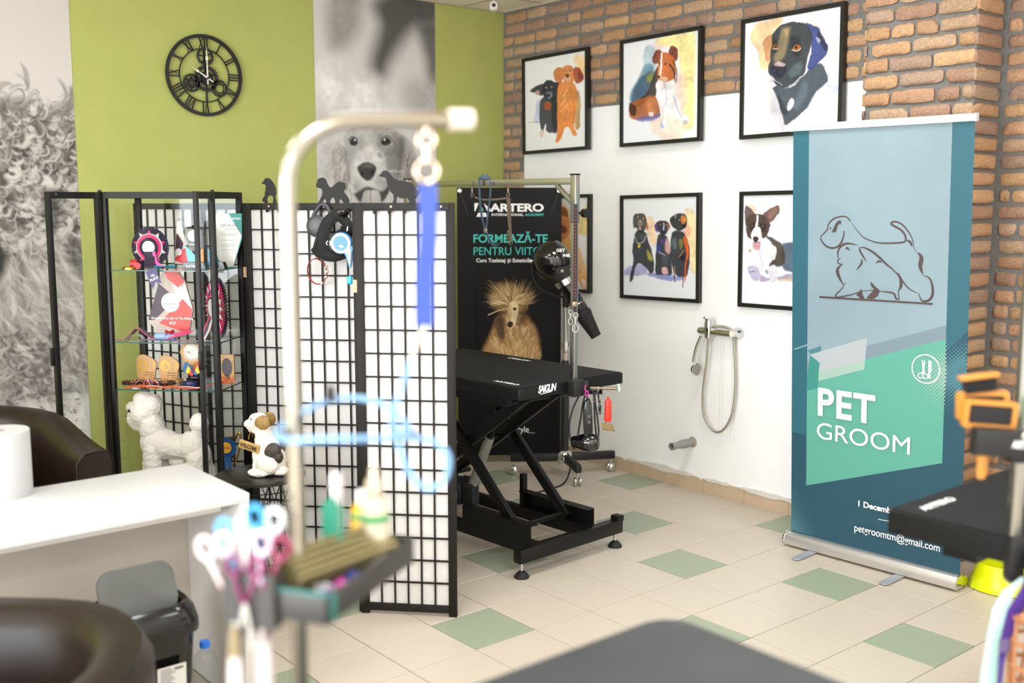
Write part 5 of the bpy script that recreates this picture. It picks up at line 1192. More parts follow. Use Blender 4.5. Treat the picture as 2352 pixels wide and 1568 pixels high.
obj('text_lines', ln, mat('grey_ink', '#8a8784', .5), t)
# --- middle shelf
t = cthing('star_award', 'large angular award plaque in plum, beige and red with 2024 lettering, middle shelf', 'award', .215, .205, S2)
AW = [(-.108, .083), (-.035, .30), (-.02, .325), (.05, .335), (.09, .275), (.125, .14), (.10, .02), (-.055, .008)]
f = MB(); f.prism(AW, -.004, .012, bev=.003); aw = obj('plaque', f, mat('beige_gloss_plaque', '#c9bab1', .15), t)
plate(t, 'printed_shape', [('#4a3440', [(-.106, .084), (-.045, .265), (.045, .19), (-.075, .085)]), ('#dc4a44', [(-.012, .322), (.05, .332), (.088, .275), (.055, .245), (-.0, .29)]), ('#d8463f', [(-.05, .07), (.075, .19), (.122, .14), (.10, .024), (.02, .045)]), ('#e6dcdc', circ(.012, .172, .047))], -.0042)
text('lettering', 'Groomphoria Star In The Making', .016, STAND((-.09, -.0062, .09)), m_wink, aw, .0002, .0002, fit=.215); text('lettering', '2024', .018, STAND((-.0, -.0062, .066)), m_wink, aw, .0002, .0002)
text('lettering', 'Groomphoria', .013, STAND((-.02, -.0062, .162)), mat('plum_ink', '#9a6f86', .5), aw, .0001, 0, fit=.066)
t = cthing('award_rosette', 'huge pink, white and navy show rosette at the right of the middle shelf', 'rosette', .478, .15, S2+.155, math.radians(-48))
f = MB(); ruffle(f, .09, .148, 60, .01, .006); obj('navy_ruffle', f, m_sat_d, t, smooth=20)
f = MB(); ruffle(f, .085, .132, 54, .0, .006); obj('pink_ruffle', f, m_sat_k, t, smooth=20)
f = MB(); star_points(f, .085, .138, 16, -.005, .22); obj('white_points', f, m_sat_w, t, smooth=10)
f = MB(); star_points(f, .085, .125, 16, -.007, .2, PI/16); obj('pink_points', f, m_sat_k, t, smooth=10)
f = MB(); f.lathe([(.082, .0), (.088, -.004), (.094, .0)], 60, TR((0, -.006, 0), (-PI/2, 0, 0))); obj('silver_braid', f, m_silver, t)
f = MB(); ruffle(f, .048, .086, 46, -.012, .004); obj('inner_ruffle', f, m_sat_d, t, smooth=20)
f = MB(); star_points(f, .05, .08, 12, -.018, .28); obj('inner_points', f, m_sat_k, t, smooth=10)
f = MB(); f.cyl((0, -.015, 0), (0, -.022, 0), .043, n=40); obj('centre_disc', f, m_disc, t)
for k, (x, m) in enumerate(((-.045, m_sat_k), (-.015, m_sat_p), (.02, m_sat_w))):
    f = MB(); band(f, [(x*.4, -.02, -.04), (x, -.04, -.10), (x*1.3, -.07, -.148)], .03, .001); obj('tail', f, m, t)
t = cthing('ribbon', 'purple award ribbon with white letters lying along the middle shelf edge', 'ribbon', .33, .045, S2+.003)
f = MB(); band(f, [(-.20, .01, .004), (-.05, .0, .006), (.06, .005, .003), (.2, .0, .004)], .055, .001, (0, 1, 0)); rb = obj('band', f, m_sat_p, t)
text('lettering', 'spons', .022, TR((.15, .012, .0072), (0, 0, PI)), m_wink, rb, .0002, .0004); text('lettering', 'CHEAV', .024, TR((.19, -.006, .0068), (0, 0, PI)), m_wink, rb, .0002, .0006)
t = cthing('ribbon', 'pink and navy ribbon humped up at the left of the middle shelf', 'ribbon', .11, .06, S2+.002)
f = MB(); band(f, [(-.10, 0, .004), (-.05, 0, .006), (-.02, .01, .03), (.01, .01, .058), (.045, .01, .04), (.09, .0, .012), (.15, 0, .004)], .035, .0014, (.1, 1, 0)); obj('band', f, m_sat_d, t)
f = MB(); band(f, [(-.11, -.018, .004), (-.05, -.018, .009), (-.02, -.008, .034), (.01, -.008, .061), (.045, -.008, .043), (.09, -.018, .014), (.16, -.02, .006)], .006, .0016, (.1, 1, 0)); obj('pink_edge', f, m_sat_k, t)
t = cthing('ribbon', 'looped grey satin ribbon on the middle shelf beside the navy one', 'ribbon', .12, .03, S2+.002)
f = MB(); band(f, [(-.03, -.01, .002), (-.01, -.01, .028), (.03, -.01, .034), (.05, -.01, .01), (.01, -.01, .002), (-.02, -.01, .002), (.06, -.012, .003)], .022, .001, (.2, 1, 0)); obj('band', f, mat('grey_satin', '#a7a2a6', .35), t)
t = cthing('ribbon', 'light blue ribbon loops in the middle of the middle shelf', 'ribbon', .245, .04, S2+.006)
f = MB(); f.lathe([(.016, -.02), (.018, .0), (.017, .03)], 20, TR((0, 0, .02), (0, PI/2, .1))); f.lathe([(.013, -.02), (.0145, .0), (.013, .03)], 20, TR((.05, 0, .016), (0, PI/2, -.1))); obj('loops', f, mat('light_blue_satin', '#8ba3cf', .35), t)
t = cthing('ribbon', 'glossy hot pink ribbon fold on the purple ribbon', 'ribbon', .335, .03, S2+.010)
f = MB(); f.sheet([[(-.05, -.02, .004), (-.03, .02, .03)], [(-.02, -.025, .012), (.02, .02, .04)], [(.02, -.01, .022), (.05, .022, .044)], [(.06, .012, .034), (.075, .025, .046)]], th=.001); obj('fold', f, m_sat_k, t)
t = cthing('bow', 'small red bow in front of the star plaque', 'bow', .255, .12, S2+.036)
f = MB()
for s in (-1, 1): f.sheet([[(0, 0, -.003), (0, 0, .003)], [(s*.018, -.012, -.013), (s*.016, -.012, .012)], [(s*.026, .002, -.014), (s*.024, .002, .013)], [(0, .006, -.003), (0, .006, .003)]], th=.001)
f.ell((0, 0, 0), .006); f.bar((0, .004, -.036), (0, .004, 0), .003, .003); obj('loops', f, mat('red_satin', '#c02632', .35), t)
# --- third shelf
m_wood = mat('light_beech_wood', '#c79a67', .5, var=.12, scale=14, stretch=(6, 6, 1)); m_gilt = mat('gilded_inlay', '#d8a84e', .35, .5); m_dkwood = mat('burnt_engraving', '#5d4028', .7)
def wood_award(label, u, num):
    t = cthing('wooden_award', label, 'award', u, .20, S3, 0)
    P = [(p.x, p.z) for p in smooth_path([(-.038, 0, .02), (-.05, 0, .08), (-.046, 0, .125), (-.015, 0, .142), (.03, 0, .125), (.056, 0, .10), (.048, 0, .06), (.036, 0, .02)], 4, True)]
    f = MB(); f.prism(P, -.005, .005, bev=.001); bd = obj('shield', f, m_wood, t)
    f = MB(); f.prism(circ(-.016, .088, .026), -.006, -.0045); obj('medallion', f, m_gilt, bd)
    f = MB(); f.prism([(-.03, .088), (-.026, .074), (-.014, .069), (-.0, .076), (.004, .088), (-.004, .086), (-.006, .096), (-.014, .104), (-.02, .098), (-.028, .095), (-.016, .088), (-.02, .081)], -.0068, -.0058); obj('dog_head', f, m_wood, bd)
    text('lettering', num, .045, STAND((.03, -.0056, .075)), m_gilt, bd, .0003, .0005)
    for k, s in enumerate(('Romania', 'Grooming', 'Show')): text('lettering', s, .012, STAND((.042, -.0056, .05-.012*k)), m_dkwood, bd, .0002, 0, 'RIGHT')
    f = MB(); f.box((0, 0, .011), (.12, .06, .02), bev=.003); obj('foot', f, m_wood, t)
wood_award('beech wood award shield numbered 1, left on the third shelf', .088, '1')
wood_award('beech wood award shield numbered 3, beside the numbered 1 shield', .205, '3')
for u, lb in ((.07, 'brown pleated rosette at the left end of the third shelf, under the left beech shield'), (.232, 'brown pleated rosette right of the striped ribbon, under the right beech shield')):
    t = cthing('small_rosette', lb, 'rosette', u, .095, S3)
    f = MB(); ruffle(f, .016, .052, 20, 0, .008); o = obj('ruffle', f, mat('brown_satin', '#3a1d15', .35), t, smooth=20); o.rotation_euler = (PI/2, 0, 0); o.location.z = .02
    f = MB(); f.cyl((0, 0, .0), (0, 0, .024), .018, n=20); obj('button', f, mat('dusty_pink_satin', '#9c5a50', .4), t)
t = cthing('ribbon', 'red, white and blue striped medal ribbon coiled between the wooden awards', 'ribbon', .15, .065, S3+.003)
for k, (c, o) in enumerate((('#c8322e', -.008), ('#eceaea', 0), ('#27489a', .008))):
    f = MB()
    for (x0, y0, a) in ((-.03, 0, .5), (.0, .012, -.4), (.03, .0, .2), (.055, -.012, -.2)):
        d = (math.cos(a), math.sin(a)); nrm = Vector((-d[1], d[0], 0)); f.sheet([[tuple(Vector((x0+d[0]*q, y0+d[1]*q, z))+nrm*(o-.004)), tuple(Vector((x0+d[0]*q, y0+d[1]*q, z))+nrm*(o+.004))] for q, z in ((-.028, .0), (-.016, .025), (0, .035), (.016, .025), (.028, .002))], th=.0008)
    obj('stripe', f, mat('stripe_'+c.strip('#'), c, .4), t)
f = MB(); f.cyl((-.03, -.035, 0), (-.03, -.035, .006), .022, n=28); obj('glass_medal', f, m_silver, t)
t = cthing('ribbon', 'wavy orange medal ribbon along the third shelf edge', 'ribbon', .30, .03, S3+.004)
f = MB(); band(f, [(-.24, .0, .0), (-.15, -.008, .012), (-.08, .006, .003), (0, -.006, .012), (.08, .004, .004), (.15, .02, .01), (.2, .05, .03), (.225, .06, .045)], .02, .001, (0, 1, .25)); obj('band', f, mat('orange_satin', '#e2622e', .4), t)
f = MB(); band(f, [(-.20, .01, .004), (-.1, .0, .014), (-.02, .012, .005), (.06, -.0, .014), (.14, .012, .006)], .006, .001, (0, 1, .25)); obj('white_stripe', f, m_sat_w, t)
t = cthing('medal_award', 'wooden cog medal award with blue, yellow and red ribbons on the third shelf', 'award', .352, .145, S3)
f = MB(); gp = []
for k in range(64):
    a = 2*PI*k/64; gp.append(((.056+.005*math.cos(8*a))*math.cos(a), .165+(.056+.005*math.cos(8*a))*math.sin(a)))
f.prism(gp, -.004, .004, bev=.001); cg = obj('wooden_cog', f, m_wood, t)
f = MB(); f.cyl((0, -.004, .165), (0, -.0052, .165), .04, n=40); obj('engraved_disc', f, mat('brushed_silver_disc', '#b3aaa0', .35, .6), cg)
f = MB()
for k in range(36): a = 2*PI*k/36; f.bar((.033*math.cos(a), -.0056, .165+.033*math.sin(a)), (.037*math.cos(a+.1), -.0056, .165+.037*math.sin(a+.1)), .0006, .003, up=(0, 1, 0))
obj('laurel', f, m_dkwood, cg)
text('lettering', 'm', .022, STAND((-.022, -.0056, .16)), m_dkwood, cg, .0002)
for s in (-1, 1):
    for k, c in enumerate(('#1c5f94', '#f2c400', '#cf2a25')):
        x = -.03+.02*k; f = MB(); f.prism([(x, .06), (x+.02, .06), (x+.02, -.005 if k != 1 else .005), (x+.01, .0 if k != 1 else -.002), (x, .008 if k == 0 else (-.006 if k == 2 else .004))], -.002, .002, TR((s*.03, .006, .062), (0, s*-.45, 0))); obj('ribbon_stripe', f, mat('enamel_'+c.strip('#'), c, .35), t)
f = MB(); f.box((0, .02, .02), (.06, .05, .04)); f.bar((0, .012, .03), (0, .012, .14), .03, .006, up=(0, 1, 0)); obj('stand', f, m_pblack, t)
t = cthing('ribbon', 'coiled navy ribbon under the cog medal award', 'ribbon', .365, .085, S3+.002)
f = MB(); f.lathe([(.022, 0), (.026, .01), (.024, .03), (.02, .03), (.02, .002)], 26, sx=1.5); f.bar((-.05, .0, .012), (-.01, 0, .02), .02, .004); obj('coil', f, mat('navy_satin', '#1d2250', .35), t)
t = cthing('wooden_plaque', 'beech wood plaque with a dark oval picture at the right of the third shelf', 'plaque', .492, .235, S3)
f = MB(); f.box((0, 0, .073), (.075, .014, .145), bev=.003); pq = obj('board', f, m_wood, t)
f = MB(); f.prism([(.0+.027*math.cos(2*PI*k/28), .082+.046*math.sin(2*PI*k/28)) for k in range(28)], -.0085, -.006); obj('oval_picture', f, mat('dark_oval_print', '#463c39', .4, var=.3, scale=30), pq)
f = MB()
for a in range(6): f.sheet([[(0, -.03, .006), (.004*math.sin(a), -.03, .012)], [(.035*math.cos(a*1.05), -.03+.02*math.sin(a*1.05), .02+.012*math.sin(a)), (.03*math.cos(a*1.05), -.028+.02*math.sin(a*1.05), .032+.012*math.sin(a))], [(.055*math.cos(a*1.05+.3), -.03, .008+.02*(a % 2)), (.055*math.cos(a*1.05+.3), -.03, .016+.02*(a % 2))]], th=.0008)
o = cthing('bow', 'orange and white ribbon bow in front of the oval plaque', 'bow', .50, .215, S3+.004); obj('loops', f, mat('orange_satin', '#e2622e', .4), o)
# --- bottom shelf: fluffy model dog, trophy
m_fluff = mat('white_fluffy_wool', '#efe8e0', .95, sheen=.6, bump=.5, bscale=60, sub=.15)
t = cthing('model_dog', 'white fluffy groomed model dog standing at the bottom of the cabinet', 'model dog', .0, .13, S4)
f = MB(); DZ = .3
def E_(u, z, rx, rz_, v=0, ry=None): f.ell((u, v, z-DZ), (rx, ry or (rx+rz_)/2, rz_))
E_(.100, .672, .066, .076); E_(.055, .645, .042, .045); E_(.05, .70, .04, .03); E_(.105, .745, .055, .035); E_(.15, .715, .045, .055); E_(.075, .62, .045, .038)
E_(.14, .60, .06, .08); E_(.155, .53, .075, .075); E_(.20, .52, .08, .075); E_(.27, .51, .09, .062); E_(.34, .515, .075, .075); E_(.375, .47, .06, .075)
E_(.375, .58, .03, .05); E_(.382, .63, .045, .05)
for v in (-.045, .045):
    for u, zt in ((.155, .50), (.375, .46)):
        for k in range(6): E_(u+(.0 if u < .3 else .012*(k > 2)), zt-.03*k*((zt-.335)/.15), .042+.003*k, .04, v)
        E_(u-.01, .322, .05, .026, v)
E_(.27, .44, .05, .035)
d = obj('body', f, m_fluff, t); remesh(d, .005, .009, .014, 5, .005, .006)
f = MB()
for v in (-.028, .028): f.ell((.045, v-.012, .69-DZ), .007)
f.ell((.016, -.004, .655-DZ), (.008, .01, .007)); obj('eyes_and_nose', f, m_pblack, t)
t = cthing('trophy', 'tall gold trophy cup with handles behind the fluffy model dog', 'trophy', .492, .22, S4)
m_gold = mat('shiny_gold', '#c9a24a', .15, 1.0)
f = MB(); f.lathe([(0, .03), (.012, .03), (.009, .07), (.007, .10), (.012, .12), (.022, .15), (.03, .20), (.034, .24), (.031, .24), (.027, .2), (.018, .15), (0, .13)], 28); obj('cup', f, m_gold, t)
f = MB(); f.box((0, 0, .015), (.07, .07, .03), bev=.004); obj('plinth', f, m_pblack, t)
for s in (-1, 1):
    f = MB(); f.tube(smooth_path([(s*.032, 0, .235), (s*.055, 0, .27), (s*.062, 0, .24), (s*.052, 0, .18), (s*.03, 0, .12), (s*.014, 0, .10)], 6), .0045, n=8); obj('handle', f, m_gold, t)
t = cthing('award_rosette', 'blue rosette with a gold B.O.B centre pinned to the gold trophy', 'rosette', .503, .165, S4+.205)
f = MB(); ruffle(f, .02, .05, 30, 0, .004); obj('blue_ruffle', f, mat('royal_blue_satin', '#27558f', .35), t, smooth=20)
f = MB(); f.cyl((0, -.002, 0), (0, -.008, 0), .027, n=30); bd = obj('gold_centre', f, mat('amber_card', '#dd9a2c', .4), t)
text('lettering', 'B.O.B', .016, STAND((-.019, -.0085, -.005)), m_dkwood, bd, .0002, .0003, fit=.038)
f = MB(); band(f, [(-.008, 0, -.02), (-.012, .0, -.10), (-.01, .002, -.19)], .02, .001); band(f, [(.008, .002, -.02), (.012, .004, -.1), (.014, .004, -.16)], .02, .001); obj('tails', f, mat('royal_blue_satin', '#27558f', .35), t)
t = cthing('small_rosette', 'blue rosette lying at the front of the bottom shelf by the left post', 'rosette', .085, .03, S4+.012)
f = MB(); ruffle(f, .012, .045, 20, 0, .007); o = obj('ruffle', f, mat('royal_blue_satin', '#27558f', .35), t, smooth=20); o.rotation_euler = (PI/2, 0, 0)

# ---------------------------------------------------------------- hanging on the screen
PM = PNL[5][0]
def pthing(name, label, cat, x, z, y=-.03):
    t = thing(name, label, cat); t.matrix_world = PM @ TR((x, y, z)); return t
m_gleash = mat('dark_grey_plastic', '#37353a', .45); m_harn = mat('black_neoprene', '#141414', .85, bump=.3, bscale=400)
t = pthing('retractable_leash', 'dark grey retractable dog leash hanging on the middle hook rail', 'leash', .152, 1.60)
f = MB(); f.lathe([(0, -.012), (.035, -.012), (.046, -.006), (.048, 0), (.046, .006), (.035, .012), (0, .012)], 36, TR((-.014, 0, -.01), (PI/2, 0, 0))); obj('case', f, m_gleash, t)
f = MB(); f.tube(smooth_path([(-.03, 0, .032), (-.012, 0, .062), (.005, 0, .082), (.03, 0, .078), (.046, 0, .045), (.046, 0, .01), (.03, 0, -.0)], 6), .009, n=10); obj('handle', f, m_gleash, t)
f = MB(); f.lathe([(.030, 0), (.032, .001), (.030, .002)], 30, TR((-.014, -.0115, -.01), (PI/2, 0, 0))); obj('badge', f, mat('mid_grey_plastic', '#4a484c', .4), t)
t = pthing('dog_harness', 'black neoprene dog harness hanging in front of the white paper screen', 'harness', .21, 1.55, -.075)
f = MB()
def vband(P, w, th=.007):
    s = smooth_path([(p[0], p[1], p[2]) for p in P], 5); n = len(s); rows = []
    for i, p in enumerate(s):
        a, b = s[max(0, i-1)], s[min(n-1, i+1)]; tg = (b-a).normalized(); nr = Vector((tg.z, 0, -tg.x)); nr = nr.normalized() if nr.length > .01 else Vector((1, 0, 0))
        ww = w if not isinstance(w, (list, tuple)) else w[0]+(w[1]-w[0])*i/(n-1); rows.append([tuple(p-nr*ww/2+Vector((0, .012, 0))), tuple(p-nr*ww/6), tuple(p+nr*ww/6), tuple(p+nr*ww/2+Vector((0, .012, 0)))])
    f.sheet(rows, th=th)
vband([(.035, .0, .095), (-.005, -.02, .06), (-.025, -.03, .01), (-.03, -.03, -.04), (-.015, -.025, -.085)], [.05, .06]); vband([(-.075, .0, -.045), (-.04, -.02, -.075), (.02, -.03, -.085), (.08, -.01, -.065)], .05)
vband([(.03, .01, .09), (.065, .0, .06), (.075, .0, .03), (.03, .03, .0)], .045); vband([(-.07, .01, -.05), (-.055, .02, .0), (-.02, .03, .05)], .03); vband([(.05, .02, -.05), (.06, .03, .0), (.06, .02, .04)], .05)
obj('straps', f, m_harn, t, smooth=60)
f = MB()
f.tube(smooth_path([(.05, -.012, .03), (.03, -.03, .012), (.0, -.035, -.025), (.008, -.034, -.055), (.02, -.033, -.062)], 6), .003, n=6); f.tube(smooth_path([(-.055, -.012, .015), (-.06, -.02, -.03), (-.07, -.012, -.055)], 6), .003, n=6); obj('piping', f, mat('charcoal_trim', '#262626', .7), t)
f = MB(); f.bar((.05, .0, .085), (.075, .03, .115), .018, .007, bev=.002); f.bar((.06, .0, .08), (.085, .03, .11), .012, .005); f.tube(smooth_path([(.075, .02, .11), (.085, .015, .08), (.07, .01, .055), (.065, .01, .03)], 5), .004, n=6); obj('buckle', f, m_pblack, t)
f = MB(); f.tube(arc((-.0, -.03, -.03), .009, 0, 2*PI, 18)[:-1], .0016, n=6, closed=True); obj('d_ring', f, m_chrome, t)
t = pthing('retractable_leash', 'blue and white retractable leash hanging over the black harness', 'leash', .266, 1.52, -.105)
f = MB(); f.lathe([(0, -.012), (.04, -.012), (.047, -.006), (.0475, .004), (.043, .012), (0, .012)], 40, TR((0, .004, 0), (PI/2, 0, 0))); f.prism([(p.x, p.z) for p in smooth_path([(-.03, 0, -.028), (.01, 0, -.042), (.025, 0, -.07), (.033, 0, -.10), (.040, 0, -.10), (.046, 0, -.05), (.044, 0, -.01)], 4, True)], -.006, .014); obj('blue_case', f, mat('sky_blue_plastic', '#2f8fd6', .3), t)
f = MB(); ringp(f, 0, 0, .043, .032, 40, -.013, -.008); f.prism([(.014, -.036), (.028, -.044), (.036, -.09), (.041, -.085), (.044, -.03), (.040, -.01)], -.0125, -.006); obj('white_shell', f, mat('white_gloss_plastic', '#eeece8', .3), t)
f = MB(); f.cyl((0, -.006, 0), (0, -.012, 0), .031, n=40); bd = obj('blue_badge', f, mat('mid_blue_plastic', '#3c86cc', .35), t)
f = MB(); f.prism([(-.012, -.012), (-.002, -.016), (.004, -.022), (.006, -.016), (.014, -.018), (.008, -.01), (.01, -.006), (.002, -.009), (-.004, -.008)], -.0128, -.0118); obj('running_dog', f, m_wink, bd)
f = MB(); f.tube([(.036, .0, -.1), (.034, .0, -.14)], .0015, n=6); f.tube(smooth_path([(.02, .06, .135), (.022, .04, .09), (.02, .02, .05)], 5), .003, n=6); obj('cord', f, m_sat_w, t)
f = MB(); f.box((.034, 0, -.158), (.024, .016, .036), bev=.007, seg=3); obj('light_blue_case', f, mat('cyan_plastic', '#2fb4e4', .3), t)
t = pthing('dog_collar', 'red leather dog collar with rose gold buckle hanging below the harness', 'collar', .14, 1.395, -.04)
P = [(.045*math.cos(a)*.95-.0, -.012*math.sin(a*1.0)-.01, .056*math.sin(a)) for a in [2*PI*k/40 for k in range(40)]]
f = MB(); f.tube(P, .007, n=8, closed=True, flat=.35); obj('strap', f, mat('red_leather', '#a84438', .45, bump=.2, bscale=300), t)
f = MB()
for a in (.0, .35, -.45, 1.1, -1.1): f.box((.045*math.cos(a), -.013, .056*math.sin(a)), (.011, .014, .012), bev=.002)
obj('buckles', f, mat('rose_gold', '#c99a7c', .25, .9), t)
f = MB()
for k in range(3): f.tube(arc((.0+.008*k-.002, -.01, .058), .006, 0, 2*PI, 14, 'xz')[:-1], .0012, n=5, closed=True)
obj('rings', f, mat('rose_gold', '#c99a7c', .25, .9), t)
f = MB(); f.tube(smooth_path([(.0, -.012, .062), (.06, -.02, .16), (.10, -.012, .26)], 5), .0015, n=5); obj('hanging_loop', f, m_mblack, t)

# ---------------------------------------------------------------- welcome dog figurine on the side table
m_fig = attr_mat('painted_resin_fur', .6, bump=.0)
FD = math.radians(225)   # looks to the left of the picture
t = thing('dog_figurine', 'sitting white terrier figurine with a WELCOME sign, on the round black table', 'figurine', (.238, -2.775, RTH+.002), FD)
f = MB()
def FE(x, y, z, r, rot=(0, 0, 0)): f.ell((x, y, z), r, rot)
FE(-.03, 0, .06, (.062, .055, .062)); FE(-.015, 0, .105, (.052, .046, .06)); FE(.0, 0, .145, (.042, .038, .05)); FE(.008, 0, .185, (.034, .032, .045)); FE(.018, 0, .225, (.04, .036, .038)); FE(.05, 0, .214, (.036, .024, .022)); FE(.066, 0, .212, (.022, .019, .016)); FE(.052, 0, .197, (.024, .018, .012)); FE(.045, 0, .19, (.016, .014, .016))
FE(.035, 0, .235, (.028, .03, .024))
for s in (-1, 1):
    FE(.028, s*.026, .09, (.018, .017, .05)); FE(.03, s*.028, .04, (.016, .016, .035)); FE(.042, s*.03, .013, (.026, .017, .014))
    FE(-.022, s*.045, .05, (.048, .022, .045)); FE(.012, s*.052, .013, (.042, .02, .014))
FE(-.07, .03, .014, (.03, .016, .012)); FE(-.082, .012, .02, (.022, .02, .018))
bd = obj('body', f, mat('cream_resin_fur', '#ece4d8', .6, var=.1, scale=60, bump=.9, bscale=140), t); remesh(bd, .0035, .006, .008, 3, .003, .004)
m_ochre = mat('ochre_brown_resin', '#8a6a30', .5, var=.3, scale=60, bump=.5, bscale=160); m_dkp = mat('dark_grey_resin', '#3c352e', .6, var=.4, scale=70, bump=.6, bscale=160)
for s in (-1, 1):
    f = MB(); f.ell((-.004, s*.035, .231), (.036, .012, .026), (0, .42, 0)); f.ell((-.012, s*.038, .220), (.03, .010, .022), (0, .55, 0)); o = obj('ear', f, m_ochre, t); remesh(o, .003, .003, .01, 2)
f = MB(); f.ell((-.045, .034, .105), (.04, .026, .034), (0, .9, .1)); f.ell((-.062, .03, .08), (.026, .024, .03)); f.ell((-.045, -.034, .105), (.04, .026, .034), (0, .9, -.1)); o = obj('saddle_patch', f, m_dkp, t); remesh(o, .0035, .005, .008, 1)
f = MB(); f.ell((.088, 0, .215), (.009, .011, .009)); obj('nose', f, m_pblack, t)
f = MB()
for s in (-1, 1): f.ell((.044, s*.022, .238), .0065)
obj('eyes', f, mat('dark_brown_eye', '#1d120c', .1), t)
f = MB(); f.ell((.052, 0, .186), (.018, .012, .01)); obj('tongue', f, mat('pale_pink_resin', '#d9b5a5', .5), t)
f = MB()
for s in (-1, 1): f.tube(smooth_path([(.05, s*.012, .19), (.058, s*.02, .17), (.06, s*.026, .152)], 4), .0014, n=6)
obj('cord', f, mat('gold_cord', '#a8843a', .4, .5), t)
SMt = TR((.055, .035, .125), (0, 0, 0)) @ Matrix.Rotation(math.radians(166), 4, 'Z') @ Matrix.Rotation(math.radians(13), 4, 'Y')
f = MB(); f.box((0, 0, 0), (.095, .008, .036), bev=.002, M=SMt); sg = obj('sign', f, mat('golden_tan_wood', '#b8904e', .5, var=.2, scale=40, bump=.4), t)
text('lettering', 'WELCOME', .024, SMt @ STAND((-.041, -.0046, -.009)), mat('burnt_black_paint', '#33261a', .6), sg, .0006, .0007, fit=.082)

# ---------------------------------------------------------------- on and under the desk
t = thing('paper_roll', 'big white paper towel roll standing on the desk', 'paper roll', (.632, -3.892, .75))
f = MB(); f.lathe([(.018, 0), (.088, 0), (.089, .002), (.089, .212), (.087, .214), (.018, .214), (.018, 0)], 56); obj('roll', f, mat('white_tissue_paper', '#b8b7b5', .9, bump=.1, bscale=300), t)
f = MB(); f.lathe([(.0182, .001), (.0182, .213), (.0165, .213), (.0165, .001), (.0182, .001)], 32); obj('cardboard_core', f, mat('pinkish_cardboard', '#a08a86', .9), t)
t = thing('waste_bin', 'black swing lid waste bin with a grey flap, under the desk', 'bin', (1.075, -3.63, 0), PI/2)
def rring(w, d, r, z, n=5): return [(p[0], p[1], z) for p in rrect(w, d, r, n)]
rows = [rring(.24, .17, .045, 0), rring(.25, .18, .05, .01), rring(.30, .22, .06, .36), rring(.31, .23, .06, .37)]
f = MB(); f.sheet([r+[r[0]] for r in rows]); f._add(rows[0], [tuple(range(len(rows[0])))[::-1]]); bmesh.ops.remove_doubles(f.bm, verts=f.bm.verts, dist=.0005); bn_ = obj('body', f, m_pblack, t)
rows = [rring(.325, .245, .065, .362), rring(.33, .25, .07, .37), rring(.328, .248, .07, .395), rring(.31, .23, .075, .435), rring(.28, .20, .07, .455), rring(.245, .165, .05, .45), rring(.24, .16, .05, .42)]
f = MB(); f.sheet([r+[r[0]] for r in rows]); bmesh.ops.remove_doubles(f.bm, verts=f.bm.verts, dist=.0005); obj('lid', f, m_pblack, t)
P = rrect(.24, .165, .045, 6); f = MB(); f.prism(P, -.006, .006, TR((0, .0, .487), (-.40, 0, 0)), bev=.003); fl = obj('swing_flap', f, mat('mid_grey_plastic_flap', '#5c5d5a', .45), t)
f = MB(); f.cyl((.0, -.012, .45), (.0, -.02, .447), .004, n=10, M=TR((0, .03, 0))); obj('flap_stud', f, mat('dark_stud', '#555', .5), fl)
f = MB(); f.box((.05, -.108, .245), (.09, .002, .075), M=TR((0, 0, 0), (.055, 0, 0))); stk = obj('label_sticker', f, mat('white_paper_label', '#e4e1db', .6), t)
f = MB()
for k in range(9): f.bar((.014, -.1095, .275-.007*k), (.048+.006*(k % 3), -.1095, .275-.007*k), .0004, .0022, M=TR((0, 0, 0), (.055, 0, 0)))
for k in range(16): f.bar((.058+.0018*k, -.1095, .276), (.058+.0018*k, -.1095, .268), .0009, .0009, M=TR((0, 0, 0), (.055, 0, 0)))
obj('small_print', f, mat('black_ink', '#333', .6), stk)
t = thing('water_bottle', 'clear plastic water bottle with a blue cap beside the bin', 'bottle', (1.15, -3.452, 0))
m_pet = glass_mat('clear_pet_plastic', (.93, .95, .95))
f = MB(); f.lathe([(0, .004), (.03, 0), (.042, .006), (.043, .1), (.04, .11), (.043, .12), (.044, .2), (.042, .23), (.034, .258), (.02, .274), (.0135, .28), (.0135, .296)], 40); obj('bottle_body', f, m_pet, t)
f = MB(); f.lathe([(0, .306), (.0145, .306), (.0155, .303), (.0155, .285), (.0135, .285)], 28)
for k in range(28): a = 2*PI*k/28; f.bar((.0155*math.cos(a), .0155*math.sin(a), .287), (.0155*math.cos(a), .0155*math.sin(a), .302), .0012, .0012)
obj('cap', f, mat('bright_blue_plastic', '#1f6fd0', .35), t)
# pet bowl on the floor behind the banner
t = thing('pet_bowl', 'lime yellow plastic pet bowl on the floor right of the teal banner', 'bowl', (2.165, -.20, 0))
f = MB(); f.lathe([(0, .005), (.125, .0), (.138, .004), (.140, .012), (.118, .06), (.106, .108), (.101, .116), (.094, .114), (.085, .05), (.07, .038), (0, .036)], 48); obj('basin', f, mat('lime_yellow_plastic', '#d3da00', .3), t)
f = MB()
for a in (.6, 2.5, 3.9, 5.4): f.prism([(p.x, p.z) for p in smooth_path([(-.035, 0, 0), (-.028, 0, .03), (0, 0, .042), (.028, 0, .03), (.035, 0, 0)], 4)], -.012, .004, TR((.128*math.cos(a), .128*math.sin(a), .0), (-.32, 0, a+PI/2)))
obj('feet_arches', f, mat('lime_yellow_plastic', '#d3da00', .3), t)

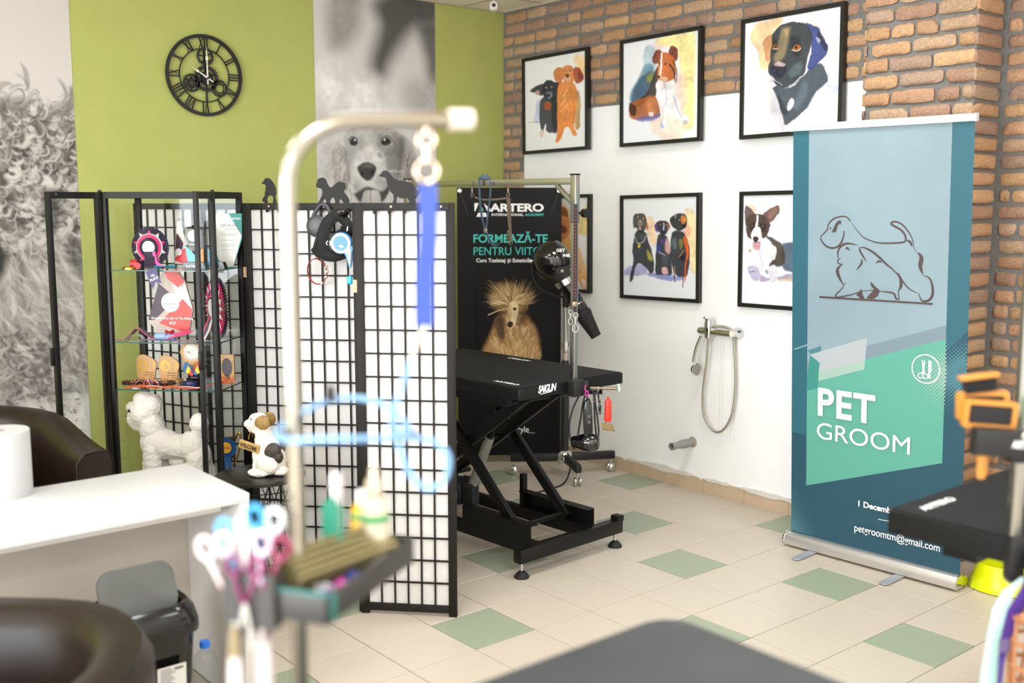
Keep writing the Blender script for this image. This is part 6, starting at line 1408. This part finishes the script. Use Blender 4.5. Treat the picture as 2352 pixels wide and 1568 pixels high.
# ================================================================== tools, leashes and grooming arms
def gthing(name, label, cat, x, z, y=AY, rz=0): return thing(name, label, cat, tuple(GM @ Vector((x, y, z))), GR+rz)
m_brassclip = mat('brass_clip', '#8f806b', .3, .9)
def snap(mb, p, s=1.0, d=(0, 0, -1)):
    """small trigger clip hanging from p"""
    p = Vector(p); mb.tube([tuple(p+Vector((.006*s*math.cos(a), 0, .006*s*math.sin(a)))) for a in [2*PI*k/14 for k in range(14)]], .0017*s, n=6, closed=True)
    mb.cyl(tuple(p+Vector((0, 0, -.006*s))), tuple(p+Vector((0, 0, -.022*s))), .0042*s, .0035*s, n=10)
    mb.tube([tuple(p+Vector((.007*s*math.sin(a), 0, -.031*s+.010*s*math.cos(a)))) for a in [PI*.12+1.75*PI*k/14 for k in range(15)]], .0019*s, n=6)
# blue-grey slip leash looped over the crossbar
t = gthing('leash', 'blue grey slip leash draped over the chrome crossbar', 'leash', .02, AZ-.012)
f = MB(); f.box((-.015, 0, .024), (.045, .05, .014), bev=.005); f.cyl((-.015, 0, .03), (-.015, 0, .042), .018, .014, n=16); obj('handle_loop', f, mat('blue_grey_webbing', '#44566a', .7, bump=.3, bscale=300), t)
f = MB(); band(f, [(-.025, -.028, .02), (-.026, -.026, -.05), (-.016, -.024, -.15), (.012, -.022, -.232)], .013, .002); band(f, [(.052, -.024, .005), (.05, -.024, -.06), (.03, -.022, -.15), (.014, -.02, -.232)], .011, .002); band(f, [(.014, -.02, -.235), (.045, -.02, -.285), (.085, -.02, -.302), (.125, -.02, -.285)], .013, .002, (.6, 0, .8)); obj('webbing', f, mat('blue_grey_webbing', '#44566a', .7), t)
f = MB(); f.box((.012, -.022, -.232), (.02, .008, .022), bev=.002); obj('slider', f, m_steel, t)
# tan grooming strap with clips
t = gthing('grooming_strap', 'tan strap with two metal clips hanging below the chrome crossbar', 'strap', .08, AZ-.03)
for x in (-.155, .108):
    f = MB(); snap(f, (x, -.014, -.002), 1.25); f.tube([(x, -.014, .004), (x, -.02, .02), (x, -.02, .035)], .0018, n=6); obj('clip', f, m_brassclip, t)
m_tanw = mat('taupe_webbing', '#6d5f50', .7, bump=.3, bscale=300)
f = MB(); band(f, [(-.135, -.014, -.05), (-.08, -.018, -.062), (.02, -.018, -.062), (.105, -.014, -.055)], .009, .0018, (0, 0, 1)); band(f, [(.104, -.014, -.055), (.112, -.016, -.15), (.128, -.016, -.262)], .013, .0018); band(f, [(.116, -.012, -.055), (.12, -.012, -.15), (.13, -.014, -.262)], .010, .0018); obj('webbing', f, m_tanw, t)
f = MB(); f.tube(arc((.127, -.016, -.268), .012, 0, 2*PI, 20)[:-1], .0022, n=7, closed=True); f.box((.108, -.016, -.235), (.006, .006, .05), bev=.001); obj('ring', f, m_brassclip, t)
f = MB()
for k in range(5): f.tube([(-.10+.02*k, -.018, -.066), (-.103+.02*k, -.018, -.078), (-.094+.02*k, -.018, -.08)], .0028, n=6)
obj('dark_beads', f, m_mblack, t)
# patterned leash on the post
PH = thing('leash', 'black leash with red pattern hanging from the knob of the right chrome post', 'leash', (.738, -1.468, 1.64), CAMH)
f = MB(); band(f, [(.0, -.02, .045), (.0, -.03, .03), (.0, -.03, -.1), (.001, -.03, -.25), (.0, -.03, -.395)], .017, .002); wb = obj('webbing', f, mat('black_webbing', '#231b1b', .7), PH)
f = MB()
for k in range(26):
    z = .02-.0155*k
    f.prism([(0, z-.005), (.005, z), (0, z+.005), (-.005, z)] if k % 2 else circ(0, z, .0038, 8), -.0326, -.0314)
obj('red_pattern', f, mat('red_print', '#7a302b', .6), wb)
f = MB(); f.box((.0, -.03, -.405), (.021, .007, .024), bev=.002); obj('sleeve', f, m_brassclip, PH)
f = MB(); band(f, [(.0, -.03, -.415), (.002, -.03, -.45)], .014, .002); obj('tail', f, mat('black_webbing', '#231b1b', .7), PH)
f = MB(); snap(f, (.002, -.03, -.455), 1.9); snap(f, (-.02, -.03, -.44), 1.4); obj('clip', f, m_steel, PH)

# ---------------------------------------------------------------- things hanging off the right end of the scissor table
TE = (.735, -1.43, 0)
def ething(name, label, cat, x, z, y=0.): return thing(name, label, cat, tuple(TR(TE, (0, 0, CAMH)) @ Vector((x, y, z))), CAMH)
t = ething('hook_rod', 'short metal rod with hooks under the right end of the scissor lift table', 'hook rail', .10, .838)
f = MB(); f.cyl((-.05, .015, 0), (.075, .0, 0), .007, n=14); obj('rod', f, m_brassclip, t)
f = MB(); f.lathe([(0, -.004), (.022, -.004), (.022, .004), (0, .004)], 24, TR((.078, 0, 0), (0, PI/2, .2))); obj('end_cap', f, mat('pale_green_plastic', '#b9cdb9', .3), t)
for x in (-.018, .012):
    f = MB(); f.tube(smooth_path([(x, 0, .01), (x+.006, -.008, .004), (x, -.009, -.02), (x-.008, -.009, -.05), (x-.012, -.012, -.06), (x-.02, -.02, -.05), (x-.02, -.022, -.035)], 5), .0024, n=7); obj('hook', f, m_steel, t)
t = ething('undercoat_rake', 'grooming comb with red handle hanging from a hook under the table', 'brush', .132, .79, -.012)
f = MB(); f.lathe([(0, -.105), (.015, -.105), (.0168, -.095), (.0168, -.07), (.015, -.04), (.0155, -.015), (.012, -.002), (0, .004)], 20, sy=.8); f.cyl((0, 0, 0), (0, 0, .012), .005, n=10); obj('handle', f, mat('red_plastic', '#d7301f', .35), t)
f = MB(); f.cyl((0, 0, -.104), (0, 0, -.118), .006, n=12); obj('ferrule', f, m_steel, t)
f = MB(); f.prism([(-.032, -.114), (.02, -.117), (.034, -.152), (-.022, -.145)], -.004, .004, bev=.001); hd = obj('blade_head', f, mat('dark_brass_plate', '#7d6c46', .4, .6), t)
f = MB(); f.prism([(-.026, -.118), (.016, -.121), (.027, -.148), (-.019, -.141)], -.0046, -.0038); obj('pin_field', f, mat('gold_pins', '#86744a', .5, .5, var=.4, scale=500), hd)
t = ething('hand_dryer', 'black hand hair dryer hanging head down under the right end of the scissor table', 'hair dryer', .038, .80, -.01)
f = MB(); f.prism([(p.x, p.z) for p in smooth_path([(-.018, 0, -.03), (-.02, 0, -.1), (-.012, 0, -.19), (.02, 0, -.19), (.022, 0, -.1), (.014, 0, -.02), (0, 0, -.01)], 4, True)], -.016, .016, bev=.006); obj('handle', f, m_pblack, t)
f = MB(); f.lathe([(.022, -.075), (.026, -.07), (.03, -.05), (.04, -.02), (.044, .01), (.04, .038), (.03, .052), (0, .054)], 30, TR((.0, 0, -.215), (0, PI/2, -.25))); bd = obj('barrel', f, m_dry, t)
f = MB(); f.lathe([(.0, .0545), (.026, .0545), (.027, .053)], 26, TR((.0, 0, -.215), (0, PI/2, -.25))); obj('rear_grille', f, mat('brown_grey_mesh', '#4a4038', .5, var=.4, scale=600), bd)
f = MB()
for z in (-.09, -.115): f.box((.006, -.017, z), (.012, .004, .016), bev=.001)
obj('switches', f, mat('grey_switch', '#4f4f4f', .4), t)
f = MB(); f.tube(smooth_path([(-.0, 0, -.01), (-.02, .01, .03), (-.07, 0, -.06), (-.085, 0, -.16), (-.06, 0, -.245), (-.035, 0, -.12), (-.015, 0, .0), (.02, .0, .03), (.04, 0, -.06), (.052, 0, -.16), (.045, 0, -.2), (.035, 0, -.12), (.03, 0, .0), (.045, 0, .02), (.055, 0, -.03)], 8), .0042, n=8); obj('cord', f, m_rubber, t)
f = MB(); f.box((.056, 0, -.05), (.014, .012, .03), bev=.003); f.cyl((.053, 0, -.064), (.053, 0, -.082), .0022, n=8); f.cyl((.06, 0, -.064), (.06, 0, -.082), .0022, n=8); obj('plug', f, m_pblack, t)
t = ething('cable_tray', 'black metal tray under the right end of the scissor table holding the dryer cord', 'tray', .03, .812, .02)
f = MB(); f.box((0, .03, 0), (.15, .09, .004)); f.box((.075, .03, .014), (.003, .09, .028)); obj('plate', f, m_tblack, t)
t = ething('hair_tie', 'bright pink hair tie looped on the clamp screw of the scissor table', 'hair tie', .028, .84, -.045)
f = MB(); f.tube(smooth_path([(0, 0, .022), (-.006, 0, .012), (-.004, 0, -.002), (.006, 0, -.008), (.01, 0, -.02), (.004, 0, -.028), (-.004, 0, -.02), (.002, 0, -.002)], 6), .0022, n=7); obj('elastic', f, mat('hot_pink_elastic', '#e0369a', .4), t)

# ---------------------------------------------------------------- near grooming arm (close to the lens, out of focus)
FP = (2.892, -4.035, 0); FM = TR(FP, (0, 0, CAMH))
def fthing(name, label, cat, x=0, y=0, z=0, rz=0): return thing(name, label, cat, tuple(FM @ Vector((x, y, z))), CAMH+rz)
t = fthing('grooming_arm', 'shiny bent steel grooming arm, large and blurred in the foreground', 'grooming arm')
f = MB(); f.tube([(0, 0, .86), (0, 0, 1.70)]+[(.09-.09*math.cos(a), .035*(1-math.cos(a)), 1.71+.09*math.sin(a)) for a in [PI/2*k/12 for k in range(1, 13)]]+[(.14, .055, 1.803), (.232, .09, 1.806)], .0115, n=24); obj('tube', f, mat('bright_steel_tube', '#b5ada0', .13, 1.0), t)
f = MB(); f.cyl((.222, .086, 1.806), (.255, .099, 1.807), .0155, n=24); obj('end_cap', f, mat('cream_rubber_cap', '#e4d3c4', .5), t)
f = MB(); f.box((0, 0, .888), (.05, .05, .07), bev=.005); f.cyl((0, -.03, .885), (0, -.08, .885), .008, n=12); f.cyl((0, -.07, .885), (0, -.09, .885), .024, n=20); obj('clamp', f, m_mblack, t)
t = fthing('grooming_loop', 'blue webbing grooming loop with a pale blue cord noose hanging from the near arm', 'noose', .190, .077, 1.806)
f = MB()
for z in (-.030, -.075): f.tube(arc((0, 0, z+.0), .016 if z < -.05 else .012, 0, 2*PI, 22)[:-1], .0032, n=8, closed=True)
f.cyl((0, 0, -.038), (0, 0, -.062), .006, n=12); f.cyl((0, 0, -.012), (0, 0, -.024), .006, n=10); obj('swivel_rings', f, mat('champagne_metal', '#d9c3ab', .25, .9), t)
f = MB(); band(f, [(.0, 0, -.09), (.001, -.004, -.16), (-.005, -.002, -.23), (-.006, -.002, -.305)], .026, .006); obj('blue_webbing', f, mat('royal_blue_nylon', '#2c47a0', .5), t)
m_cord = mat('translucent_blue_tube', '#7fa9d2', .25)
f = MB(); f.tube(smooth_path([(-.006, 0, -.305), (-.02, -.005, -.335), (-.028, -.008, -.36)], 5), .0035, n=8); obj('white_cord', f, mat('cream_cord', '#e3d6c4', .6), t)
f = MB(); f.tube(smooth_path([(-.028, -.008, -.355), (-.042, -.012, -.40), (-.055, -.02, -.44), (-.048, -.02, -.46), (-.02, -.02, -.468)], 6), .0045, n=10); f.tube(smooth_path([(-.02, -.03, -.468), (-.06, .02, -.435), (-.12, .05, -.423), (-.175, .03, -.43), (-.218, -.06, -.452), (-.19, -.12, -.452), (-.13, -.14, -.446), (-.07, -.11, -.452), (-.02, -.05, -.465), (.01, -.03, -.475), (.03, -.03, -.50), (.022, -.03, -.535), (-.005, -.03, -.545), (-.03, -.03, -.52), (-.045, -.03, -.475), (-.05, -.03, -.45)], 8), .0048, n=10); obj('cord_loop', f, m_cord, t)
f = MB(); f.ell((-.155, .03, -.412), (.008, .007, .014)); f.ell((-.02, -.04, -.464), (.012, .008, .007), (0, .2, 0)); obj('cord_stops', f, m_mblack, t)

# tool tray clamped on the near pole
t = fthing('tool_tray', 'black grooming tool tray clamped around the near blurred pole', 'tray', .056, -.083, 1.098, math.radians(-20))
TM = TR(tuple(FM @ Vector((.056, -.083, 1.098))), (0, 0, CAMH+math.radians(-20)))
m_tray = mat('dark_grey_tray_plastic', '#3a3735', .45)
f = MB(); TW, TD, TH = .135, .285, .042
f.box((-TW/2, TD/2, .0015), (TW, TD, .003)); 
for x in (-.002, -TW+.002): f.box((x, TD/2, TH/2), (.004, TD, TH), bev=.001)
for y in (.002, TD-.002): f.box((-TW/2, y, TH/2), (TW, .004, TH), bev=.001)
obj('tray', f, m_tray, t)
f = MB(); f.box((-TW/2, .003, TH+.001), (TW, .006, .004)); f.box((-.003, .02, TH/2), (.008, .02, TH*.96), bev=.002); obj('teal_edge', f, mat('teal_edge_strip', '#2f6f66', .5), t)
def tthing(name, label, cat, x, y, z, rz=0):
    return thing(name, label, cat, tuple(TM @ Vector((x, y, z))), CAMH+math.radians(-20)+rz)
t = tthing('bristle_brush', 'wide brush with khaki bristles lying across the near tool tray', 'brush', -.072, .135, .004, math.radians(72))
f = MB(); f.box((0, 0, .03), (.20, .056, .016), (.75, 0, 0), bev=.004); obj('brush_back', f, mat('dark_olive_wood', '#4a4632', .5), t)
f = MB()
for i in range(24):
    for j in range(5):
        p = Euler((.75, 0, 0)).to_matrix() @ Vector((-.094+.0082*i, -.022+.011*j, .007)); q = Euler((.75, 0, 0)).to_matrix() @ Vector((-.094+.0082*i, -.022+.011*j, .05))
        f.cyl(tuple(p+Vector((0, 0, .03))), tuple(q+Vector((0, 0, .03))), .0042, .0036, n=5)
o = obj('bristles', f, mat('khaki_bristle', '#8d8157', .7), t); o['kind'] = 'stuff'
t = tthing('spray_bottle', 'cream white bottle with a green ring standing in the near tool tray', 'bottle', -.030, .205, .003)
f = MB(); f.lathe([(0, 0), (.021, 0), (.022, .004), (.022, .10), (.018, .118), (.011, .126), (.011, .138), (0, .138)], 28); obj('bottle', f, mat('cream_plastic', '#cdbfa8', .4), t)
f = MB(); f.lathe([(.0125, .126), (.0135, .128), (.0135, .150), (.008, .158), (.006, .175), (0, .177)], 20); obj('nozzle', f, mat('cream_plastic', '#cdbfa8', .4), t)
f = MB(); f.lathe([(.0222, .088), (.0228, .089), (.0228, .098), (.0222, .099)], 28); obj('green_band', f, mat('green_label', '#2f9a54', .4), t)
t = tthing('bottle', 'amber yellow bottle behind the cream one in the near tool tray', 'bottle', -.062, .232, .003)
f = MB(); f.lathe([(0, 0), (.021, 0), (.022, .004), (.022, .092), (.016, .104), (0, .106)], 28); obj('bottle', f, mat('amber_yellow_plastic', '#e3a81e', .3), t)
f = MB(); f.lathe([(.0, .105), (.013, .105), (.013, .125), (0, .127)], 20); obj('cap', f, mat('white_gloss_plastic', '#eeece8', .3), t)
f = MB(); f.lathe([(.0222, .082), (.0226, .083), (.0226, .091), (.0222, .092)], 28); obj('green_band', f, mat('green_label', '#2f9a54', .4), t)
for lb, c, x, y, r in (('blue plastic clip in the near tool tray', '#4257b8', -.03, .135, .3), ('hot pink plastic clip in the near tool tray', '#e03cab', -.028, .095, -.4), ('dark blue clip at the front corner of the near tool tray', '#2f479e', -.026, .05, .9), ('white plastic clip between the pink clip and the brush', '#d9d6dc', -.048, .075, 1.4)):
    t = tthing('hair_clip', lb, 'hair clip', x, y, .006, r)
    f = MB(); f.prism([(-.02, 0), (.02, 0), (.017, .016), (.0, .026), (-.017, .016)], -.009, -.002, bev=.002); f.prism([(-.02, 0), (.02, 0), (.014, .018), (-.01, .024)], .003, .009, bev=.002); obj('jaws', f, mat('clip_'+c.strip('#'), c, .35), t)
    f = MB(); f.cyl((0, -.01, .018), (0, .011, .018), .004, n=10); obj('spring', f, m_steel, t)

# scissor holder and shears left of the near pole
HX, HY = -.052, -.055
t = fthing('tool_holder', 'dark tool holder full of colourful shears, left of the near pole', 'tool holder', HX, HY, 1.125, math.radians(-18))
f = MB()
for (x, w, h) in ((-.038, .022, .075), (-.012, .026, .085), (.018, .026, .08)):
    for (cx, cy, dx, dy) in ((x-w/2, .012, .002, .026), (x+w/2, .012, .002, .026), (x, 0, w, .002), (x, .025, w, .002)): f.box((cx, cy, -.0+.02-h/2+.02), (dx, dy, h))
    f.box((x, .012, .04-h), (w, .026, .002))
f.box((.04, .02, .0), (.05, .008, .03)); obj('pockets', f, m_tray, t)
HMm = TR(tuple(FM @ Vector((HX, HY, 1.125))), (0, 0, CAMH+math.radians(-18)))
def shears(label, x, y, z, cols, tilt, rz=0, open_=.1, s=1.0):
    t = thing('grooming_shears', label, 'shears', tuple(HMm @ Vector((x, y, z))), rot=(0, tilt, CAMH+math.radians(-18)+rz))
    for k, c in ((-1, cols[0]), (1, cols[1])):
        f = MB(); q = TR((0, .0025*k, 0), (0, k*open_, 0), (s, s, s))
        f.tube([(k*-.004+.0125*math.cos(a)+k*.012, 0, .062+.016*math.sin(a)) for a in [2*PI*j/20 for j in range(20)]], .0042, n=8, closed=True, M=q)
        f.bar((k*.004, 0, .002), (k*.010, 0, .045), .007, .005, bev=.001, M=q); hd = obj('handle', f, mat('shear_'+c.strip('#'), c, .35), t)
        f = MB(); f.prism([(-.004, .004), (.004, .004), (.0025*(1-k)+.0005, -.085), (-.0025*(1+k)-.0005, -.085)], -.001, .001, q); obj('blade', f, m_steel, t)
    f = MB(); f.cyl((0, -.006, .0), (0, .006, .0), .004, n=12); obj('screw', f, mat('plum_screw', '#7d1f55', .3, .4), t)
shears('shears with light blue and white finger rings, in the holder by the near pole', -.028, .012, .035, ('#5fb0d8', '#e8e2e4'), -.12)
shears('shears with pale pink rings leaning left in the near holder', -.048, .006, .012, ('#e9d3d3', '#d9c3d0'), -.28)
shears('shears with bright blue rings, tallest in the near holder', .006, .016, .055, ('#3f9fd0', '#dfe6ea'), .10)
shears('shears with lilac and crimson rings next to the near tray', .016, .004, .022, ('#d8c2d8', '#8d2f50'), .2)
shears('small plum coloured shears in the middle of the near holder', -.012, -.004, .0, ('#7b2a58', '#8d3566'), .02, 0, .2, .85)
t = fthing('comb', 'teal plastic comb standing in the back of the near tool tray', 'comb', .036, .06, 1.13)
f = MB(); f.prism([(-.008, 0), (.012, 0), (.016, .10), (.004, .115), (-.01, .10)], -.003, .003, bev=.001); obj('spine', f, mat('teal_plastic', '#1f8a70', .4), t)
f = MB()
for k in range(12): f.box((.018, 0, .03+.006*k), (.012, .002, .003))
obj('teeth', f, mat('teal_plastic', '#1f8a70', .4), t)
t = fthing('nail_clippers', 'white handled tool behind the teal comb in the near tray', 'clippers', .046, .075, 1.13)
f = MB(); f.lathe([(0, 0), (.006, 0), (.007, .1), (.010, .13), (.008, .145), (0, .148)], 16); obj('handle', f, m_sat_w, t)
for lb, x, y, zt, L in (('white handled brush hanging left below the near tool holder', -.082, -.052, 1.052, .22), ('white handled brush with a pink collar hanging beside the near pole', -.042, -.045, 1.078, .25)):
    t = fthing('hanging_brush', lb, 'brush', x, y, zt)
    f = MB(); f.lathe([(0, -L), (.010, -L), (.0135, -L*.9), (.0125, -.04), (.010, -.01), (0, -.004)], 20, sy=.6); obj('handle', f, mat('pinkish_white_plastic', '#c9bcb8', .45), t)
    f = MB(); f.lathe([(.0, -.012), (.0105, -.012), (.009, .014), (.006, .03), (0, .03)], 18, sy=.6); obj('collar', f, mat('mauve_plastic', '#8e6a74', .4) if x > -.06 else mat('bronze_plastic', '#8a7a5c', .4), t)

# ---------------------------------------------------------------- right-hand grooming arm with brushes
RP = (3.152, -2.311, 0); RMt = TR(RP, (0, 0, CAMH)); ZB = .90
def rthing(name, label, cat, x=0, y=0, z=0, rz=0): return thing(name, label, cat, tuple(RMt @ Vector((x, y, z))), CAMH+rz)
t = rthing('grooming_arm', 'square steel grooming arm clamped to the right hand table', 'grooming arm')
f = MB(); f.bar((0, 0, .80), (0, 0, 1.66), .026, .026, bev=.002, up=(0, 1, 0)); f.bar((.004, 0, 1.62), (.004, 0, 1.82), .033, .033, bev=.002, up=(0, 1, 0)); obj('post', f, m_steel, t)
f = MB(); f.box((0.004, .0, .86), (.036, .04, .11), bev=.004); obj('clamp', f, m_mblack, t)
f = MB(); f.cyl((.02, -.01, 1.68), (.05, -.02, 1.68), .02, n=8); obj('knob', f, m_pblack, t)
f = MB(); f.bar((0, 0, 1.81), (.5, .3, 1.81), .026, .026, bev=.002); obj('crossbar', f, m_steel, t)
t = rthing('tool_holder', 'black tool holder with white lettering on the right hand steel post', 'tool holder', -.075, -.112, 1.160)
f = MB(); f.box((.0, 0, 0), (.17, .035, .06), (0, .06, 0), bev=.003); f.box((.035, .02, -.02), (.07, .05, .05)); hb = obj('body', f, m_mblack, t)
text('lettering', 'ARTERO', .022, TR((-.005, -.0182, -.0065), (PI/2, .06, 0)), m_white_ink, hb, .0003, .0008, fit=.062)
f = MB(); f.prism([(.014, .017), (.019, .028), (.024, .028), (.018, .017)], -.0185, -.0176); f.prism([(.030, .017), (.025, .028), (.031, .028), (.037, .017)], -.0185, -.0176); f.prism([(.018, .012), (.034, .011), (.032, .015), (.020, .016)], -.0185, -.0176); obj('emblem', f, m_white_ink, hb)
m_or = mat('orange_beech_plastic', '#c98534', .45); m_pad = mat('black_pin_pad', '#1c1b1b', .7, var=.4, scale=220, bump=.6)
def slicker(label, x, y, z, rx, rz, tilt):
    t = rthing('slicker_brush', label, 'brush', x, y, z, rz); t.rotation_euler[0] = rx; t.rotation_euler[1] = tilt
    f = MB(); o = rrect(.120, .064, .008, 4); i = rrect(.098, .043, .005, 4); n = len(o)
    vs = [(p[0], -.008, p[1]) for p in o]+[(p[0], -.008, p[1]) for p in i]+[(p[0], .008, p[1]) for p in i]+[(p[0], .008, p[1]) for p in o]
    f._add(vs, [(a*n+k, a*n+(k+1) % n, ((a+1) % 4)*n+(k+1) % n, ((a+1) % 4)*n+k) for a in range(4) for k in range(n)]); obj('head_frame', f, m_or, t)
    f = MB(); f.box((0, -.001, 0), (.099, .008, .044)); obj('pin_pad', f, m_pad, t)
    f = MB(); f.lathe([(0, -.150), (.009, -.147), (.0125, -.13), (.0115, -.09), (.0085, -.04), (.008, -.03)], 18, sy=.75); obj('handle', f, m_or, t)
    return t
slicker('orange framed slicker brush with black pin pad, in front on the right hand holder', -.108, -.072, 1.216, .0, 0, .075)
slicker('orange framed slicker brush mostly hidden behind the front one', -.114, -.048, 1.232, -.12, .12, .02)
t = rthing('slicker_brush', 'orange brush with long black bristles lying on top of the right hand brushes', 'brush', -.13, -.055, 1.300); t.rotation_euler[1] = -.13
f = MB(); f.box((0, 0, 0), (.086, .03, .010), bev=.003); obj('back', f, m_or, t)
f = MB()
for i in range(22):
    for j in range(4): f.cyl((-.034+.0033*i, -.009+.006*j, -.004), (-.032+.0032*i, -.009+.006*j, -.036), .0013, n=4)
o = obj('bristles', f, m_pad, t); o['kind'] = 'stuff'
t = rthing('grooming_shears', 'bright green handled shears at the right edge beside the orange brushes', 'shears', .004, -.055, 1.19)
f = MB(); f.tube([(.006*math.cos(a), 0, .02+.032*math.sin(a)) for a in [2*PI*k/20 for k in range(20)]], .0045, n=8, closed=True); obj('handle', f, mat('bright_green_plastic', '#6fd236', .35), t)
f = MB(); f.tube([(.024+.010*math.cos(a), 0, .012+.028*math.sin(a)) for a in [2*PI*k/20 for k in range(20)]], .003, n=8, closed=True); obj('steel_handle', f, m_steel, t)
f = MB(); f.prism([(-.004, -.01), (.006, -.01), (-.008, -.19), (-.012, -.19)], -.002, .001); f.prism([(.014, -.01), (.022, -.01), (.018, -.12), (.014, -.12)], -.001, .001); obj('blade', f, m_steel, t)
# things hanging from the right-hand table corner
t = rthing('side_pocket', 'dark grey plastic pocket clamped under the right hand post', 'holder', .055, -.07, .862)
f = MB(); f.prism([(-.035, .03), (.05, .02), (.05, -.055), (-.018, -.055), (-.03, -.02)], -.02, .02, bev=.003); obj('shell', f, mat('charcoal_plastic', '#2b2a2a', .5), t)
t = rthing('ribbon', 'purple ribbon hanging down from the right hand table corner', 'ribbon', .016, -.07, .85)
f = MB(); f.sheet([[(-.01, 0, .012), (.004, 0, .008)], [(-.03, -.004, -.04), (.0, -.004, -.05)], [(-.058, -.006, -.09), (-.022, -.004, -.09)], [(-.066, -.004, -.14), (-.036, -.002, -.13)], [(-.068, -.002, -.17), (-.048, -.002, -.17)], [(-.07, 0, -.22), (-.055, 0, -.22)], [(-.068, 0, -.35), (-.062, 0, -.35)]], th=.0015); rb = obj('band', f, mat('violet_nylon', '#4b2f86', .5), t)
f = MB(); f.box((-.059, -.004, -.175), (.022, .006, .032)); obj('grey_keeper', f, mat('dull_violet_sleeve', '#6a5a86', .5), rb)
t = rthing('wrapper_roll', 'pale mint printed plastic sleeve hanging at the lower right edge', 'packet', -.03, -.05, .80)
f = MB(); f.sheet([[(.03, 0, .03), (.036, -.002, .025)], [(-.012, .0, -.005), (.01, -.006, -.005)], [(-.032, .002, -.05), (.0, -.008, -.05)], [(-.042, .002, -.12), (-.012, -.01, -.12)], [(-.05, .002, -.2), (-.02, -.01, -.2)], [(-.056, .002, -.31), (-.018, -.01, -.31)]], th=.012); sl = obj('sleeve', f, mat('pale_mint_plastic', '#b9dcd2', .35, var=.06, scale=30), t)
f = MB()
for k in range(16): f.bar((-.046-.001*k+.012, -.0185, -.09-.011*k), (-.026-.0006*k+.012, -.0215, -.094-.011*k), .0012, .0022)
for z in (-.262, -.268): f.bar((-.044, -.018, z), (-.02, -.021, z-.003), .001, .004)
obj('printed_lines', f, mat('soft_teal_ink', '#7fb3ab', .5), sl)
t = rthing('dog_muzzle', 'tan plastic basket dog muzzle hanging at the lower right corner', 'muzzle', .055, -.085, .735)
m_muz = mat('tan_rubbery_plastic', '#b87b50', .5)
f = MB(); HW_, LN = .078, .26
def mz(u, v):   # u around 0..2pi, v 0 open top .. 1 closed tip
    r = (1-.42*v**2.2)*math.sqrt(max(0, 1-max(0, (v-.78)/.22)**2))
    return (HW_*r*math.cos(u), HW_*1.05*r*math.sin(u)*.9, -LN*v)
MR = TR((0, 0, 0), (.0, .10, 0))
for v in (.0, .2, .42, .64, .84): f.tube([mz(2*PI*k/40, v) for k in range(40)], .0052 if v else .007, n=7, closed=True, M=MR)
for k in range(12): f.tube([mz(2*PI*k/12+.35*j/12, j/12) for j in range(13)], .0046, n=7, M=MR)
obj('basket', f, m_muz, t)
for a in (2.6, 3.5, 4.4, 5.3):
    f = MB(); f.cyl(tuple(MR @ Vector(mz(a, 0)) + Vector((-.012, 0, .012))), tuple(MR @ Vector(mz(a, 0)) + Vector((.016, 0, .012))), .011, n=14); obj('strap_loop', f, m_muz, t)
f = MB(); f.sheet([[(-.05, -.01, .10), (-.03, -.012, .105)], [(-.062, -.012, .04), (-.036, -.014, .045)], [(-.07, -.014, .0), (-.042, -.016, .005)]], th=.003); obj('strap', f, m_muz, t)
t = rthing('leash', 'black leash bundle with metal clip inside the tan basket muzzle', 'leash', .065, -.085, .62)
f = MB(); f.tube(smooth_path([(-.02, 0, .22), (-.015, .01, .1), (-.03, 0, .0), (.0, -.02, -.04), (.03, 0, .02), (.02, .02, .06), (-.02, -.01, .02), (.02, -.02, -.05)], 8), .006, n=8); obj('webbing', f, m_rubber, t)
f = MB(); snap(f, (-.004, -.03, .04), 2.2); obj('clip', f, m_steel, t)

# ---------------------------------------------------------------- families of look-alikes
for o in COL.objects:
    if o.parent or not o.get('label'): continue
    k = o.name.split('.')[0]; L = o['label']
    g = {'framed_picture': 'watercolour dog pictures on the wall', 'tub_chair': 'brown leather tub chairs', 'silhouette_hook_rail': 'dog silhouette rails on the screen', 'wooden_award': 'beech wood award shields', 'hair_clip': 'plastic clips in the near tray', 'slicker_brush': 'orange brushes on the right hand holder', 'hanging_brush': 'white handled brushes below the near holder', 'dog_mural': 'black and white dog murals'}.get(k)
    if k == 'grooming_shears' and 'near' in L: g = 'shears in the near holder'
    if k == 'ribbon' and 'shelf' in L: g = 'ribbons lying on the cabinet shelves'
    if g: o['group'] = g
